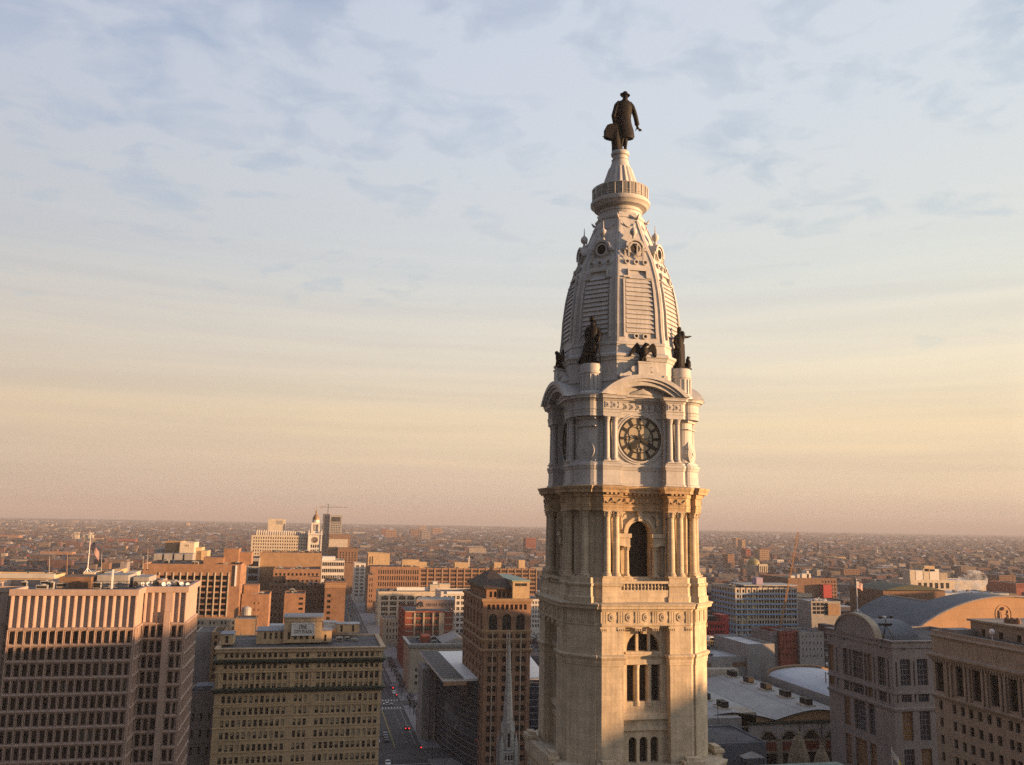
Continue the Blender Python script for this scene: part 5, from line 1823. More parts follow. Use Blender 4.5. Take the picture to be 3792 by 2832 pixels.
penthouse(c1, q5(975, 0)[0], q5(1020, 0)[0], 2153, 2168, 774, 6, M_white)
penthouse(c1, q5(1040, 0)[0], q5(1145, 0)[0], 2162, 2194, 772, 10, M_cream, 2)
c2, cb2, _ = bld('terracotta_block', 'bright white grid fronted block left of the orange arched tower', 'loft building', 1633, 1773, 2190, 640, 30, M_white, M_roof,
                 S=(1640, 1770, 8, .70, 2206, 20.5, 8, .62), style='cross', ms=(M_glass, M_white))
b = MB()
x0, x1 = at(1655, 2190, 639).x - c2.location.x, cb2[1] - c2.location.x
b.box(x0, x1, -1.0, -.003, cb2[4] - 1.6, cb2[4] + .1); b.build('parapet_band', M_whitemetal, c2)
c3, cb3, _ = bld('terracotta_block', 'white grid fronted block just right of the orange arched tower', 'loft building', 1958, 2012, 2218, 640, 30, M_white, M_roof,
                 S=(1960, 2010, 5, .62, 2226, 17, 6, .62), style='cross', ms=(M_glass, M_white))
foot(cb2); foot(cb3); litter(c1, cb1, 10, 5)

# ------------------------------------------------------------------ brick block with the medicine sign
dx_, dxb, _ = bld('medical_building', 'red brick block with cream piers, green windows and lettered parapet sign', 'medical building', 1500, 1681, 2262, 545, 40, M_red, M_roof,
                  S=(1538, 1632, 3, .84, 2268, 25.0, 5, .66), W=(7, .35), style='mull3', ms=(M_greenglass, M_tan))
foot(dxb)
b = MB()
rl = dx_.location
L5 = lambda x, Y=545: at(q5(x, 0)[0], 2300, Y).x - rl.x
for x in (785, 878, 975, 1060):
    b.box(L5(x) - (.5 if x < 1060 else 1.6), L5(x) + (.5 if x < 1060 else 1.6), -.5, -.003, 0, dxb[4] - 1.0)
for yy in (1140, 1205, 1272, 1340):
    z = at(1560, q5(0, yy)[1], 545).z
    b.box(L5(1085), L5(1185), -.35, -.003, z - .25, z + .25)
    b.box(L5(690), L5(785), -.35, -.003, z - .25, z + .25)
b.box(L5(1172), L5(1186), -.5, -.003, 0, dxb[4] - 1)
b.build('trim', M_beige, dx_)
ms_ = thing('medical_sign', 'long grey parapet sign with a dragon emblem and the words DREXEL MEDICINE', 'sign', (0, 0, 0))
A, B = at(q5(800, 0)[0], q5(0, 1030)[1], 547), at(q5(1188, 0)[0], q5(0, 1110)[1], 547)
zt_, zb_ = at(1610, q5(0, 1022)[1], 547).z, at(1610, q5(0, 1108)[1], 547).z
ms_.location = ((A.x + B.x) / 2, 544.4, zb_)
swd, sht = B.x - A.x, zt_ - zb_
b = MB(); b.box(-swd / 2, swd / 2, -.15, .55, 0, sht); b.build('board', mat('sign_taupe', (.24, .175, .15), rough=.7, var=.08, scale=.3), ms_)
b = MB(); b.rings([[(-swd / 2 - .2, -.3, sht), (swd / 2 + .2, -.3, sht), (swd / 2 + .2, 5, sht + 1.3), (-swd / 2 + 2, 5, sht + 1.3)], [(-swd / 2 - .2, -.3, sht + .3), (swd / 2 + .2, -.3, sht + .3), (swd / 2 + .2, 5, sht + 1.6), (-swd / 2 + 2, 5, sht + 1.6)]])
b.build('sloped_roof', M_grey, dx_, loc=(ms_.location.x - rl.x, 0, zb_))
text('DREXEL MEDICINE', sht * .5, (swd * .11, -.2, sht * .3), mat('navy_letters', (.02, .02, .035), rough=.6, var=.1), ms_, width=swd * .72)
b = MB()
ex = -swd * .40
u = sht * .17
for pts in ([(-2.1, -.6, .5), (-1.4, .6, .55), (-.4, 1.3, .6), (.7, 1.6, .55), (1.5, 1.2, .45), (2.2, .9, .3)], [(-1.4, .4, .5), (-.6, -.4, .5), (.3, -.2, .5), (1.1, -.9, .45), (.6, -1.6, .35), (-.3, -1.7, .3)],
            [(.5, .6, .4), (1.3, .2, .45), (2.0, -.5, .4), (2.3, -1.4, .25)], [(-1.8, -.8, .4), (-1.5, -1.6, .35), (-1.0, -1.8, .2)], [(-.3, 1.6, .3), (.1, 2.2, .2), (.5, 2.4, .1)]):
    b.limb([(ex + x * u, -.18, sht * .5 + z * u, r * u) for x, z, r in pts], 6)
b.build('emblem', MATS['navy_letters'], ms_)
# beige gothic block, limestone hall, solar roofed hall with curved glass
gt, gtb, _ = bld('gothic_building', 'small beige gothic building with lancet windows beside the street', 'building', 1419, 1481, 2292, 640, 26, M_beige, M_roof,
                 S=(1430, 1476, 4, .36, 2303, 24, 3, .6), arch=lambda c, r: True, W=(4, .3))
foot(gtb)
b = MB()
for i in range(8):
    x = gtb[0] - gt.location.x + (gtb[1] - gtb[0]) * (i + .5) / 8
    b.box(x - .35, x + .35, 0, .8, gtb[4], gtb[4] + .8)
b.build('battlement', M_beige, gt)
lm, lmb, _ = bld('limestone_hall', 'square beige limestone hall with dark cornice behind the solar roof', 'hall', 1518, 1738, 2384, 470, 30, M_beige, M_roof,
                 S=(1533, 1556, 1, .35, 2473, 24, 3, .5))
cornice(lm, *lmb[:4], [(.02, lmb[4] - 2.2), (.4, lmb[4] - 2), (.9, lmb[4] - .9), (1.0, lmb[4] - .1), (1.0, lmb[4] + .15), (-.5, lmb[4] + .2)], M_steel)
penthouse(lm, 1562, 1592, 2353, 2386, 482, 8, M_red)
litter(lm, lmb, 9, 13); foot(lmb)
b = MB()
gx0, gx1 = at(1630, 2402, 478).x - lm.location.x, at(1732, 2402, 478).x - lm.location.x
gz = lmb[4]
b.rings([[(gx0, 2, gz), ((gx0 + gx1) / 2 + 2, 2, gz + 3.4), (gx1, 2, gz)], [(gx0, 26, gz), ((gx0 + gx1) / 2 + 2, 26, gz + 3.4), (gx1, 26, gz)]])
b.build('skylight', M_grey, lm)
# solar hall
zS = at(1640, 2412, 392).z
pts = [G_ for G_ in (at(q6(700, 0)[0], q6(0, 497)[1], 392),)]


def onz(px, py, z):
    return ground(px, py, z)


s1, s2, s3, s4, s5 = (onz(*q6(*p), zS) for p in ((702, 497), (885, 495), (1188, 487), (1180, 775), (930, 778)))
sh_ = thing('glass_hall', 'convention hall with rows of solar panels on a white roof and dark curved glass wall', 'hall', (s5.x, s5.y, 0))
rl = sh_.location
L = lambda p, dz=0: (p.x - rl.x, p.y - rl.y, p.z + dz)
b = MB()
far_r = Vector((s3.x + 26, s3.y, zS)); near_r = Vector((s4.x + 30, s4.y, zS))
b.rings([[L(s5, -.8), L(near_r, -.8), L(far_r, -.8), L(s1, -.8)], [L(s5), L(near_r), L(far_r), L(s1)]])
b.build('roof', M_whitemetal, sh_)
b = MB()
c_far, c_near = s2, Vector((s4.x - 1.0, s4.y, zS))
NP_ = 16
MP = 6
lerp = lambda a, c, t: a + (c - a) * t
for i in range(NP_):
    for j in range(MP):
        t0, t1 = (i + .06) / NP_, (i + .94) / NP_
        q0, q1 = (j + .05) / MP, (j + .95) / MP
        e = lambda t, q: lerp(lerp(s1, s5, t), lerp(c_far, c_near, t), q)
        b.face([L(e(t1, q0), .25), L(e(t1, q1), .25), L(e(t0, q1), .32), L(e(t0, q0), .32)])
b.build('solar_panels', mat('solar_cells', (.012, .013, .022), rough=.55, var=.3, scale=.3, spec=.15), sh_)
b = MB()
for i in range(NP_ + 1):
    t = i / NP_
    a, c = lerp(s1, s5, t), lerp(c_far, c_near, t)
    b.tube(L(a, .2), L(c, .2), .14, n=4)
b.build('panel_rails', M_steel, sh_)
# curved glazed wall down to the pavement: bulges toward the street at its foot
b = MB()
foot_a, foot_b = Vector((s1.x - .5, s1.y - 18, 0)), Vector((s5.x + 4.5, s5.y, 0))
NR, NV = 20, 14


G0, G1, G2 = Vector((at(*q6(862, 700), 374).x, 374, 0)), Vector((at(*q6(862, 700), 374).x + 1.5, 338, 0)), Vector((s4.x + 6, s5.y - 6, 0))


def gl(t, v):
    p = G0 * (1 - t) ** 2 + G1 * (2 * t * (1 - t)) + G2 * t * t
    return Vector((p.x, p.y, (zS - .9) * (1 - v)))


for i in range(NR):
    for j in range(NV):
        b.face([L(gl(i / NR, j / NV)), L(gl((i + 1) / NR, j / NV)), L(gl((i + 1) / NR, (j + 1) / NV)), L(gl(i / NR, (j + 1) / NV))])
b.build('glass_wall', M_blueglass, sh_, True)
b = MB()
for j in range(1, NV):
    for i in range(NR):
        p0, p1 = gl(i / NR, j / NV), gl((i + 1) / NR, j / NV)
        b.tube(L(p0 + Vector((-.1, -.05, 0))), L(p1 + Vector((-.1, -.05, 0))), .085, n=4)
b.build('glazing_bars', M_steel, sh_)
b = MB()
p0 = gl(1, 0)
xe_ = near_r.x - rl.x
b.box(p0.x - rl.x, xe_, p0.y - rl.y, p0.y - rl.y + .4, 0, zS - .9)
for j in range(1, 14): b.box(p0.x - rl.x, xe_, p0.y - rl.y - .12, p0.y - rl.y - .003, zS * j / 14, zS * j / 14 + .15, 1)
b.build('end_wall', [M_blueglass, M_steel], sh_)
lbox(sh_, 'red_fascia', M_tilered, s5.x + .5, s4.x, s5.y - .3, s5.y + .3, zS - 2.2, zS - .82)
A = at(*q6(735, 612), 372); B = at(*q6(862, 690), 372)
lbox(sh_, 'stone_pylon', M_grey, at(*q6(735, 700), 372).x, at(*q6(808, 700), 372).x, 372, 388, 0, at(*q6(770, 670), 372).z)
lbox(sh_, 'stone_pylon', M_greystone, at(*q6(808, 700), 372).x + .01, at(*q6(862, 700), 372).x, 372.4, 388, 0, at(*q6(835, 692), 372).z)
foot((s5.x - 8, far_r.x, 330, 400))

# ------------------------------------------------------------------ orange arched tower
YA = 318.0
ax0, ax1 = at(1790, 2230, YA).x, at(1966, 2230, YA).x
zA = at(1870, 2219, YA).z
wdep = ax0 / (math.tan(math.atan((1737 - IW / 2) / FPX) + HEAD)) - YA
arc_t = thing('arched_tower', 'slim orange brick tower with three big arches and dark pyramid roof, left of clock tower', 'tower', ((ax0 + ax1) / 2, YA, 0))
rl = arc_t.location
WA = ax1 - ax0
uA = lambda x: at(q6(x, 0)[0], 2500, YA).x - ax0
zq = lambda y: at(1870, q6(0, y)[1], YA).z
zq5 = lambda y: at(1870, q5(0, y)[1], YA).z
b = MB()
ops = []
# storeys from the street up: (z0,z1,cols,arched)
two = []
for l, r in ((1385, 1480), (1530, 1640), (1668, 1778)):
    a, c = uA(l), uA(r)
    w = (c - a) / 2
    two += [(a + .1 * w, a + .86 * w), (a + w + .14 * w, a + 1.9 * w)]
secs = [(0, zq(480), two, [(zq(h + 62), zq(h)) for h in (645, 745, 845, 945, 1045, 1150, 1255, 1355, 1455, 1560)] + [(zq(605), zq(545))], lambda c, r: r == 10),
        (zq(480), zq(375), two, [(zq(470), zq(415))], lambda c, r: True),
        (zq(375), zq(290), two, [(zq(362), zq(310))], None),
        (zq(290), zq(90), [(uA(1393), uA(1480)), (uA(1533), uA(1622)), (uA(1672), uA(1762))], [(zq(282), zq(112))], lambda c, r: True),
        (zq(90), zA, cols(9, WA, WA / 9 * .55, WA * .07, WA * .07), [(zq5(1122), zq5(1068))], None)]
WS = []
for z0, z1, c_, r_, ar in secs:
    r2 = sorted([(lo - z0, hi - z0) for lo, hi in r_ if lo > 1])
    ar2 = ar
    if ar and len(r_) > 5: ar2 = lambda c, r, n=len(r2): r == n - 1
    ops += facade(b, (-WA / 2, 0, z0), (1, 0, 0), (0, -1, 0), WA, z1 - z0, c_, r2, .55, arch=ar2)
    cw_ = cols(6, wdep, wdep / 6 * .4)
    ops += facade(b, (-WA / 2, wdep, z0), (0, -1, 0), (-1, 0, 0), wdep, z1 - z0, cw_, r2, .5, arch=ar2)
b.face([(WA / 2, 0, 0), (WA / 2, wdep, 0), (WA / 2, wdep, zA), (WA / 2, 0, zA)])
b.face([(WA / 2, wdep, 0), (-WA / 2, wdep, 0), (-WA / 2, wdep, zA), (WA / 2, wdep, zA)])
b.face([(-WA / 2, 0, zA - .4), (WA / 2, 0, zA - .4), (WA / 2, wdep, zA - .4), (-WA / 2, wdep, zA - .4)])
# piers and archivolts
for x in (1360, 1505, 1650, 1795):
    u_ = uA(x) - WA / 2
    b.box(u_ - .5, u_ + .5, -.4, .02, 0, zq(285))
for l, r in ((1393, 1480), (1533, 1622), (1672, 1762)):
    cx_, rr = (uA(l) + uA(r)) / 2 - WA / 2, (uA(r) - uA(l)) / 2
    zz = zq(112) - rr
    rs = []
    for i in range(13):
        a = math.pi * i / 12
        rs.append([(cx_ + math.cos(a) * q, y_, zz + math.sin(a) * q) for q, y_ in ((rr, .02), (rr, -.3), (rr + .5, -.3), (rr + .5, .02))])
    b.rings(rs)
for q in ops: q['p'] = q['p'] + rl
b.build('wall', M_orange, arc_t)
for zz, o_2 in ((zq(375), .7), (zq(480), .9), (zq(290), .45), (zA - .2, .6)):
    cornice(arc_t, ax0, ax1, YA, YA + wdep, [(.02, zz - 1.1), (o_2 * .6, zz - .7), (o_2, zz - .1), (o_2, zz + .3), (.02, zz + .5)], M_tan)
b = MB()
for x in (1433, 1578, 1722):
    u_ = uA(x) - WA / 2
    b.tube((u_, -.62, 0), (u_, -.62, zq(300)), .16, n=6)
b.build('drainpipe', M_cream, arc_t)
put_windows(ops, arc_t, (M_glass, M_brown), 'cross')
# set back top storey with arcade, pyramid roof, stair tower
k5 = lambda x, Y: at(q5(x, 0)[0], 2180, Y).x - rl.x
Yt = YA + 4
a, c = k5(1520, Yt), k5(1785, Yt)
zt = at(1850, q5(0, 905)[1], Yt).z
b = MB()
op = facade(b, (a, 4, zA - .4), (1, 0, 0), (0, -1, 0), c - a, zt - zA + .4, cols(5, c - a, (c - a) / 5 * .5, .8, .8), [(.8, zt - zA - .6)], .5, arch=lambda c_, r_: True)
b.face([(a, wdep - 4, zA - .4), (a, 4, zA - .4), (a, 4, zt), (a, wdep - 4, zt)])
b.face([(c, 4, zA - .4), (c, wdep - 4, zA - .4), (c, wdep - 4, zt), (c, 4, zt)])
b.face([(c, wdep - 4, zA - .4), (a, wdep - 4, zA - .4), (a, wdep - 4, zt), (c, wdep - 4, zt)])
top = b.build('top_storey', M_orange, arc_t)
for q in op:
    o = bpy.data.objects.new('window', win_mesh(q['w'], q['h'], 'plain', (M_dark,), True)); COL.objects.link(o); o.parent = top; o.location = q['p']
zap = at(1847, 2113, YA + 13).z
b = MB()
e = 1.3
cxr, cyr = (a + c) / 2, wdep / 2
rp = [[(a - e, 4 - e, zt - .2), (c + e, 4 - e, zt - .2), (c + e, wdep - 4 + e, zt - .2), (a - e, wdep - 4 + e, zt - .2)],
      [(a - e, 4 - e, zt + .3), (c + e, 4 - e, zt + .3), (c + e, wdep - 4 + e, zt + .3), (a - e, wdep - 4 + e, zt + .3)],
      [(cxr - .6, cyr - .6, zap), (cxr + .6, cyr - .6, zap), (cxr + .6, cyr + .6, zap), (cxr - .6, cyr + .6, zap)]]
b.rings(rp)
b.box(cxr - .4, cxr + .4, cyr - .4, cyr + .4, zap, zap + 1.4)
b.build('pyramid_roof', mat('dark_slate', (.045, .03, .022), rough=.8, var=.3, scale=.4), arc_t)
a2, c2_ = k5(1785, YA + 1.5) + .05, k5(1958, YA + 1.5)
zt2 = at(1930, q5(0, 835)[1], YA + 1.5).z
b = MB(); b.box(a2, c2_, 1.5, wdep - 2, zA - .4, zt2); st_ = b.build('stair_tower', M_yellow, arc_t)
b = MB(); b.box(a2 - .4, c2_ + .4, 1.1, wdep - 1.6, zt2, zt2 + .5); b.build('cap', mat('verdigris', (.20, .27, .23), rough=.7, var=.2), st_)
b = MB(); b.box(a2 + 1, a2 + 3, 1.4, 1.5, zt2 - 1.6, zt2 - .6); b.box(c2_ - 3, c2_ - 1, 1.4, 1.5, zt2 - 1.6, zt2 - .6); b.build('vent', M_dark, st_)
foot((ax0, ax1, YA, YA + wdep))

# ------------------------------------------------------------------ white church spire in front of it
YS = 276.0
sp_x = at(1880, 2700, YS).x
zt = at(1871, 2348, YS).z
sp = thing('church_spire', 'slender white stone church spire in front of the orange arched tower', 'church', (sp_x, YS, 0))
zb = at(1880, q6(0, 1420)[1], YS).z
rb = at(q6(1660, 0)[0], 2740, YS).x - sp_x
b = MB()
rs = []
for k in range(13):
    t = k / 12
    z = zb - 2 + (zt - zb + 2) * t
    r_ = rb * (1 - t) * .98 + .14
    rs.append([(r_ * math.cos(math.pi / 8 + i * math.pi / 4), r_ * math.sin(math.pi / 8 + i * math.pi / 4), z) for i in range(8)])
b.rings(rs)
for i in range(8):
    a = math.pi / 8 + i * math.pi / 4
    for k in range(26):
        t = k / 26
        z = zb - 2 + (zt - zb + 2) * t
        r_ = rb * (1 - t) * .98 + .14
        q = .20 * (1 - t * .6)
        cx_, cy_ = (r_ + .06) * math.cos(a), (r_ + .06) * math.sin(a)
        b.box(cx_ - q / 2, cx_ + q / 2, cy_ - q / 2, cy_ + q / 2, z, z + q * 1.2)
b.lathe([(.14, zt - .3), (.34, zt), (.14, zt + .35), (.05, zt + 1.0)], 8)
M_marble = mat('white_marble', (0.44, 0.42, 0.375), rough=.85, var=.28, scale=.9, brick=(1.1, .55, .014, .12), streak=.25, bump=.3)
b.build('spire', M_marble, sp)
for i in range(4):
    a = i * math.pi / 2
    b = MB()
    r_ = rb * .94
    b.prism([(-.75, -r_ - .1), (.75, -r_ - .1), (.75, -r_ * .55), (-.75, -r_ * .55)], zb - 2, zb + 3.2)
    b.rings([[(-.95, -r_ - .2, zb + 3.2), (.95, -r_ - .2, zb + 3.2), (.95, -r_ * .4, zb + 3.2), (-.95, -r_ * .4, zb + 3.2)], [(-.05, -r_ - .2, zb + 6), (.05, -r_ - .2, zb + 6), (.05, -r_ * .3, zb + 6), (-.05, -r_ * .3, zb + 6)]])
    lu = b.build('lucarne', M_marble, sp, rz=a)
    o = bpy.data.objects.new('window', win_mesh(.85, 4.0, 'plain', (M_dark,), True)); COL.objects.link(o); o.parent = lu; o.location = (0, -r_ - .11, zb - 1)
b = MB()
tb_ = rb * 1.12
b.box(-tb_, tb_, -tb_, tb_, 0, zb - 2.2)
for z in (zb - 2.6, zb - 5.2): b.box(-tb_ - .25, tb_ + .25, -tb_ - .25, tb_ + .25, z, z + .35)
for s_ in (-1, 1):
    for t_ in (-1, 1):
        b.box(s_ * tb_ - .55, s_ * tb_ + .55, t_ * tb_ - .55, t_ * tb_ + .55, 0, zb - 1.2)
        b.rings([[(s_ * tb_ + .6 * x, t_ * tb_ + .6 * y, zb - 1.2) for x, y in ((-1, -1), (1, -1), (1, 1), (-1, 1))], [(s_ * tb_ + .03 * x, t_ * tb_ + .03 * y, zb + 3.2) for x, y in ((-1, -1), (1, -1), (1, 1), (-1, 1))]])
b.build('tower', M_marble, sp)
for i in range(5):
    o = bpy.data.objects.new('window', win_mesh(.55, 1.5, 'plain', (M_dark,), True)); COL.objects.link(o); o.parent = sp; o.location = (-tb_ + tb_ * 2 * (i + .5) / 5, -tb_ - .03, zb - 4.7)
    o = bpy.data.objects.new('window', win_mesh(.6, 3.2, 'plain', (M_dark,), True)); COL.objects.link(o); o.parent = sp; o.location = (-tb_ + tb_ * 2 * (i + .5) / 5, -tb_ - .03, zb - 10)
foot((sp_x - 6, sp_x + 6, YS - 6, YS + 30))

# ------------------------------------------------------------------ right of the clock tower
e1, eb1, _ = bld('cream_block', 'cream block with long balconies and a blank end, at the clock tower right side', 'apartment block', 2600, 2663, 2188, 640, 24, M_cream, M_roof,
                 S=(2601, 2638, 1, .9, 2194, 18, 5, .55))
penthouse(e1, 2638, 2654, 2167, 2192, 646, 8, M_cream)
e2, eb2, _ = bld('red_block', 'bright red office block beside the clock tower right edge', 'office building', 2590, 2699, 2300, 520, 24, M_redpaint, M_roof,
                 S=(2598, 2684, 9, .62, 2312, 22.5, 5, .55))
penthouse(e2, 2668, 2699, 2277, 2304, 528, 12, M_redpaint)
lbox(e2, 'plant_room', M_dark, eb2[0] + 2, eb2[0] + 14, 526, 538, eb2[4] - .9, eb2[4] + 2.4)
e3, eb3, _ = bld('glazed_block', 'low dark glazed block with white roof vents below the red office block', 'office building', 2600, 2703, 2372, 372, 18, M_beige, M_roof_l,
                 S=(2612, 2702, 2, .86, 2374, 26, 2, .82), style='grid', ms=(M_glass, M_cream))
litter(e3, eb3, 9, 41, M_whitemetal)
for q in (eb1, eb2, eb3): foot(q)
# multicoloured high-rise under construction
M_cs = mat('bare_concrete', (0.46, 0.40, 0.33), rough=.9, var=.2, scale=.3)
M_cb = mat('blue_membrane', (0.20, 0.33, 0.50), rough=.7, var=.2, scale=.5)
M_cy = mat('yellow_panel', (0.60, 0.46, 0.08), rough=.7, var=.2, scale=.5)
M_ct = mat('teal_panel', (0.10, 0.20, 0.22), rough=.7, var=.2, scale=.5)
pan = [(M_dark, M_cs), (M_dark, M_cs), (M_glass, M_cs), (M_cy, M_cs), (M_ct, M_cs), (M_brown, M_cs), (M_grey, M_cs), (M_dark, M_cy)]
rr_ = random.Random(11)
e4, eb4, _ = bld('unfinished_block', 'unfinished apartment block with blue floor bands and yellow panels, behind the orange boom', 'apartment block', 2723, 2949, 2176, 600, 40, M_cs, M_roof,
                 S=(2727, 2948, 22, .74, 2183, 19.0, 10, .62), W=(9, .6), style='frame', pick=lambda o: rr_.choice(pan), d=.6)
foot(eb4)
b = MB()
rl = e4.location
for k in range(9):
    z = at(2830, 2199 + 19.0 * k, 600).z
    if k in (5,): continue
    b.box(eb4[0] - rl.x - .3, eb4[1] - rl.x, -.5, -.003, z - .5, z + .5)
    b.box(eb4[0] - rl.x - .3, eb4[0] - rl.x - .003, 0, 40, z - .75, z + .75)
b.build('floor_bands', M_cb, e4)
b = MB()
for i in range(12):
    x = eb4[0] - rl.x + (eb4[1] - eb4[0]) * i / 11
    b.box(x - .35, x + .35, -.34, -.003, 0, eb4[4])
b.build('scaffold_columns', M_cs, e4)
penthouse(e4, 2801, 2826, 2139, 2180, 612, 7, mat('lilac_wrap', (.34, .27, .36), rough=.7, var=.1))
lbox(e4, 'crane_deck', M_steel, at(2750, 2162, 610).x, at(2950, 2162, 610).x, 608, 632, eb4[4] + .6, eb4[4] + 1.4)
litter(e4, eb4, 14, 51)
bm_ = thing('crane_boom', 'long orange crane boom leaning up across the unfinished apartment block', 'crane', (at(2887, 2333, 560).x, 560, 0))
P0, P1 = at(2886, 2345, 560), at(2956, 1969, 566)
dv = P1 - P0
M_boom = mat('orange_boom', (0.34, 0.16, 0.04), rough=.6, var=.15, scale=.4)
b = MB()
for sx, sy in ((-1, -1), (1, -1), (1, 1), (-1, 1)):
    o_ = Vector((sx * .6, sy * .6, 0))
    b.tube(P0 + o_ - bm_.location, P1 + o_ * .35 - bm_.location, .13, .08, 4)
for k in range(40):
    t0, t1 = k / 40, (k + 1) / 40
    s0, s1_ = (1 - .65 * t0) * (.6 if k % 2 else -.6), (1 - .65 * t1) * (-.6 if k % 2 else .6)
    b.tube(P0 + dv * t0 + Vector((s0, -.6, 0)) - bm_.location, P0 + dv * t1 + Vector((s1_, -.6, 0)) - bm_.location, .07, n=4)
    b.tube(P0 + dv * t0 + Vector((-.6, s0, 0)) - bm_.location, P0 + dv * t1 + Vector((-.6, s1_, 0)) - bm_.location, .07, n=4)
b.build('lattice', M_boom, bm_)
b = MB(); b.tube(P1 - bm_.location, P1 + Vector((-1.2, 0, -36)) - bm_.location, .07, n=4); b.build('cable', M_iron, bm_)
b = MB(); b.box(-3, 3, -2, 3, 0, 4.5); b.box(-6, -2, -2, 3, 3, 7); b.tube((0, 0, 4), P0 - bm_.location, .8, .8, 6); b.build('cab', M_boom, bm_)
f1_, fb1, _ = bld('brown_warehouse', 'long dark brown warehouse with sunlit white penthouses behind the crane boom', 'warehouse', 2918, 3098, 2140, 860, 60, M_brown, M_roof,
                  S=(3040, 3096, 5, .5, 2150, 14, 5, .5))
for l, r, t in ((1285, 1340, 806), (1368, 1400, 790), (1430, 1545, 780), (1490, 1520, 745)):
    (pl, pt_), (pr, _) = q7(l, t), q7(r, t)
    penthouse(f1_, pl, pr, pt_, 2146, 870, 10, M_white)
lbox(f1_, 'red_stair', M_redpaint, at(3041, 2164, 856).x, at(3072, 2164, 856).x, 852, 859.5, 0, at(3056, 2164, 856).z)
f2_, fb2, _ = bld('balustraded_block', 'dark brick block with a pale balustraded parapet right of the unfinished apartments', 'building', 2949, 3006, 2200, 720, 30, M_brown, M_roof,
                  S=(2955, 3003, 6, .4, 2216, 22, 3, .4))
b = MB()
for i in range(14):
    x = fb2[0] + (fb2[1] - fb2[0]) * (i + .5) / 14 - f2_.location.x
    b.box(x - .55, x + .55, -.3, .2, fb2[4] - 2.6, fb2[4])
b.box(fb2[0] - f2_.location.x, fb2[1] - f2_.location.x, -.4, .3, fb2[4], fb2[4] + .7)
b.build('balustrade', M_cream, f2_)
f3_, fb3, _ = bld('grey_block', 'grey block with wide windows and a sunlit tan end panel, left of the flagpole', 'office building', 3003, 3112, 2226, 660, 28, M_grey, M_roof_l,
                  S=(3007, 3066, 4, .85, 2232, 15, 3, .72))
lbox(f3_, 'tan_panel', M_tan, at(3068, 2240, 658).x, at(3110, 2240, 658).x, 658.6, 659.4, at(3090, 2278, 658).z, at(3090, 2236, 658).z)
litter(f3_, fb3, 12, 61, M_whitemetal)
for q in (fb1, fb2, fb3): foot(q)
g1_, gb1, _ = bld('red_apartments', 'dark red apartment block above the vaulted roofs', 'apartment block', 2887, 2960, 2336, 420, 20, M_red, M_roof,
                  S=(2892, 2957, 5, .3, 2348, 24, 4, .35))
g2_, gb2, _ = bld('grey_apartments', 'pale grey apartment block joined right of the dark red apartments', 'apartment block', 2960, 3050, 2340, 418, 20, M_grey, M_roof,
                  S=(2965, 3046, 6, .25, 2352, 24, 4, .35))
g3_, gb3, _ = bld('grey_apartments', 'narrow dark grey apartment block joined left of the dark red apartments', 'apartment block', 2850, 2887, 2338, 422, 20, M_greystone, M_roof,
                  S=(2854, 2884, 3, .25, 2352, 24, 4, .35))
for q in (gb1, gb2, gb3): foot(q)
# market headhouse: low and tall windowless grey blocks
m1, mb1, _ = bld('grey_hall', 'low windowless grey hall with flat pale roof, below the red office block', 'hall', 2600, 2845, 2430, 331, 26, M_grey, M_roof_l)
m2, mb2, _ = bld('grey_hall', 'taller windowless grey block at the right end of the low grey hall', 'hall', 2767, 2868, 2384, 329.5, 30, M_grey, M_roof_l)
b = MB()
for l, r in ((2713, 2812), (2600, 2632)):
    b.box(at(l, 2460, 331).x - m1.location.x, at(r, 2460, 331).x - m1.location.x, -.2, -.003, at(2760, 2466, 331).z, at(2760, 2452, 331).z)
b.build('brown_panel', M_brown, m1)
lbox(m1, 'cream_wall', M_cream, at(2600, 2478, 327).x, at(2730, 2478, 327).x, 326, 330.9, 0, at(2670, 2476, 327).z)
litter(m1, mb1, 7, 71); foot(mb1); foot(mb2)

# ------------------------------------------------------------------ vaulted market shed
YV = 262.0
xv = lambda px, py: at(px, py, YV).x
zv = lambda px, py: at(px, py, YV).z
pk = q8(520, 985); vl = q8(1070, 1082); pa = q8(1620, 945)
xB, zB = xv(*pk), zv(*pk); xV, zV = xv(*vl), zv(*vl); xA, zA_ = xv(*pa), zv(*pa)
half = (xA - xB) / 2
shd = thing('vaulted_market', 'market hall with rolling grey vaulted roofs, tan gables and trapezoid openings', 'market hall', (xV, YV, 0))
rl = shd.location
YF = 325.0
zr_ = zV
rise = (zB + zA_) / 2 - zV


def vault(xc, hw3, zlo, rs_, y0, y1, n=18, sharp=1.0):
    P = []
    for i in range(n + 1):
        u_ = -1 + 2 * i / n
        P.append((xc + u_ * hw3 - rl.x, zlo + rs_ * (1 - abs(u_) ** 1.55)))
    return P


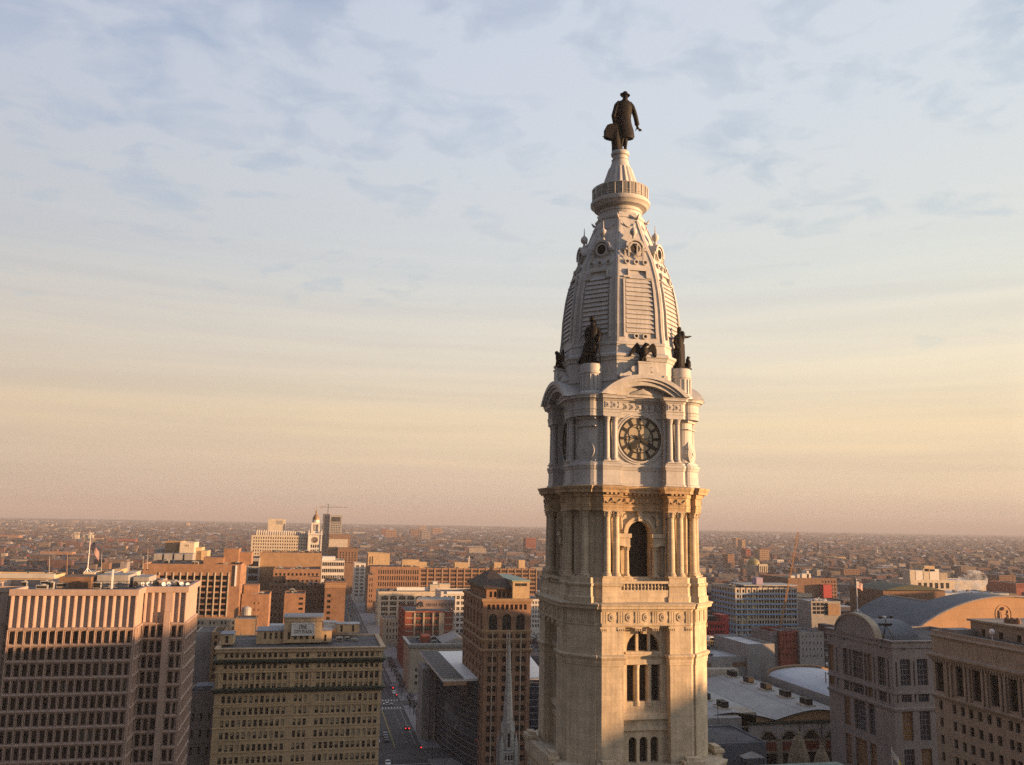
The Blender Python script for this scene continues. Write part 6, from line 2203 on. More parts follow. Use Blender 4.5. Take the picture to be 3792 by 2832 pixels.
M_membrane = mat('grey_membrane', (0.36, 0.35, 0.335), rough=.75, var=.16, scale=.12, brick=(40, 2.2, .08, .16), streak=.2)
M_paleblue = mat('pale_membrane', (0.46, 0.49, 0.53), rough=.6, var=.08, scale=.1)
for k, (xc, rs_, nm) in enumerate(((xB, zB - zV, 'vault_roof'), (xA, zA_ - zV, 'vault_roof'))):
    P = vault(xc, half, zV, rs_, YV, YF)
    b = MB()
    b.rings([[(x, -.6, z + .35) for x, z in P], [(x, YF - YV, z + .35) for x, z in P]], 0, False, False, False)
    b.rings([[(x, -.6, z) for x, z in reversed(P)], [(x, YF - YV, z) for x, z in reversed(P)]], 0, False, False, False)
    auto_smooth(b.build(nm, M_membrane, shd), 30)
    b = MB()
    b.face([(x, 0, z) for x, z in reversed(P)][::-1] if False else [(P[0][0], 0, zV - 1.2), (P[-1][0], 0, zV - 1.2)] + [(x, 0, z) for x, z in reversed(P)])
    b.build('gable', mat('tan_gable', (.46, .30, .155), rough=.85, var=.12, scale=.2), shd)
    # ridge vents
    for j in range(5):
        y = 5 + j * 13
        b = MB()
        zt = zV + rs_ + .35
        for q in (0, 2.4):
            b.box(xc - rl.x - 1.1, xc - rl.x + 1.1, y + q - .9, y + q + .9, zt + .35, zt + 2.2, 1)
        b.box(xc - rl.x - 1.9, xc - rl.x + 1.9, y - 1.4, y + 4, zt - .4, zt + .35)
        b.build('ridge_vent', [M_cream, M_dark], shd)
# taller pale vault to the right, ending in an arched lip
c0_, c1_ = at(2847, 2497, YF - 3), at(2965, 2467, YF - 3)
hC = c1_.x - c0_.x
P = [(c1_.x - rl.x + u_ * hC, c0_.z - .4 + (c1_.z - c0_.z) * math.sqrt(max(0, 1 - u_ * u_))) for u_ in [-1 + 2 * i / 24 for i in range(25)]]
b = MB(); b.rings([[(x, 2, z) for x, z in P], [(x, YF - YV - 2, z) for x, z in P]], 0, False, False, False)
auto_smooth(b.build('pale_vault', M_paleblue, shd), 30)
b = MB(); b.rings([[(x, YF - YV - 2.5, z - .1) for x, z in P], [(x, YF - YV - 2.5, z + .8) for x, z in P], [(x, YF - YV - 1, z + .8) for x, z in P]], 0, False, False, False)
b.build('arched_lip', M_tan, shd)
b = MB(); b.face([(P[0][0], 2, 5), (P[-1][0], 2, 5)] + [(x, 2, z) for x, z in reversed(P)])
b.face([(P[0][0], 2, 5), (P[0][0], YF - YV - 2, 5), (P[0][0], YF - YV - 2, P[0][1]), (P[0][0], 2, P[0][1])][::-1]); b.build('gable', M_grey, shd)
# west flank, parapet and the street front with trapezoid openings
b = MB()
xw = xB - half - rl.x
b.box(xw - .5, xw, -8, YF - YV, 0, zV + .6)
b.build('west_wall', M_dark, shd)
zW1, zW0, zM = zv(*q8(1200, 1108)), zv(*q8(1200, 1330)), zv(*q8(1200, 1455))
xs0 = at(q8(740, 0)[0], 2700, YV - 1.5).x - rl.x
xs1 = xA + half * 1.2 - rl.x
b = MB()
cents = [(at(q8(x, 0)[0], 2720, YV - 1.5).x - rl.x) for x in (990, 1262, 1545)]
cents.append(2 * cents[-1] - cents[-2])
pit = cents[1] - cents[0]
hb_, ht_ = pit * .43, pit * .12
zo0, zo1 = zW0 + .4, zv(*q8(1262, 1200))
yw = -1.5
for i, c in enumerate(cents):
    l, r = c - pit / 2, c + pit / 2
    for s_ in (-1, 1):
        ed = c + s_ * pit / 2
        q = [(ed, yw, zo0), (c + s_ * hb_, yw, zo0), (c + s_ * ht_, yw, zo1), (c, yw, zo1), (c, yw, zW1), (ed, yw, zW1)]
        b.face(q if s_ < 0 else q[::-1])
    fr = [(c - hb_, zo0), (c - ht_, zo1), (c + ht_, zo1), (c + hb_, zo0)]
    fo = [(c - hb_ - .75, zo0), (c - ht_ - .3, zo1 + .6), (c + ht_ + .3, zo1 + .6), (c + hb_ + .75, zo0)]
    b.rings([[(x, y_, z) for x, y_, z in ((a_[0], yw + 1.2, a_[1]), (a_[0], yw - .35, a_[1]), (o_[0], yw - .35, o_[1]), (o_[0], yw + .02, o_[1]))] for a_, o_ in zip(fr, fo)], 1)
b.box(xs0, cents[0] - pit / 2, yw, yw + .4, zo0, zW1)
b.box(xs0, xs1, yw - .02, yw + .5, zo0 - .6, zo0, 1)
b.box(xs0, xs1, yw - .3, yw + 1.5, zW1, zW1 + .5, 2)
b.build('street_front', [mat('pale_render', (.47, .44, .41), rough=.85, var=.2, scale=.3, streak=.25), M_beige, M_copper], shd)
for c in cents:
    me = bpy.data.meshes.new('window')
    w = MB(); w.face([(-hb_, 0, 0), (hb_, 0, 0), (ht_, 0, zo1 - zo0), (-ht_, 0, zo1 - zo0)])
    for k in range(-4, 5):
        x = k * hb_ / 5
        hz = min(zo1 - zo0, (hb_ - abs(x)) / (hb_ - ht_) * (zo1 - zo0))
        w.box(x - .07, x + .07, -.1, -.003, 0, hz, 1)
    w.build('window', [M_dark, M_frame], shd, loc=(c, yw + .9, zo0))
b = MB(); b.box(xs0 - .4, xs1, yw + .1, yw + .6, zM, zo0 - .6); b.build('brick_band', M_red, shd)
b = MB()
for c in [cents[0] - pit / 2] + [q + pit / 2 for q in cents]:
    b.box(c - .9, c + .9, yw - .7, yw + .1, 0, zo0 - .6)
b.box(xs0, xs1, yw + .3, yw + .7, 0, zM, 1)
b.box(xs0, xs1, yw - .2, yw + .28, zM - .6, zM, 0)
b.build('arcade', [M_beige, M_dark], shd)
foot((xB - half - 8, xA + half * 2.5, YV - 6, YF))
# dark low roofs and car deck in front
n1, nb1, _ = bld('low_block', 'dark blue grey low block with a flat roof beside the clock tower foot', 'building', 2560, 2838, 2752, 226, 20, mat('slate_render', (.10, .115, .14), rough=.8, var=.15), M_roof, par=.4)
n2, nb2, _ = bld('car_deck', 'grey open parking deck with low walls right of the clock tower', 'car park', 2560, 2772, 2722, 250, 26, M_grey, M_roof_l, par=.9)
lbox(n2, 'ramp_wall', M_grey, nb2[0] + 8, nb2[0] + 20, 258, 262, nb2[4] - .9, nb2[4] + 3.0)
lbox(n2, 'stair_house', M_beige, nb2[0] + 21, nb2[0] + 27, 262, 270, nb2[4] - .9, nb2[4] + 3.5)
foot(nb1); foot(nb2)
cn = thing('canopy', 'pale folded canopy on the dark roof below the vaulted market', 'canopy', (at(2785, 2790, 222).x, 222, at(2785, 2800, 222).z - 2.5))
b = MB(); b.rings([[(-3, -1.5, 2.4), (3, -1.5, 2.4), (3, 1.5, 2.4), (-3, 1.5, 2.4)], [(-.4, -.2, 3.6), (.4, -.2, 3.6), (.4, .2, 3.6), (-.4, .2, 3.6)]]); b.build('roof', M_grey, cn)
b = MB()
for sx in (-2.6, 2.6):
    for sy in (-1.2, 1.2): b.tube((sx, sy, -6), (sx, sy, 2.4), .12, n=5)
b.build('post', M_iron, cn)


def lamp(x, y, z, h, label, group, heads=2):
    t = thing('street_lamp', label, 'street lamp', (x, y, z), 0, group)
    b = MB(); b.tube((0, 0, 0), (0, 0, h), .11, .07, 6); b.tube((-.9, 0, h), (.9, 0, h), .05, n=5); b.build('pole', M_iron, t)
    for s_ in (-1, 1)[:heads]:
        b = MB(); b.box(s_ * .9 - .38, s_ * .9 + .38, -.18, .18, h - .12, h + .1); b.build('lamp_head', M_iron, t)
    return t


p = at(*q8(340, 870), 254)
lamp(p.x, 254, nb2[4] - .9, p.z - nb2[4] + .9, 'twin headed dark lamp post on the grey parking deck', None)

# ------------------------------------------------------------------ courthouse with barrel vaulted roofs
YSW = 205.0
p1 = at(3302, 2373, YSW)
XC, zC_ = p1.x, p1.z
YNW = XC / math.tan(math.atan((3044 - IW / 2) / FPX) + HEAD)
cj = thing('courthouse', 'grey granite courthouse with big barrel vaulted roofs, right of the market', 'courthouse', (XC, YSW, 0))
rl = cj.location
lenW = YNW - YSW


def onW(px, py):
    d = ray(px, py)
    t = XC / d.x
    return d.y * t - YSW, CAM_Z + d.z * t            # (north of the corner, height)


vW = lambda x, y: onW(*qs(x, y))
b = MB()
zTop = zC_
# west front read off the photograph: u runs from the north end to the south-west corner
uw = lambda x, y=700: lenW - vW(x, y)[0]
zz = lambda x, y: vW(x, y)[1]
z_a, z_b = zz(700, 545), zz(700, 830)       # upper tall windows
z_c, z_d = zz(730, 880), zz(730, 1000)
z_e, z_f = zz(600, 1015), zz(600, 1330)
z_g = zz(600, 1400)
wc = [(uw(190), uw(245)), (uw(340), uw(390)), (uw(400), uw(425)), (uw(435), uw(540)), (uw(555), uw(578)), (uw(585), uw(628)), (uw(692), uw(768))]
wc = [(min(a, c), max(a, c)) for a, c in wc]
lowc = [(uw(335), uw(395)), (uw(435), uw(550)), (uw(580), uw(640))]
op = facade(b, (0, lenW, z_d - .9), (0, -1, 0), (-1, 0, 0), lenW, zTop - z_d + .9, wc, sorted([(z_b - z_d + .9, z_a - z_d + .9), (.9, z_c - z_d + .9)]), .5)
op += facade(b, (0, lenW, 0), (0, -1, 0), (-1, 0, 0), lenW, z_d - .9, lowc, sorted([(z_f, min(z_e, z_d - 1.6)), (max(2, z_f - 2.2 - (z_e - z_f)), z_f - 2.2)]), .5)
LS = 34.0
xs_ = lambda x: at(qs(x, 600)[0], 2450, YSW).x - XC
zs_ = lambda y: at(3370, qs(0, y)[1], YSW).z
sc_ = [(xs_(915), xs_(1020)), (xs_(1088), xs_(1195)), (xs_(1270), xs_(1375)), (xs_(1440), xs_(1545))]
op += facade(b, (0, 0, 0), (1, 0, 0), (0, -1, 0), LS, zTop, sc_, sorted([(zs_(845), zs_(575)), (zs_(1015), zs_(905)), (zs_(1410), zs_(1095)), (zs_(1800), zs_(1495))]), .5)
b.face([(LS, 0, 0), (LS, lenW, 0), (LS, lenW, zTop), (LS, 0, zTop)]); b.face([(LS, lenW, 0), (0, lenW, 0), (0, lenW, zTop), (LS, lenW, zTop)])
for q in op: q['p'] = q['p'] + rl
# slot windows, dots and bands
b.build('wall', M_greystone, cj)
b = MB()
for u_ in (uw(158), uw(278), uw(655), uw(798)):
    b.box(-.06, .02, lenW - u_ - .18, lenW - u_ + .18, z_b + .2, z_a - .4); b.box(-.06, .02, lenW - u_ - .18, lenW - u_ + .18, z_d, z_c)
for x in (875, 1055):
    b.box(xs_(x) - .18, xs_(x) + .18, -.06, .02, zs_(850), zs_(600)); b.box(xs_(x) - .18, xs_(x) + .18, -.06, .02, zs_(1015), zs_(935))
for u_, zq_ in ((uw(208, 330), zz(208, 330)), (uw(345, 360), zz(345, 360)), (uw(595, 412), zz(595, 412)), (uw(722, 445), zz(722, 445))):
    b.box(-.06, .02, lenW - u_ - .4, lenW - u_ + .4, zq_ - .5, zq_ + .5)
b.box(xs_(950), xs_(978), -.06, .02, zs_(480), zs_(455))
b.build('slot_windows', M_dark, cj)
cornice(cj, XC, XC + LS, YSW, YSW + lenW, [(.02, zTop - 2.0), (.3, zTop - 1.8), (.3, zTop - 1.2), (.1, zTop - 1.1), (.1, zTop - .6), (.5, zTop - .3), (.5, zTop), (-.6, zTop + .05), (-.6, zTop - 1)], M_greystone)
cornice(cj, XC, XC + LS, YSW, YSW + lenW, [(.02, z_d - 1.7), (.3, z_d - 1.5), (.35, z_d - .9), (.02, z_d - .7)], M_greystone, 'string_course')
cornice(cj, XC, XC + LS, YSW, YSW + lenW, [(.02, z_b - 1.5), (.2, z_b - 1.4), (.2, z_b - .9), (.02, z_b - .8)], M_greystone, 'string_course')
ra_ = random.Random(8)
put_windows(op, cj, (M_glass, M_greystone), 'grid', pick=lambda o: (M_amber, M_greystone) if ra_.random() < .3 else (M_blueglass, M_greystone))
b = MB(); b.face([(.6, .6, zTop - .9), (LS - .6, .6, zTop - .9), (LS - .6, lenW - .6, zTop - .9), (.6, lenW - .6, zTop - .9)]); b.build('roof', M_roof, cj)
# west gable arch with its own little vault
ua, ub_ = uw(330 - 60, 300), uw(620 + 65, 300)
uc, ur = (ua + ub_) / 2, (ub_ - ua) / 2
zap_ = zz(440, 115)
P = [(lenW - uc - ur * math.cos(math.pi * i / 20), zTop - .6 + (zap_ - zTop + .6) * math.sin(math.pi * i / 20)) for i in range(21)]
b = MB()
b.rings([[(-.45, y, z) for y, z in P], [(1.2, y, z) for y, z in P]])
b.build('gable_wall', M_greystone, cj)
b = MB(); b.rings([[(-.75, y, z - .05) for y, z in P], [(-.75, y * 1.0, z + .5) for y, z in P], [(1.3, y, z + .5) for y, z in P]], 0, False, False, False)
b.build('gable_moulding', M_beige, cj)
b = MB(); b.rings([[(1.2, y, zTop - .6 + (z - zTop + .6) * .78) for y, z in P], [(LS * .36, y, zTop - .6 + (z - zTop + .6) * .78) for y, z in P]], 0, False, False, False)
auto_smooth(b.build('vault_roof', M_blueroof, cj), 30)
# great vault running north with the sunlit panelled south gable
YG = 236.0
gl_, gt_ = at(3365, 2355, YG), at(3734, 2209, YG)
xl, zl_, xt, zt_ = gl_.x, gl_.z, gt_.x, gt_.z
hwv, rv = xt - xl, zt_ - zl_
YGN = 250.0
Rr = (hwv * hwv + rv * rv) / (2 * rv)
P = []
a0 = min(1.45, math.acos(max(-1, min(1, (zTop - 1.5 - (zt_ - Rr)) / Rr))))
for i in range(33):
    a = -a0 + 2 * a0 * i / 32
    P.append((xt + Rr * math.sin(a) - XC, zt_ - Rr + Rr * math.cos(a)))
zb0 = zTop - 3
b = MB()
b.face([(P[0][0], YG - YSW, zb0), (P[-1][0], YG - YSW, zb0)] + [(x, YG - YSW, z) for x, z in reversed(P)])
b.build('south_gable', M_tilered, cj)
b = MB()
b.rings([[(x, YG - YSW - .6, z + .1) for x, z in P], [(x, YGN - YSW, z + .1) for x, z in P]], 0, False, False, False)
auto_smooth(b.build('vault_roof', M_blueroof, cj), 30)
b = MB(); b.rings([[(x, YG - YSW - .7, z - .05) for x, z in P], [(x, YG - YSW - .7, z + .4) for x, z in P], [(x, YG - YSW + .5, z + .4) for x, z in P]], 0, False, False, False)
b.build('gable_edge', M_greystone, cj)
b = MB(); b.box(LS + .1, P[-1][0], YG - YSW + .2, YGN - YSW, 0, zb0)
b.build('rear_block', M_greystone, cj)
rg = at(3276, 2204, 300)
P2 = [(rg.x - XC + u_, rg.z - 5 * (abs(u_) / 11.4) ** 1.25) for u_ in [-36 + 2 * i for i in range(37)] if u_ > -23]
b = MB(); b.rings([[(x, YG - YSW + 8, z) for x, z in P2], [(x, 300 - YSW, z) for x, z in P2]], 0, False, False, False)
auto_smooth(b.build('vault_roof', M_blueroof, cj), 30)
b = MB(); b.face([(P2[-1][0], 300 - YSW, 20), (P2[0][0], 300 - YSW, 20)] + [(x, 300 - YSW, z) for x, z in P2]); b.build('north_gable', M_greystone, cj)
b = MB(); b.box(rg.x - XC - .25, rg.x - XC + .25, 272 - YSW, 300 - YSW, rg.z - .1, rg.z + .25); b.build('ridge', M_steel, cj)
# round crest on the gable
ec = at(*qr(2000, 1045), YG)
er = abs(at(*qr(2085, 1045), YG).x - ec.x)
cr_ = thing('crest', None, None, (ec.x - XC, YG - YSW - .02, ec.z)); cr_.parent = cj
for k in ('label', 'category'):
    if k in cr_: del cr_[k]
b = MB(); ring_y(b, er * .93, er, .05, -.1, 28)
b.build('crest_ring', M_tilered, cr_)
b = MB()
s_ = er
b.prism([(-.28 * s_, -.1), (.28 * s_, -.1), (.28 * s_, .05), (-.28 * s_, .05)], -.35 * s_, .25 * s_)
for x in (-.52, .52):
    b.limb([(x * s_, -.02, -.8 * s_, .1 * s_), (x * s_, -.02, -.3 * s_, .12 * s_), (x * s_, -.02, .15 * s_, .1 * s_), (x * s_, -.02, .4 * s_, .08 * s_)], 6)
    b.limb([(x * s_, -.15, .1 * s_, .07 * s_), (x * .6 * s_, -.2, .0, .06 * s_)], 5)
b.limb([(-.15 * s_, -.12, .45 * s_, .12 * s_), (0, -.15, .6 * s_, .16 * s_), (.2 * s_, -.12, .5 * s_, .1 * s_)], 6)
b.limb([(-.6 * s_, -.1, -.75 * s_, .07 * s_), (0, -.12, -.68 * s_, .08 * s_), (.6 * s_, -.1, -.75 * s_, .07 * s_)], 6)
b.build('crest_figures', M_tilered, cr_)
# roof cameras on a tripod
tp = at(*qs(815, 370), 206.5)
dsh = thing('floodlight_rig', 'black rooftop floodlight rig on splayed legs at the courthouse corner', 'floodlight', (tp.x, 208, zTop - .9))
b = MB()
for x, y in ((-2.0, -.8), (2.2, -.8), (0, 1.5)): b.tube((x, y, 0), (.0, 0, 4.6), .12, n=5)
b.tube((0, 0, 4.4), (0, 0, 6.6), .1, n=5)
for zz_ in (4.6, 6.4): b.tube((-1.9, 0, zz_), (2.0, 0, zz_), .09, n=5)
b.build('frame', M_iron, dsh)
for i, (x, zz_) in enumerate(((-1.7, 4.6), (-.6, 4.6), (.6, 4.6), (1.3, 4.6), (-1.6, 6.4), (-.4, 6.4), (1.6, 6.5))):
    b = MB(); b.lathe([(.2, -.35), (.5, .1), (.5, .35), (.1, .4)], 10); b.build('floodlight', M_iron if i != 5 else M_whitemetal, dsh, loc=(x, -.1, zz_))
foot((XC, XC + 90, YSW, max(YGN, YNW)))

# ------------------------------------------------------------------ far right block with tall windows
XR = 129.0


def onX(px, py, X=XR):
    d = ray(px, py)
    t = X / d.x
    return d.y * t, CAM_Z + d.z * t


yN, zN = onX(3449, 2352)
yS = onX(3900, 2440)[0]
zR = onX(3600, 2375)[1]
rb_ = thing('office_block', 'grey stone office block with tall upper windows at the right edge', 'office building', (XR, yN, 0))
rl = rb_.location
LW = yN - yS
v = lambda x, y: onX(*qs(x, y))
uR = lambda x, y=800: yN - v(x, y)[0]
zRr = lambda x, y: v(x, y)[1]
b = MB()
c_t = [(uR(1282), uR(1362)), (uR(1490), uR(1562)), (uR(1655), uR(1738)), (uR(1835), uR(1922)), (uR(2020), uR(2112)), (uR(2215), uR(2310))]
c_t = [(min(a, c), max(a, c)) for a, c in c_t]
zt0, zt1 = zRr(1700, 1005), zRr(1700, 690)
zmid = zRr(1700, 1060)
op = facade(b, (0, 0, zmid), (0, -1, 0), (-1, 0, 0), LW, zR - zmid, c_t, [(zt0 - zmid, zt1 - zmid)], .7)
c_s = []
for x0_, x1_ in ((1278, 1310), (1330, 1362), (1462, 1498), (1545, 1585), (1628, 1670), (1718, 1762), (1812, 1855), (1905, 1950), (2025, 2070), (2095, 2142), (2190, 2240), (2280, 2330)):
    a, c = uR(x0_, 1250), uR(x1_, 1250)
    c_s.append((min(a, c), max(a, c)))
zrow = [zRr(1480, 1040), zRr(1480, 1215)]
pitch_ = zrow[0] - zrow[1]
hh = pitch_ * .54
r_ = sorted([(zrow[0] - k * pitch_ - hh, zrow[0] - k * pitch_) for k in range(10) if zrow[0] - k * pitch_ - hh > 1])
r_ = [q for q in r_ if q[1] < zmid - .2]
op += facade(b, (0, 0, 0), (0, -1, 0), (-1, 0, 0), LW, zmid, c_s, r_, .5)
for x0_, x1_ in zip(c_t, c_t[1:]):
    m_ = (x0_[1] + x1_[0]) / 2
    for dd in (-.55, .55):
        b.box(-.4, .02, -m_ + dd - .3, -m_ + dd + .3, zmid, zt1 + .8)
b.face([(0, 0, 0), (0, 0, zR), (30, 0, zR), (30, 0, 0)])
b.face([(0, -LW, 0), (30, -LW, 0), (30, -LW, zR), (0, -LW, zR)])
b.face([(30, 0, 0), (30, 0, zR), (30, -LW, zR), (30, -LW, 0)])
for q in op: q['p'] = q['p'] + rl
M_graystone2 = mat('warm_grey_stone', (0.285, 0.235, 0.195), rough=.85, var=.16, scale=.3, brick=(1.8, .75, .015, .1), streak=.2)
b.build('wall', M_graystone2, rb_)
put_windows(op, rb_, (M_glass, M_iron), 'cross')
zk = zRr(1700, 610)
for zz_, o_2, hh_ in ((zk, .9, 1.6), (zmid + .3, .5, 1.0), (zR - .1, .35, .6)):
    cornice(rb_, XR, XR + 30, yS, yN, [(.02, zz_ - hh_), (o_2 * .5, zz_ - hh_ * .6), (o_2, zz_ - hh_ * .2), (o_2, zz_), (.02, zz_ + .3)], M_graystone2)
b = MB()
nb_ = 44
for i in range(nb_):
    y = -LW * (i + .5) / nb_
    b.box(-.55, .0, y - .12, y + .12, zk - 1.5, zk - .7)
b.build('brackets', M_graystone2, rb_)
b = MB()
b.box(0, .4, -LW, 0, zR, zR + .9); b.box(.4, 30, -.4, 0, zR, zR + .9)
b.build('parapet', M_graystone2, rb_)
b = MB(); b.face([(.4, -LW, zR + .05), (30, -LW, zR + .05), (30, -.4, zR + .05), (.4, -.4, zR + .05)]); b.build('roof', M_roof, rb_)
XP = 137.0
yPN, pz = onX(3593, 2298, XP)
xp = XP - XR
LP = yPN - yS
y_of = lambda x: yPN - onX(*qs(x, 330), XP)[0]
wz0, wz1 = onX(*qs(1770, 365), XP)[1] - zR, onX(*qs(1770, 272), XP)[1] - zR
pw = [(y_of(a_), y_of(c_)) for a_, c_ in ((1752, 1788), (1925, 1968), (2106, 2152), (2290, 2340))]
b = MB()
op2 = facade(b, (xp, yPN - yN, zR), (0, -1, 0), (-1, 0, 0), LP, pz - zR, pw, [(max(.1, wz0), min(wz1, pz - zR - .3))], .4)
b.face([(xp, yPN - yN, zR), (xp, yPN - yN, pz), (29, yPN - yN, pz), (29, yPN - yN, zR)])
b.box(xp - .5, 29, -LW + .1, yPN - yN + .5, pz, pz + .4)
ph = b.build('penthouse', M_graystone2, rb_)
for q in op2:
    o = bpy.data.objects.new('window', win_mesh(q['w'], q['h'], 'plain', (M_dark,))); COL.objects.link(o); o.parent = ph; o.location = q['p']; o.rotation_euler.z = -math.pi / 2
x0 = xp
pa_ = Vector((XP - 2.5, 0, 0))
for i in range(3):
    b = MB(); b.lathe([(.55, 0), (.55, .7), (.3, 1.1), (.05, 1.2)], 12); b.build('roof_vent', M_brown, rb_, loc=(x0 + 2.0 + i * .6, yPN - yN - 8 - i * .8, pz + .4))
b = MB(); b.box(x0 - 6, x0 - .6, yPN - yN - 2, -.6, zR, zR + 1.3); b.build('plant_room', M_greystone, rb_)
b = MB(); b.lathe([(.1, 0), (.1, 1.2), (.45, 1.3), (.55, 1.7), (.45, 2.1), (.05, 2.3)], 10); b.build('roof_globe', M_whitemetal, rb_, loc=(pa_.x - XR, 157 - yN, zR))
foot((XR, XR + 30, yS, yN))
# cream building with steam, round drum roofs behind the courthouse
s_1, sb1, _ = bld('cream_block', 'cream laboratory block with stepped roof and sunlit panels, in rooftop steam', 'building', 3372, 3650, 2148, 950, 40, M_cream, M_roof_l,
                  S=(3395, 3518, 6, .6, 2158, 30, 1, .7))
for l, r, t, bt, m in ((1030, 1090, 588, 700, M_cream), (1090, 1170, 592, 690, M_white), (1170, 1235, 572, 690, M_cream), (1235, 1340, 578, 690, M_white), (1340, 1425, 618, 690, M_beige), (1180, 1290, 545, 580, M_yellow)):
    (pl, pt_), (pr, pb_) = qr(l, t), qr(r, bt)
    penthouse(s_1, pl, pr, pt_, pb_ + 8, 956, 14, m)
foot(sb1)
s_2, sb2, _ = bld('roof_plant', 'long pale curved roof plant between the courthouse vault and the cream laboratory', 'building', 3488, 3736, 2197, 640, 40, M_roof_l, M_roof_l)
litter(s_2, sb2, 9, 83); foot(sb2)
s_3, sb3, _ = bld('brown_hall', 'low brown hall with long curved roof behind the courthouse ridge', 'hall', 3270, 3500, 2186, 560, 40, M_brown, M_roof)
foot(sb3)
b = MB()
P = [(sb3[0] + (sb3[1] - sb3[0]) * i / 16 - s_3.location.x, sb3[4] - .5 + 4.2 * math.sin(math.pi * i / 16)) for i in range(17)]
b.rings([[(x, 0, z) for x, z in P], [(x, 40, z) for x, z in P]]); b.build('curved_roof', M_copper, s_3)

# ------------------------------------------------------------------ pinnacles and copper roof below the clock tower
M_scale = mat('scaled_stone', (0.20, 0.165, 0.12), rough=.9, var=.3, scale=1.2, brick=(.7, .45, .03, .35), bump=.4)
M_verd = mat('verdigris_roof', (0.16, 0.205, 0.175), rough=.7, var=.25, scale=.3, brick=(.8, 90, .04, .12))
for k, (px, yt, Y, lb) in enumerate(((2956, 2702, 196, 'pointed scaled stone pinnacle in front of the market hall arches'), (3042, 2752, 190, 'second pointed stone pinnacle, partly before the courthouse corner'))):
    p = at(px, yt, Y)
    t = thing('stone_pinnacle', lb, 'pinnacle', (p.x, Y, 0))
    b = MB()
    z = p.z
    b.lathe([(4.2, z - 16), (3.4, z - 11), (2.3, z - 5.5), (1.25, z - 2.2), (.75, z - 1.5)], 8); 
    for q in (z - 12.5, z - 9.5, z - 6.5): 
        r_ = 3.9 * (z - q) / 14 + .2
        b.lathe([(r_, q), (r_ + .25, q + .2), (r_ + .1, q + .6)], 8)
    b.build('cone', M_scale, t)
    b = MB(); b.lathe([(.8, z - 1.5), (.45, z - 1.1), (.55, z - .7), (.2, z - .4), (.1, z), (.04, z + .8)], 8); b.build('finial', M_scale, t)
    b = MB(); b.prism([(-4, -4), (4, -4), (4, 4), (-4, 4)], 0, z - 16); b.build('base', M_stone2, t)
cw = thing('copper_roof', 'green copper roof of the lower wing at the clock tower right foot', 'roof', (92, 176, 0))
b = MB()
b.rings([[(-22, -14, 30), (24, -14, 30), (24, 12, 30), (-22, 12, 30)], [(-20, -9, 36.2), (22, -9, 36.2), (22, 7, 36.2), (-20, 7, 36.2)], [(-18, -3, 38.6), (20, -3, 38.6), (20, 2, 38.6), (-18, 2, 38.6)]])
b.build('roof', M_verd, cw)
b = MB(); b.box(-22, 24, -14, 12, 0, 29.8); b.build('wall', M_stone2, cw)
bp_ = at(3303, 2800, 186)
bn = thing('banner', 'small white and yellow banner hanging by the courthouse corner', 'banner', (bp_.x, 186, bp_.z - 3))
b = MB(); b.tube((0, 0, -6), (0, 0, 5), .08, n=5); b.build('pole', M_whitemetal, bn)
b = MB()
for i in range(8):
    t0, t1 = i / 8, (i + 1) / 8
    f = lambda t: (.1 + 2.6 * t, -.3 * math.sin(t * 5), 4.5 - 3.4 * t)
    x0, y0, z0 = f(t0); x1, y1, z1 = f(t1)
    b.face([(x0, y0, z0 - 1.6), (x1, y1, z1 - 1.6), (x1, y1, z1), (x0, y0, z0)], 0 if i < 5 else 1)
b.build('cloth', [M_whitemetal, M_cy], bn)

# ------------------------------------------------------------------ left distance
def y_for(px, py, h):
    d = ray(px, py)
    t = (h - CAM_Z) / d.z
    return d.y * t


def far(name, label, cat, l, t, r, Y, dep, m, mr=None, S=None, hgt=None, **k):
    root, q, _ = bld(name, label, cat, l, r, t, Y, dep, m, mr, S=S, par=.6, **k)
    foot(q, 6)
    return root, q


M_smear = mat('pale_coping', (.40, .38, .35), rough=.8, var=.1)
r1, rb1 = far('long_shed', 'long low shed with white roof lines and yellow wall behind the office block roof', 'shed', -60, 2128, 205, 340, 16, M_yellow, M_roof)
b = MB(); b.box(rb1[0] - r1.location.x, rb1[1] - r1.location.x, -1.2, -.01, rb1[4] - 1.1, rb1[4] + .5); b.build('coping', M_smear, r1)
r2, rb2 = far('cream_office', 'low office with three sunlit cream penthouses behind the office block roof', 'office building', 270, 2146, 540, 345, 30, M_brown, M_roof)
for l, r in ((309, 348), (389, 424), (469, 500)):
    penthouse(r2, l, r, 2118, 2150, 350, 10, M_cream)
penthouse(r2, 352, 388, 2112, 2150, 358, 10, M_tan); penthouse(r2, 424, 448, 2107, 2150, 360, 10, M_yellow)
litter(r2, rb2, 16, 91)
school, sb_ = far('school_office', 'pale green cream office with stepped yellow wings, far left beyond the orange block', 'office building', 667, 2008, 720, 760, 30, M_cream, M_roof_l,
                  S=(683, 700, 3, .5, 2008 + 8, 12, 1, .6))
for l, t, r, m in ((567, 2034, 667, M_grey), (612, 2003, 668, M_tan), (720, 2028, 745, M_yellow), (745, 2040, 767, M_yellow)):
    A, B = at(l, t, 766), at(r, t, 766)
    lbox(school, 'wing', m, A.x, B.x - .05, 766 + (t % 7), 792, 0, A.z)
for i in range(4):
    A, B = at(570 + i * 38, 2050, 742), at(600 + i * 38, 2050, 742)
    lbox(school, 'wing', M_grey, A.x, B.x, 742, 759.5, 0, A.z)
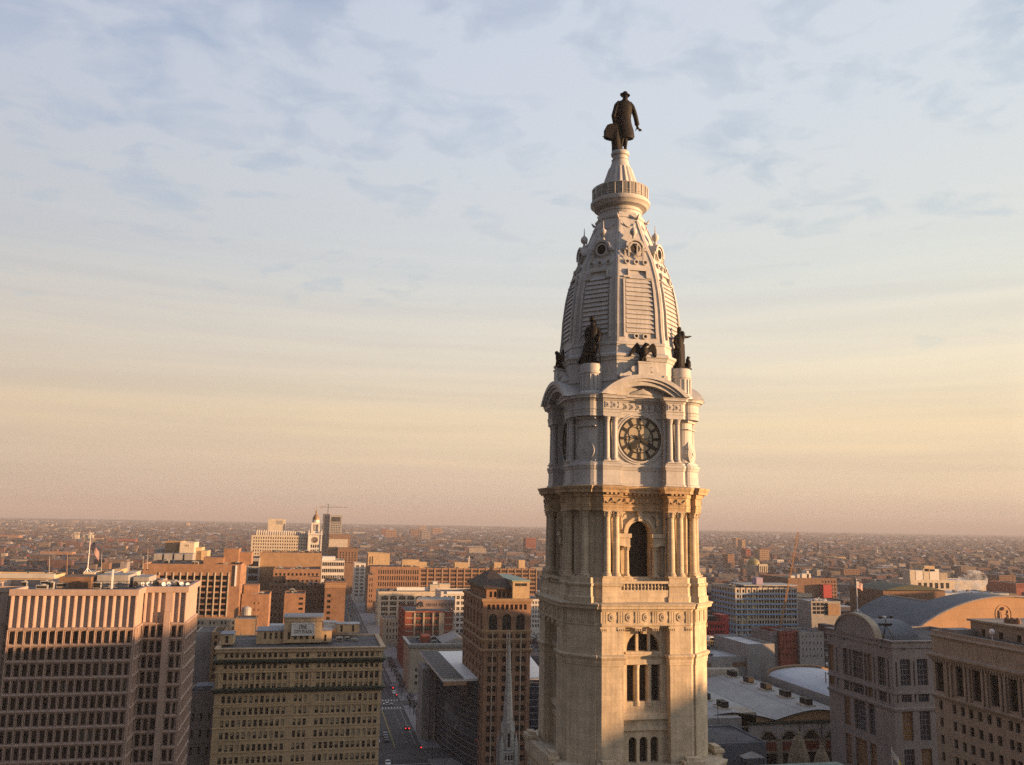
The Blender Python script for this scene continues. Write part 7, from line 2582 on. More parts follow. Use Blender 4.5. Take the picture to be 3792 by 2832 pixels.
fl = [('signed_warehouse', 'distant pale orange warehouse with red sign, far left near the horizon', 228, 1926, 287, 4200, 60, M_orange, M_roof),
      ('twin_tower_church', None, 0, 0, 0, 0, 0, None, None),
      ('long_factory', 'long red factory with pale roof right of the twin towered church', 396, 1996, 503, 1500, 30, M_red, M_roof_l),
      ('brick_factory', 'brick factory with arched windows, left distance below the twin towered church', 148, 2043, 268, 1080, 26, M_orange, M_roof),
      ('red_house', 'bright red flat fronted building left of the brick factory with arched windows', 98, 2056, 140, 1060, 22, M_redpaint, M_roof_l),
      ('brick_gable', 'pinkish brick hall directly right of the twin towered church', 343, 1993, 377, 1420, 30, M_tan, M_roof),
      ('pink_block', 'pinkish brick block below the long red factory', 416, 2022, 466, 1200, 26, M_tan, M_roof),
      ('brick_hall', 'low orange brick hall at the far left picture edge', -20, 1982, 70, 1700, 40, M_orange, M_roof),
      ('pale_factory', 'low pale factory in a line under the far left horizon', 500, 1955, 595, 3000, 60, M_tan, M_roof_l),
      ('silver_shed', 'long silver roofed shed glinting left of the white newspaper building', 735, 1983, 800, 2300, 30, M_brown, M_whitemetal),
      ('green_block', 'small grey green block between the orange block and the left rooftops', 446, 2082, 470, 600, 20, M_greystone, M_roof),
      ('brown_house', 'brown brick house between two pale roofs behind the flagpole', 378, 2085, 405, 640, 16, M_brown, M_roof),
      ]
HT = {'signed_warehouse': 20, 'long_factory': 16, 'brick_factory': 17, 'red_house': 14, 'brick_gable': 17, 'pink_block': 16, 'brick_hall': 18, 'pale_factory': 14, 'silver_shed': 10, 'green_block': 30, 'brown_house': 22}
for n, lb, l, t, r, Y, dep, m, mr in fl:
    if not lb: continue
    Y = y_for((l + r) / 2, t, HT.get(n, 15))
    S = None
    if n == 'brick_factory': S = (156, 262, 10, .5, 2052, 20, 2, .5)
    if n == 'long_factory': S = (398, 500, 12, .6, 2001, 9, 1, .5)
    rt_, q = far(n, lb, 'factory' if 'factory' in n else 'building', l, t, r, Y, dep, m, mr, S=S, **(dict(arch=lambda c, r: True) if n == 'brick_factory' else {}))
    if n == 'signed_warehouse':
        lbox(rt_, 'red_sign', M_redpaint, at(232, 1930, Y).x, at(246, 1930, Y).x, Y - 1, Y - .3, at(240, 1936, Y).z, at(240, 1928, Y).z)
        lbox(rt_, 'white_panel', M_white, at(250, 1930, Y).x, at(284, 1930, Y).x, Y - 1, Y - .3, at(240, 1933, Y).z, at(240, 1929, Y).z)
YCH = y_for(308, 1972, 32)
ch = thing('twin_tower_church', 'pale yellow domed church with two towers behind the flag, left distance', 'church', (at(308, 2000, YCH).x, YCH, 0))
X_ = lambda px: at(px, 2000, YCH).x - ch.location.x
Z_ = lambda py: at(308, py, YCH).z
b = MB(); b.box(X_(274), X_(342), 0, 40, 0, Z_(1993)); b.build('nave', M_cream, ch)
for a, c in ((275, 291), (327, 343)):
    b = MB(); b.box(X_(a), X_(c), -3, X_(c) - X_(a) - 3, 0, Z_(1980)); 
    for k in (a, c - 3, (a + c) / 2 - 1.5): b.box(X_(k), X_(k + 3), -3, -1.5, Z_(1980), Z_(1974))
    b.box(X_(a) - .5, X_(c) + .5, -3.5, X_(c) - X_(a) - 2.5, Z_(1974), Z_(1971)); b.build('tower', M_cream, ch)
b = MB(); r_ = (X_(320) - X_(298)) / 2; b.lathe([(r_, Z_(1993)), (r_, Z_(1984)), (r_ * .85, Z_(1978)), (r_ * .5, Z_(1974)), (.2, Z_(1972))], 14, (X_(309), 10)); b.build('dome', M_cream, ch)
b = MB()
for i in range(6): b.box(X_(277 + i * 11), X_(277 + i * 11 + 4), -1.5, .0, 0, Z_(2004))
b.build('portico', M_cream, ch); foot((ch.location.x - 20, ch.location.x + 20, YCH - 10, YCH + 50))
YWT = y_for(692, 1934, 40)
wt = thing('water_tower', 'distant pale round water tower with a thin stack beside it', 'water tower', (at(692, 1950, YWT).x, YWT, 0))
z0, z1 = at(692, 1957, YWT).z, at(692, 1934, YWT).z
r_ = (at(704, 1940, YWT).x - at(680, 1940, YWT).x) / 2
b = MB(); b.lathe([(r_ * .3, z0 - 12), (r_ * .7, z0 + 2), (r_, (z0 + z1) / 2), (r_ * .8, z1 - 2), (.5, z1)], 14); b.build('tank', M_tan, wt)
b = MB()
for a in range(6): b.tube((r_ * .7 * math.cos(a), r_ * .7 * math.sin(a), 0), (r_ * .7 * math.cos(a), r_ * .7 * math.sin(a), z0 + 3), .8, n=4)
b.tube((at(716, 1950, YWT).x - wt.location.x, 0, 0), (at(716, 1950, YWT).x - wt.location.x, 0, at(716, 1931, YWT).z), 1.6, 1.2, 6)
b.build('legs', M_tan, wt)

# ------------------------------------------------------------------ towers and landmarks in the middle and right distance
mid = [('apartment_tower', 'far salmon apartment tower right of the crane high-rise', 1428, 1962, 1469, 2300, 40, M_orange, ), ('apartment_tower', 'far narrow red apartment tower just left of the salmon tower', 1416, 1958, 1433, 2360, 40, M_red),
       ('apartment_tower', 'far dark brown apartment tower above the long loft row', 1521, 1960, 1562, 2500, 40, M_brown), ('apartment_tower', 'far slate apartment tower beside the dark brown tower', 1562, 1966, 1594, 2520, 40, M_greystone),
       ('apartment_tower', 'far sunlit pink apartment tower above the long loft row', 1602, 1955, 1638, 2480, 40, M_orange), ('apartment_tower', 'far thin tan tower peeping up behind the dark brown tower', 1553, 1946, 1578, 2700, 30, M_tan),
       ('apartment_tower', 'far red apartment tower near the clock tower left edge', 1948, 1992, 1984, 1900, 34, M_red), ('brick_hall', 'far wide red brick hall above the arched tower', 1828, 1983, 1893, 2100, 40, M_red),
       ('white_hall', 'far long white roofed hall right of the crane high-rise', 1308, 1970, 1366, 2500, 40, M_cream), ('tan_hall', 'far tan hall with stack above the loft row', 1676, 2000, 1746, 1900, 40, M_tan),
       ('pale_tower', 'far tall pale tower right of the clock tower', 2725, 1993, 2744, 2500, 30, M_tan), ('pale_tower', 'far second pale tower beside the tall pale tower', 2747, 1998, 2760, 2560, 30, M_tan),
       ('red_tower', 'mid distance red brick tower right of the clock tower', 2695, 2052, 2719, 1500, 24, M_orange), ('red_tower', 'far small red tower beyond the green domed church', 2762, 2032, 2780, 2000, 24, M_red),
       ('beige_slab', 'far square beige slab left of the crane boom', 2813, 2035, 2848, 1800, 30, M_tan), ('pink_house', 'mid distance pink brick block left of the green domed church', 2756, 2070, 2780, 1300, 24, M_tan),
       ('yellow_school', 'far yellow lit school left of the courthouse flagpole', 3089, 2062, 3138, 1750, 30, M_yellow), ('brown_school', 'mid distance orange brown school right of the crane boom', 3125, 2107, 3182, 1250, 30, M_brown),
       ('white_hall', 'mid distance small white hall right of the crane boom', 2879, 2072, 2902, 1500, 24, M_white), ('pale_factory', 'far low salmon factory on the right skyline', 3045, 1988, 3094, 3600, 60, M_orange),
       ('pale_factory', 'far low tan factory on the right skyline', 3148, 1993, 3190, 3500, 60, M_tan), ('red_factory', 'brick factory with columns right of the rooftop steam', 3630, 2124, 3668, 1150, 30, M_orange),
       ('white_silo', 'pair of pale silos in the right distance', 3226, 2062, 3234, 1700, 10, M_white), ('dark_block', 'dark brown block under the rooftop steam at far right', 3700, 2130, 3760, 1000, 30, M_brown),
       ('red_hall', 'low red brick hall right behind the pale curved roof plant', 3762, 2160, 3830, 900, 30, M_red)]
for n, lb, l, t, r, Y, dep, m in mid:
    k = (r - l)
    tall = 'tower' in n or 'slab' in n
    Y = y_for((l + r) / 2, t, {'apartment_tower': 44, 'pale_tower': 42, 'red_tower': 34, 'beige_slab': 34, 'dark_block': 26, 'brown_school': 20, 'pink_house': 22, 'red_hall': 24}.get(n, 15))
    if r - l > 30 and not tall: dep = 50
    far(n, lb, 'tower' if tall else 'building', l, t, r, Y, dep, m, M_roof_l if 'white' in n else M_roof, S=(l + 2, r - 2, max(2, int(k / 6)), .45, t + 4, 8, 6 if tall else 2, .45) if k > 14 else None)
YDC = y_for(2810, 2064, 36)
dc = thing('domed_church', 'mid distance church with gold green dome and columned front, left of the crane boom', 'church', (at(2810, 2080, YDC).x, YDC, 0))
X_ = lambda px: at(px, 2080, YDC).x - dc.location.x
Z_ = lambda py: at(2810, py, YDC).z
b = MB(); b.box(X_(2790), X_(2840), 0, 40, 0, Z_(2094)); b.build('nave', M_beige, dc)
b = MB(); r_ = (X_(2832) - X_(2790)) / 2; b.lathe([(r_, Z_(2094)), (r_, Z_(2086)), (r_ * .92, Z_(2079)), (r_ * .6, Z_(2072)), (.3, Z_(2068)), (.2, Z_(2064))], 18, (X_(2811), 20)); auto_smooth(b.build('dome', mat('gold_green_dome', (.24, .20, .07), rough=.5, var=.2, scale=.2), dc), 40)
b = MB(); b.box(X_(2806), X_(2838), -4, 0, Z_(2096), Z_(2088))
for i in range(5): b.box(X_(2807 + i * 7), X_(2810 + i * 7), -4, -1, 0, Z_(2096))
b.build('portico', M_cream, dc); foot((dc.location.x - 25, dc.location.x + 25, YDC - 10, YDC + 50))
for lb, px, t, bt, Y, r_, nm in (('far dark pointed church spire right of the crane boom', 3029, 1999, 2066, 2000, 8, 'church_spire'), ('far tan church steeple in the right distance', 3246, 2018, 2060, 2000, 5, 'church_spire'),
                                 ('small white steeple above the long loft row', 1737, 2056, 2072, 1200, 2, 'church_spire'), ('thin brick factory stack above the loft row', 1789, 1978, 2004, 2000, 1.6, 'chimney_stack'),
                                 ('thin red stack in the right distance beyond the courthouse', 3752, 2140, 2190, 900, 1.0, 'chimney_stack')):
    Y = y_for(px, t, 52 if r_ > 7 else 34 if 'spire' in nm else 30)
    p = at(px, t, Y); zb = at(px, bt, Y).z
    t_ = thing(nm, lb, 'church' if 'spire' in nm else 'chimney', (p.x, Y, 0))
    b = MB()
    if 'spire' in nm:
        b.prism([(-r_ * .6, -r_ * .6), (r_ * .6, -r_ * .6), (r_ * .6, r_ * .6), (-r_ * .6, r_ * .6)], 0, zb + (p.z - zb) * .35); b.build('tower', M_greystone if r_ == 8 else M_cream, t_)
        b = MB(); b.lathe([(r_ * .75, zb + (p.z - zb) * .35), (r_ * .45, zb + (p.z - zb) * .6), (.2, p.z)], 8); b.build('spire', M_roof if r_ == 8 else M_cream, t_)
    else:
        b.tube((0, 0, 0), (0, 0, p.z), r_, r_ * .7, 8); b.build('stack', M_tan, t_)
        b = MB(); b.lathe([(r_ * .75, p.z), (r_ * .9, p.z + .5), (r_ * .7, p.z + 1)], 8); b.build('rim', M_brown, t_)
    foot((p.x - r_, p.x + r_, Y - r_, Y + r_))


# ------------------------------------------------------------------ flags
def flag_mat():
    m = bpy.data.materials.new('flag_cloth'); m.use_nodes = True
    return m


M_fr, M_fw, M_fb = mat('flag_red', (.25, .03, .03), var=.1), mat('flag_white', (.5, .47, .45), var=.05), mat('flag_blue', (.02, .025, .06), var=.1)


def flagpole(px, yt, yb, Y, fw_, fh_, label, ang, droop, base_z=None):
    p = at(px, yt, Y); q = at(px, yb, Y)
    z0 = q.z if base_z is None else base_z
    t = thing('flagpole', label, 'flagpole', (q.x, Y, z0))
    H_ = p.z - z0
    b = MB(); b.lathe([(.19, 0), (.15, H_ * .5), (.07, H_)], 8); b.lathe([(.05, H_), (.22, H_ + .15), (.22, H_ + .35), (.03, H_ + .5)], 8)
    for a in range(3): b.tube((1.6 * math.cos(a * 2.1), 1.6 * math.sin(a * 2.1), 0), (0, 0, H_ * .12), .1, n=5)
    b.build('pole', M_whitemetal, t)
    b = MB()
    n, k = 16, 13
    ca, sa = math.cos(ang), math.sin(ang)
    def pt(u, v):
        l = u * fw_
        wv = .18 * fh_ * math.sin(u * 7 + v * 1.5) * u
        return (.15 + l * ca * (1 - .35 * droop) - wv * sa, l * sa * (1 - .35 * droop) + wv * ca, H_ - .3 - v * fh_ - droop * l * (.7 + .25 * u))
    for i in range(n):
        for j in range(k):
            c_ = 2 if (i < n * .42 and j < 7) else (0 if j % 2 == 0 else 1)
            b.face([pt(i / n, j / k), pt((i + 1) / n, j / k), pt((i + 1) / n, (j + 1) / k), pt(i / n, (j + 1) / k)], c_)
    # stars as small dots on the canton
    for i in range(6):
        for j in range(4):
            u, v = .035 + i * .065, .06 + j * .125
            x, y, z = pt(u, v)
            b.box(x - .1, x + .1, y - .06, y + .06, z - .1, z + .1, 1)
    b.build('flag', [M_fr, M_fw, M_fb], t)
    return t


flagpole(323, 1978, 2120, 350, 5.6, 3.6, 'tall white flagpole with drooping striped flag behind the left office block', R(-12), 1.15)
flagpole(3176, 2148, 2270, 262, 3.4, 2.2, 'thin white flagpole with small striped flag above the courthouse gable', R(15), .35)
for k, (px, yt, yb) in enumerate(((250, 2046, 2130), (377, 2046, 2136), (548, 2032, 2110), (531, 2060, 2110), (184, 2060, 2128))):
    p, q = at(px, yt, 352), at(px - 3, yb, 352)
    t = thing('antenna_mast', ('thin pinkish antenna mast left of the tall flagpole', 'thin antenna mast just right of the tall flagpole', 'thin white mast on the orange block roof, taller of the pair', 'thin white mast on the orange block roof, shorter of the pair', 'short faint mast at the left among the rooftops')[k], 'antenna', (q.x, 352, q.z))
    b = MB(); b.tube((0, 0, 0), (p.x - q.x, 0, p.z - q.z), .14, .07, 6); b.build('mast', M_steel if k else M_tan, t)
    b = MB(); b.box(-.4, .4, -.4, .4, -.05, .25); b.build('base', M_iron, t)

# ------------------------------------------------------------------ ground, streets
GX0, GX1, GY0, GY1 = -15000, 15000, -1500, 15500
g = MB(); g.face([(GX0, GY0, 0), (GX1, GY0, 0), (GX1, GY1, 0), (GX0, GY1, 0)])
tag(g.build('ground', mat('city_ground', (0.06, 0.052, 0.048), var=.45, scale=.012)), None, None, None, 'structure')
M_asph = mat('asphalt', (0.048, 0.047, 0.05), rough=.85, var=.25, scale=.12)
M_walk = mat('pavement_slabs', (0.20, 0.195, 0.20), rough=.9, var=.2, scale=.2, brick=(1.5, 1.5, .03, .15))
M_paintw = mat('road_paint', (0.40, 0.40, 0.39), rough=.7, var=.2, scale=1.5)
M_painty = mat('road_paint_yellow', (0.45, 0.32, 0.07), rough=.7, var=.2, scale=1.5)
BW, BE = 25.0, 46.0
b = MB(); b.face([(BW, 150, .004), (BE, 150, .004), (BE, 5200, .004), (BW, 5200, .004)]); tag(b.build('street', M_asph), None, None, None, 'structure')
b = MB(); b.face([(-600, 344, .008), (700, 344, .008), (700, 357, .008), (-600, 357, .008)]); b.face([(-600, 440, .008), (700, 440, .008), (700, 450, .008), (-600, 450, .008)])
tag(b.build('cross_street', mat('worn_asphalt', (0.075, 0.073, 0.072), rough=.9, var=.25, scale=.15)), None, None, None, 'structure')
b = MB()
for x0, x1 in ((18.0, BW), (BE, 60.0)):
    for y0, y1 in ((150, 343), (358, 439), (451, 1800)):
        b.box(x0, x1, y0, y1, 0, .14, bottom=False)
tag(b.build('pavement', M_walk), None, None, None, 'structure')
b = MB()
for yc in (435.5, 453):
    n = 14
    for i in range(n):
        x = BW + .6 + (BE - BW - 1.2) * (i + .5) / n
        b.box(x - .34, x + .34, yc - 1.7, yc + 1.7, .010, .014, bottom=False)
for x in (30.2, 40.8, 44.0, 27.0):
    y = 160
    while y < 1400:
        if not any(abs(y - q) < 14 for q in (348, 444)):
            b.box(x - .07, x + .07, y, y + 3.2, .010, .014, bottom=False)
        y += 8 if x in (30.2, 40.8) else 3.6
b.box(BW, BE, 337.0, 337.5, .010, .014, bottom=False); b.box(BW, BE, 432.2, 432.7, .010, .014, bottom=False)
tag(b.build('road_markings', M_paintw), None, None, None, 'structure')
b = MB()
for x in (35.4, 35.7):
    for y0, y1 in ((160, 336), (362, 432), (456, 1400)): b.box(x - .06, x + .06, y0, y1, .010, .014, bottom=False)
tag(b.build('centre_lines', M_painty), None, None, None, 'structure')

# ------------------------------------------------------------------ cars
M_tyre = mat('tyre_rubber', (.015, .015, .015), rough=.8, var=.1)
M_tail = glow('tail_light_on', (1.0, .03, .03), 2.2)
M_tailoff = mat('tail_light', (.2, .01, .01), rough=.3, var=.05)
M_head = mat('headlight', (.6, .6, .55), rough=.2, var=.05)
PAINT = {k: mat(k + '_car_paint', c, rough=.3, var=.04, spec=.5) for k, c in dict(white=(.7, .7, .7), silver=(.4, .41, .42), black=(.015, .015, .017), red=(.35, .03, .025), blue=(.04, .07, .16), grey=(.15, .15, .16)).items()}


def make_car(van=False):
    """body along +y (front), standing on z=0"""
    r = bpy.data.objects.new('parked_car', None); COL.objects.link(r)
    L_, W_c = (4.7, 1.82) if not van else (5.4, 1.95)
    b = MB()
    if van: pf = [(-2.7, .35), (-2.7, 1.95), (-2.4, 2.15), (1.2, 2.15), (1.75, 1.35), (2.5, 1.15), (2.7, .8), (2.7, .35)]
    else: pf = [(-2.35, .32), (-2.35, .85), (-2.1, .98), (-1.55, 1.02), (-.95, 1.42), (.35, 1.45), (1.05, .98), (2.05, .85), (2.35, .66), (2.35, .32)]
    zmx = max(z for _, z in pf)
    ins = lambda z: W_c / 2 - max(0, (z - .95)) * .28
    A = [(-ins(z), y, z) for y, z in pf]; B = [(ins(z), y, z) for y, z in pf]
    b.rings([A, B][::-1])
    bd = b.build('body', PAINT['white'], r)
    b = MB()
    gl_ = [(-1.5, 1.04), (-.92, 1.38), (.32, 1.41), (.98, 1.02)] if not van else [(-.2, 1.35), (-.2, 1.95), (1.1, 1.98), (1.6, 1.38)]
    for s in (-1, 1):
        q = [(s * (ins(z) + .012), y, z) for y, z in gl_]
        b.face(q if s > 0 else q[::-1])
    if not van:
        b.face([(-.72, .36, 1.445), (.72, .36, 1.445), (.82, 1.06, 1.0), (-.82, 1.06, 1.0)]); b.face([(-.72, -.97, 1.43), (-.82, -1.56, 1.04), (.82, -1.56, 1.04), (.72, -.97, 1.43)])
    else:
        b.face([(-.8, 1.2, 2.12), (.8, 1.2, 2.12), (.9, 1.76, 1.37), (-.9, 1.76, 1.37)])
    b.build('window', M_glass, r)
    for sx in (-1, 1):
        for y in (-1.45, 1.45):
            w = MB(); w.tube((sx * (W_c / 2 - .2), y, .33), (sx * (W_c / 2 + .01), y, .33), .33, n=14); wo = w.build('wheel', M_tyre, r)
            w = MB(); w.tube((sx * (W_c / 2), y, .33), (sx * (W_c / 2 + .03), y, .33), .2, n=10); w.build('rim', M_steel, wo)
        yb_ = -2.37 if not van else -2.72
        w = MB(); w.box(sx * .72 - .17, sx * .72 + .17, yb_, yb_ + .05, .68, .86); w.build('tail_light', M_tailoff, r)
        yf_ = 2.3 if not van else 2.66
        w = MB(); w.box(sx * .68 - .2, sx * .68 + .2, yf_, yf_ + .07, .58, .72); w.build('headlight', M_head, r)
    return r


def car_copy(src, x, y, z, rz, colr, label, group, lit=False):
    r = copy_of(src); r.location = (x, y, z); r.rotation_euler.z = rz
    for ch in src.children:
        c = copy_of(ch, r)
        if ch.name.startswith('body') or (lit and ch.name.startswith('tail_light')):
            c.data = c.data.copy(); c.data.materials[0] = PAINT[colr] if ch.name.startswith('body') else M_tail
        for g2 in ch.children: copy_of(g2, c)
    return tag(r, label, 'car', group)


car0, van0 = make_car(), make_car(True)
spots = [(39.2, 441.0, 0, -90, 'silver', 'silver car crossing the far junction by the zebra stripes', False),
         (30.8, 338.0, 0, 180, 'white', 'white car at the kerb corner beside the buff brick block', False), (29.3, 371.0, 0, 180, 'white', 'white car nearest the junction in the line along the buff block', False),
         (28.9, 378.5, 0, 180, 'silver', 'silver car, second in the line along the buff block', False), (28.8, 386, 0, 180, 'white', 'white car, third in the line along the buff block', False),
         (33.0, 372.5, 0, 180, 'black', 'black car beside the white line of parked cars', False), (33.2, 381, 0, 180, 'grey', 'dark grey car behind the black car in the street', False),
         (43.2, 392.0, 0, 0, 'black', 'dark car with two red tail lights on in the street', True),
         (38.5, 520, 0, 0, 'black', 'far dark car with red tail lights beyond the junction', True), (42.6, 600, 0, 0, 'red', 'far red car at the right side of the street', False),
         (37.9, 840, 0, 0, 'grey', 'farthest grey car in the street canyon', False), (31.5, 700, 0, 180, 'silver', 'far silver car coming down the street', False),
         (44.6, 470, 0, 0, 'white', 'white car at the right kerb past the junction', False), (44.6, 486, 0, 0, 'blue', 'blue car at the right kerb past the junction', False)]
for i, (x, y, z, a, c, lb, lit) in enumerate(spots):
    car_copy(car0, x, y, z, R(a), c, lb, 'cars on the street', lit)
p = at(2645, 2737, 256)
car_copy(van0, p.x, 256, nb2[4] - .9, R(70), 'white', 'white van parked on the grey parking deck', None)
for o in (car0, van0):
    for ch in list(o.children):
        for g2 in list(ch.children): bpy.data.objects.remove(g2)
        bpy.data.objects.remove(ch)
    bpy.data.objects.remove(o)

# ------------------------------------------------------------------ street lamps, signals, young trees, people
for k, (x, y) in enumerate(((47.2, 352), (47.2, 392), (47.2, 418), (47.2, 470), (47.2, 520))):
    lamp(x, y, .14, 9.5, ('twin headed street lamp nearest on the right pavement', 'second twin headed street lamp on the right pavement', 'third twin headed street lamp, by the curved glass wall', 'twin headed street lamp just past the zebra stripes', 'farthest twin headed street lamp on the right pavement')[k], 'street lamps on the right pavement')
for k, (x, y) in enumerate(((47.0, 438), (46.8, 455), (47.0, 338))):
    t = thing('traffic_light', ('traffic light at the zebra stripes showing red', 'traffic light on the far side of the junction', 'traffic light at the near junction corner')[k], 'traffic light', (x, y, .14))
    b = MB(); b.tube((0, 0, 0), (0, 0, 5.2), .1, n=6); b.tube((0, 0, 5), (-4.2, 0, 5.3), .07, n=5); b.build('pole', M_iron, t)
    b = MB(); b.box(-4.4, -4.0, -.18, .18, 4.5, 5.6); b.build('signal_head', M_iron, t)
    b = MB(); b.lathe([(.14, 5.25), (.14, 5.5)], 8, (-4.2, -.2)); b.build('red_lamp', M_tail, t)
M_bark = mat('bark', (0.05, 0.035, 0.028), rough=.95, var=.3, scale=2)
M_twig = mat('bare_twigs', (0.06, 0.043, 0.037), rough=.95, var=.35, scale=.8)


def twigs(b, c, r, h, n, rnd, m=0):
    for _ in range(n):
        th, ph, q = rnd.uniform(0, 6.283), math.acos(rnd.uniform(-1, 1)), rnd.uniform(.3, 1) ** .5
        p = Vector((c[0] + r * q * math.sin(ph) * math.cos(th), c[1] + r * q * math.sin(ph) * math.sin(th), c[2] + h * q * math.cos(ph)))
        s = r * rnd.uniform(.12, .3)
        d = Vector((rnd.uniform(-1, 1), rnd.uniform(-1, 1), rnd.uniform(-.3, 1))).normalized()
        e = d.orthogonal().normalized() * s * .45
        b.face([p - e, p + e, p + d * s * 1.8], m)


rnd = random.Random(5)
for k in range(9):
    y = 402 + k * 16 + (20 if k > 2 else 0)
    x = 48.8
    t = thing('street_tree', 'small bare street tree on the right pavement before the glass hall' if k < 3 else 'small bare street tree farther up the right pavement', 'tree', (x, y, .14), rnd.uniform(0, 6), 'bare trees on the right pavement')
    if k < 3: t['group'] = 'bare trees before the glass hall'
    b = MB(); b.limb([(0, 0, 0, .16), (.05, 0, 1.5, .13), (.1, .05, 3.2, .09), (.1, .1, 5.6, .03)], 6)
    for a in range(6):
        q = a * 1.05
        b.limb([(0.05, 0, 1.8 + a * .35, .07), (.9 * math.cos(q), .9 * math.sin(q), 3.2 + a * .35, .04), (1.5 * math.cos(q), 1.5 * math.sin(q), 4.4 + a * .3, .015)], 5)
    b.build('trunk', M_bark, t)
    b = MB(); twigs(b, (0, 0, 4.4), 1.9, 2.0, 130, rnd); b.build('crown', M_twig, t)
M_coat = [mat('coat_' + n, c, var=.1) for n, c in (('dark', (.02, .02, .025)), ('brown', (.08, .05, .035)), ('navy', (.02, .03, .06)))]
M_skin = mat('skin', (.35, .21, .15), var=.05)


def person(x, y, label, m, rz, step):
    b = MB()
    for s in (-1, 1):
        b.limb([(s * .09, s * step * .3, .03, .06), (s * .09, s * step * .26, .09, .055), (s * .1, s * step * .16, .48, .065), (s * .1, 0, .88, .095)], 8)
        b.limb([(s * .09, s * step * .3 - .06, .03, .045), (s * .09, s * step * .3 + .16, .03, .035)], 6)
        b.limb([(s * .2, 0, 1.42, .07), (s * .26, -s * step * .12, 1.15, .055), (s * .25, -s * step * .2 + .06, .86, .04), (s * .25, -s * step * .2 + .1, .76, .03)], 7)
    b.limb([(0, 0, .72, .2, .14), (0, 0, .95, .2, .14), (0, 0, 1.2, .2, .14), (0, 0, 1.42, .2, .13), (0, 0, 1.5, .09)], 12, fdir=(1, 0, 0))
    b.limb([(0, 0, 1.46, .06), (0, .01, 1.55, .07), (0, .02, 1.64, .1), (0, .01, 1.74, .095), (0, 0, 1.78, .05)], 10)
    o = b.build('person', m, None, True, (x, y, .14), rz)
    remesh(o, .035)
    h = MB(); h.limb([(0, -.02, 1.66, .105), (0, -.02, 1.75, .1), (0, -.01, 1.8, .05)], 8); h.build('hair', MATS['bark'], o)
    return tag(o, label, 'person')


person(49.5, 398, 'person in dark coat walking on the right pavement by the glass hall', M_coat[0], R(0), 1)
person(51.0, 391, 'person in brown coat standing on the right pavement by the glass hall', M_coat[1], R(160), .3)
person(50.5, 372, 'person in navy coat walking near the junction on the right pavement', M_coat[2], R(20), 1)

# ------------------------------------------------------------------ the low city to the horizon
def blocked(x, y, r=6):
    return any(a - r < x < b_ + r and c - r < y < d + r for a, b_, c, d in FOOT)


WALLS = [mat('rowhouse_red', (0.10, 0.055, 0.048), var=.3, scale=.08), mat('rowhouse_brown', (0.072, 0.055, 0.05), var=.3, scale=.08), mat('rowhouse_tan', (0.14, 0.105, 0.083), var=.25, scale=.08),
         mat('rowhouse_cream', (0.28, 0.24, 0.20), var=.2, scale=.08), mat('rowhouse_grey', (0.095, 0.092, 0.098), var=.25, scale=.08)]
ROOFS = [mat('flat_tar_roof', (0.05, 0.047, 0.047), var=.35, scale=.06), mat('flat_grey_roof', (0.11, 0.106, 0.108), var=.3, scale=.06), mat('flat_silver_roof', (0.33, 0.325, 0.33), rough=.6, var=.2, scale=.06), mat('flat_brown_roof', (0.09, 0.062, 0.05), var=.3, scale=.06)]
WNAME = ('red brick', 'brown brick', 'tan brick', 'cream painted', 'grey rendered')
RNAME = ('black tar', 'grey', 'pale silver', 'brown')
rnd = random.Random(42)
T0, T1 = math.tan(HEAD - R(32)), math.tan(HEAD + R(32))
stuff = MB()
cand = []


def vis(x, y, z):
    d = Vector((x, y, z - CAM_Z))
    f = d.dot(fw)
    return IW / 2 + FPX * d.dot(rt) / f, IH / 2 - FPX * d.dot(up) / f


def inbuild(x, y):
    return 12 < x < 62 and y < 3000


def house(x, y, w, d_, h, wi, ri, gable, b, ox=0, oy=0):
    x0, x1, y0, y1 = x - w / 2 - ox, x + w / 2 - ox, y - d_ / 2 - oy, y + d_ / 2 - oy
    v = len(b.v)
    b.v += [(x0, y0, 0), (x1, y0, 0), (x1, y1, 0), (x0, y1, 0), (x0, y0, h), (x1, y0, h), (x1, y1, h), (x0, y1, h)]
    fs = [(0, 1, 5, 4), (1, 2, 6, 5), (3, 0, 4, 7)]
    if gable:
        ym = (y0 + y1) / 2
        b.v += [(x0, ym, h + d_ * .22), (x1, ym, h + d_ * .22)]
        b.f += [tuple(v + i for i in q) for q in fs] + [(v + 4, v + 5, v + 9, v + 8), (v + 8, v + 9, v + 6, v + 7), (v + 5, v + 6, v + 9), (v + 7, v + 4, v + 8)]
        b.m += [wi] * 3 + [5 + ri] * 2 + [wi] * 2
    else:
        b.f += [tuple(v + i for i in q) for q in fs] + [(v + 4, v + 5, v + 6, v + 7)]
        b.m += [wi] * 3 + [5 + ri]


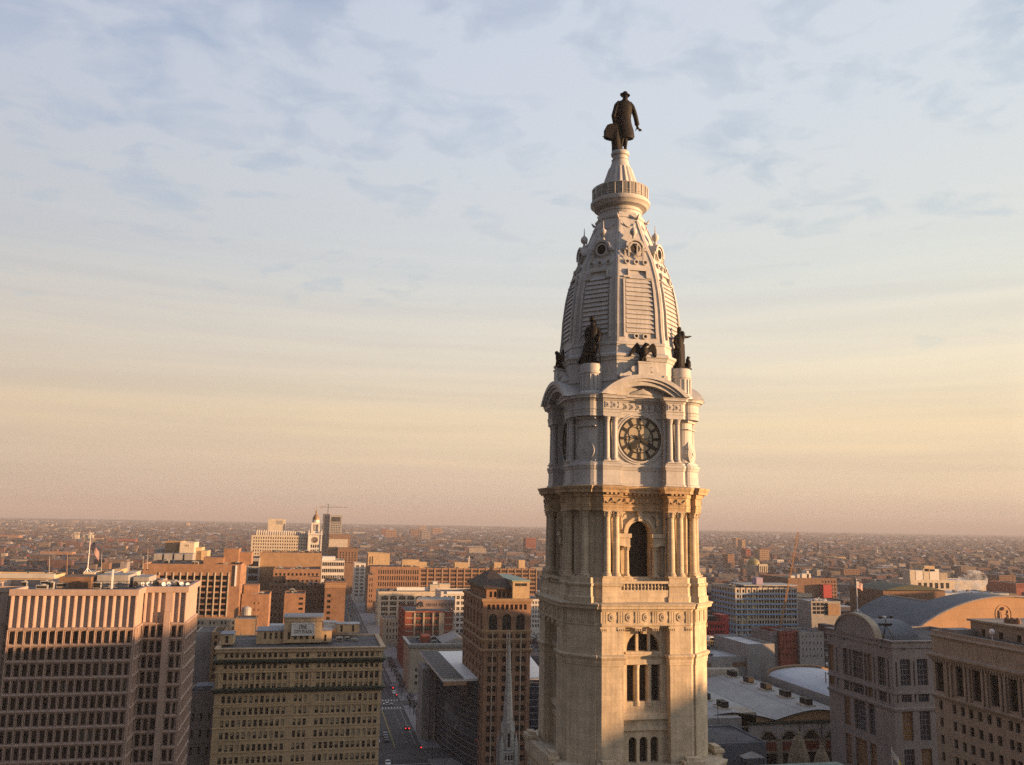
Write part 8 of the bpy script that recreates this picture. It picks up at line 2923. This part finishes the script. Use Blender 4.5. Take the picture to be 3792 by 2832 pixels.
from mathutils import noise as mnoise
y = 470.0
while y < 9000:
    s = max(1.0, y / 1400)
    bd_ = 26 * s                      # back to back rows between two east-west streets
    x = y * T0 - 60
    xe = y * T1 + 60
    park = 0
    while x < xe:
        w = rnd.uniform(4.6, 6.5) * s if rnd.random() < .86 else rnd.uniform(12, 34) * s ** .6
        big = w > 9 * s
        x += w / 2
        nz = mnoise.noise(Vector((x * .0016, y * .0016, 3)))
        gap = rnd.random() < .06 or mnoise.noise(Vector((x * .004, y * .004, 9))) > .33
        if not gap and not inbuild(x, y) and not blocked(x, y, 7 + w / 2):
            for k in range(2 if not big else 1):
                yy = y + (k * 15 * s if not big else 6)
                if blocked(x, yy, 8): continue
                h = rnd.uniform(7.5, 11) if not big else rnd.uniform(7, 17)
                if rnd.random() < .05: h += rnd.uniform(4, 10)
                wi = rnd.choices(range(5), (5, 4, 2.2, 1.3, 2))[0]
                ri = rnd.choices(range(4), (5, 4, 1.5, 2.5))[0]
                q = (x, yy, w - .1, rnd.uniform(9, 12.5) * s if not big else rnd.uniform(14, 26), h, wi, ri, (not big) and rnd.random() < .16)
                cand.append(q)
        x += w / 2
        if rnd.random() < .035: x += 9 * s
    y += bd_ + rnd.uniform(7, 12) * s


def zone(px, py):
    if px < 205 and 2040 < py < 2125: return 'far left behind the office roof'
    if 205 <= px < 330 and 2030 < py < 2115: return 'left of the tall flagpole'
    if 330 <= px < 560 and 2030 < py < 2085: return 'just right of the tall flagpole'
    if 1450 < px < 1720 and 2035 < py < 2096: return 'just above the long loft row, left half'
    if 1720 <= px < 1990 and 2035 < py < 2098: return 'just above the long loft row, right half'
    if 2620 < px < 2720 and 2100 < py < 2170: return 'right beside the clock tower shaft'
    if 2720 <= px < 2900 and 2112 < py < 2168: return 'directly above the unfinished apartments'
    if 3090 < px < 3180 and 2130 < py < 2240: return 'around the thin white flagpole'
    if 3180 <= px < 3370 and 2095 < py < 2185: return 'above the courthouse vault'
    if 3370 <= px < 3792 and 2060 < py < 2098: return 'beyond the cream laboratory at right'
    return None


cand.sort(key=lambda q: q[1])
nsel = 0
for q in cand:
    x, yy, w, d_, h, wi, ri, ga = q
    px, py = vis(x, yy, h)
    zn = zone(px, py) if nsel < 290 else None
    if zn:
        nsel += 1
        b = MB()
        house(*q, b, x, yy)
        # chimney or roof hatch and a row of dark windows on the street side
        b.box(-w * .2, w * .05, d_ * .1, d_ * .25, h - .1, h + rnd.uniform(.8, 1.6), wi)
        nwin = max(2, int(w / 2.4))
        for i in range(nwin):
            for f in range(max(1, int(h / 3.4))):
                xx = -w / 2 + w * (i + .5) / nwin
                b.box(xx - .45, xx + .45, -d_ / 2 - .04, -d_ / 2 - .003, 1.2 + f * 3.1, 2.9 + f * 3.1, 9)
        kind = 'low_block' if w > 9 else 'rowhouse'
        o = b.build(kind, WALLS + ROOFS + [M_dark], None, False, (x, yy, 0))
        lb = f"{WNAME[wi]} {'low block' if w > 9 else 'rowhouse'}, {RNAME[ri]} {'pitched' if ga else 'flat'} roof, {zn}"
        tag(o, lb, 'building' if w > 9 else 'house', lb.replace(' rowhouse,', ' rowhouses,').replace('low block,', 'low blocks,'))
    else:
        house(*q, stuff)
tag(stuff.build('low_city', WALLS + ROOFS), 'dense low brick city of rowhouses spreading to the hazy horizon', 'city', None, 'stuff')
# bare winter trees between the roofs
b = MB()
rnd = random.Random(77)
nt_ = 0
while nt_ < 13000:
    yy = 520 + 6500 * rnd.random() ** 1.7
    x = rnd.uniform(yy * T0 - 40, yy * T1 + 40)
    g_ = mnoise.noise(Vector((x * .004, yy * .004, 9)))
    if g_ < .05 and rnd.random() < .6: continue
    if inbuild(x, yy) or blocked(x, yy, 6): continue
    s = max(1.0, yy / 1900)
    r_ = rnd.uniform(3.5, 6.5) * s
    b.tube((x, yy, 0), (x, yy, 6), .3, .2, 4)
    twigs(b, (x, yy, 7.5 + rnd.uniform(-1, 2)), r_, rnd.uniform(3.5, 5.5), 20, rnd, 1 if rnd.random() < .7 else 2)
    nt_ += 1
tag(b.build('bare_trees', [M_bark, M_twig, mat('grey_twigs', (.10, .085, .075), var=.3, scale=.5)]), 'bare brown winter trees scattered among the low roofs to the horizon', 'trees', None, 'stuff')
# low wooded rise closing the view
b = MB()
n = 160
rs = []
for i in range(n + 1):
    a = HEAD + R(-36 + 72 * i / n)
    d1 = 10500
    hgt = 14 + 16 * (mnoise.noise(Vector((i * .06, 2, 0))) + .4) + 6 * mnoise.noise(Vector((i * .5, 5, 0)))
    rs.append([(math.sin(a) * d1 * .9, math.cos(a) * d1 * .9, 0.02), (math.sin(a) * d1, math.cos(a) * d1, max(6, hgt)), (math.sin(a) * d1 * 1.25, math.cos(a) * d1 * 1.25, 0.02)])
b.rings(rs, 0, False, False, False)
tag(b.build('hills', mat('wooded_rise', (.075, .065, .06), var=.4, scale=.01), None, True), None, None, None, 'structure')

# ------------------------------------------------------------------ unseen blocks added behind the camera's right shoulder, shaped to shade the lower city
SD_ = Vector((math.sin(SUN_AZ), math.cos(SUN_AZ)))
WD_ = Vector((-SD_.y, SD_.x))


def shadeblock(name, label, w0, w1, za, zb_, s=380.0, dep=34.0, m=None):
    c = SD_ * (s + dep / 2) + WD_ * ((w0 + w1) / 2)
    t = thing(name, label, 'office building', (c.x, c.y, 0), math.atan2(SD_.y, SD_.x) - math.pi / 2)
    h = (w1 - w0) / 2
    b = MB()
    b.rings([[(-h, -dep / 2, 0), (h, -dep / 2, 0), (h, dep / 2, 0), (-h, dep / 2, 0)], [(-h, -dep / 2, zb_), (h, -dep / 2, za), (h, dep / 2, za), (-h, dep / 2, zb_)]], 0, True, True, False)
    for k in range(int(min(za, zb_) / 4)):
        b.box(-h, h, -dep / 2 - .15, -dep / 2 - .003, k * 4 + 1.2, k * 4 + 3.2, 1)
    b.build('wall', [m or M_grey, M_glass], t)
    b = MB(); b.face([(-h, -dep / 2, zb_ + .01), (h, -dep / 2, za + .01), (h, dep / 2, za + .01), (-h, dep / 2, zb_ + .01)]); b.build('roof', M_roof, t)


for w0, w1, za, zb_ in ((20, 148, 72, 72), (148, 162, 75, 87), (162, 190, 84, 84), (190, 208, 70, 85), (208, 284, 91, 91), (284, 314, 76, 76), (314, 329, 76, 46), (329, 378, 44, 44), (378, 406, 89, 89), (406, 527, 60, 60), (527, 566, 87, 87), (566, 690, 58, 58)):
    shadeblock('shade_block', 'unseen block added outside the frame to the right, shaped to shade the lower city', w0 + .02, w1, za, zb_)
for o in COL.objects:
    if o.name.startswith('shade_block'): o['group'] = 'unseen shading blocks outside the frame'

# ------------------------------------------------------------------ rooftop steam
M_steam = bpy.data.materials.new('steam'); M_steam.use_nodes = True
t = M_steam.node_tree; t.nodes.clear()
o_ = t.nodes.new('ShaderNodeOutputMaterial'); v_ = t.nodes.new('ShaderNodeVolumePrincipled'); n_ = t.nodes.new('ShaderNodeTexNoise'); g_ = t.nodes.new('ShaderNodeTexCoord'); m_ = t.nodes.new('ShaderNodeMapRange')
n_.inputs['Scale'].default_value = .09; n_.inputs['Detail'].default_value = 4
m_.inputs['From Min'].default_value = .46; m_.inputs['From Max'].default_value = .75; m_.inputs['To Max'].default_value = .3
t.links.new(g_.outputs['Object'], n_.inputs['Vector']); t.links.new(n_.outputs[0], m_.inputs[0]); t.links.new(m_.outputs[0], v_.inputs['Density']); t.links.new(v_.outputs[0], o_.inputs['Volume'])
v_.inputs['Color'].default_value = (.95, .95, .95, 1)
a, c = at(3520, 2200, 700), at(3690, 2110, 760)
b = MB()
b.limb([(0, 0, 0, 2.0), (6, 4, 6, 6.0), (14, 8, 11, 9.0), (24, 12, 15, 11.0), (36, 16, 17, 8.0), (46, 20, 18, 2.0)], 12)
st = b.build('steam', M_steam, None, True, (a.x, 690, max(20, a.z - 4)))
tag(st, 'white steam drifting from the roofs in front of the cream laboratory', 'steam', None, 'stuff')

# ------------------------------------------------------------------ haze
HZ = bpy.data.materials.new('haze'); HZ.use_nodes = True
t = HZ.node_tree; t.nodes.clear()
o_ = t.nodes.new('ShaderNodeOutputMaterial'); v_ = t.nodes.new('ShaderNodeVolumePrincipled')
v_.inputs['Density'].default_value = 1.15e-4
v_.inputs['Color'].default_value = (.50, .505, .56, 1)
v_.inputs['Anisotropy'].default_value = 0.0
t.links.new(v_.outputs[0], o_.inputs['Volume'])
b = MB(); b.box(GX0 - 100, GX1 + 100, GY0 - 100, GY1 + 100, -1, 182)
hz = tag(b.build('haze', HZ), None, None, None, 'stuff')
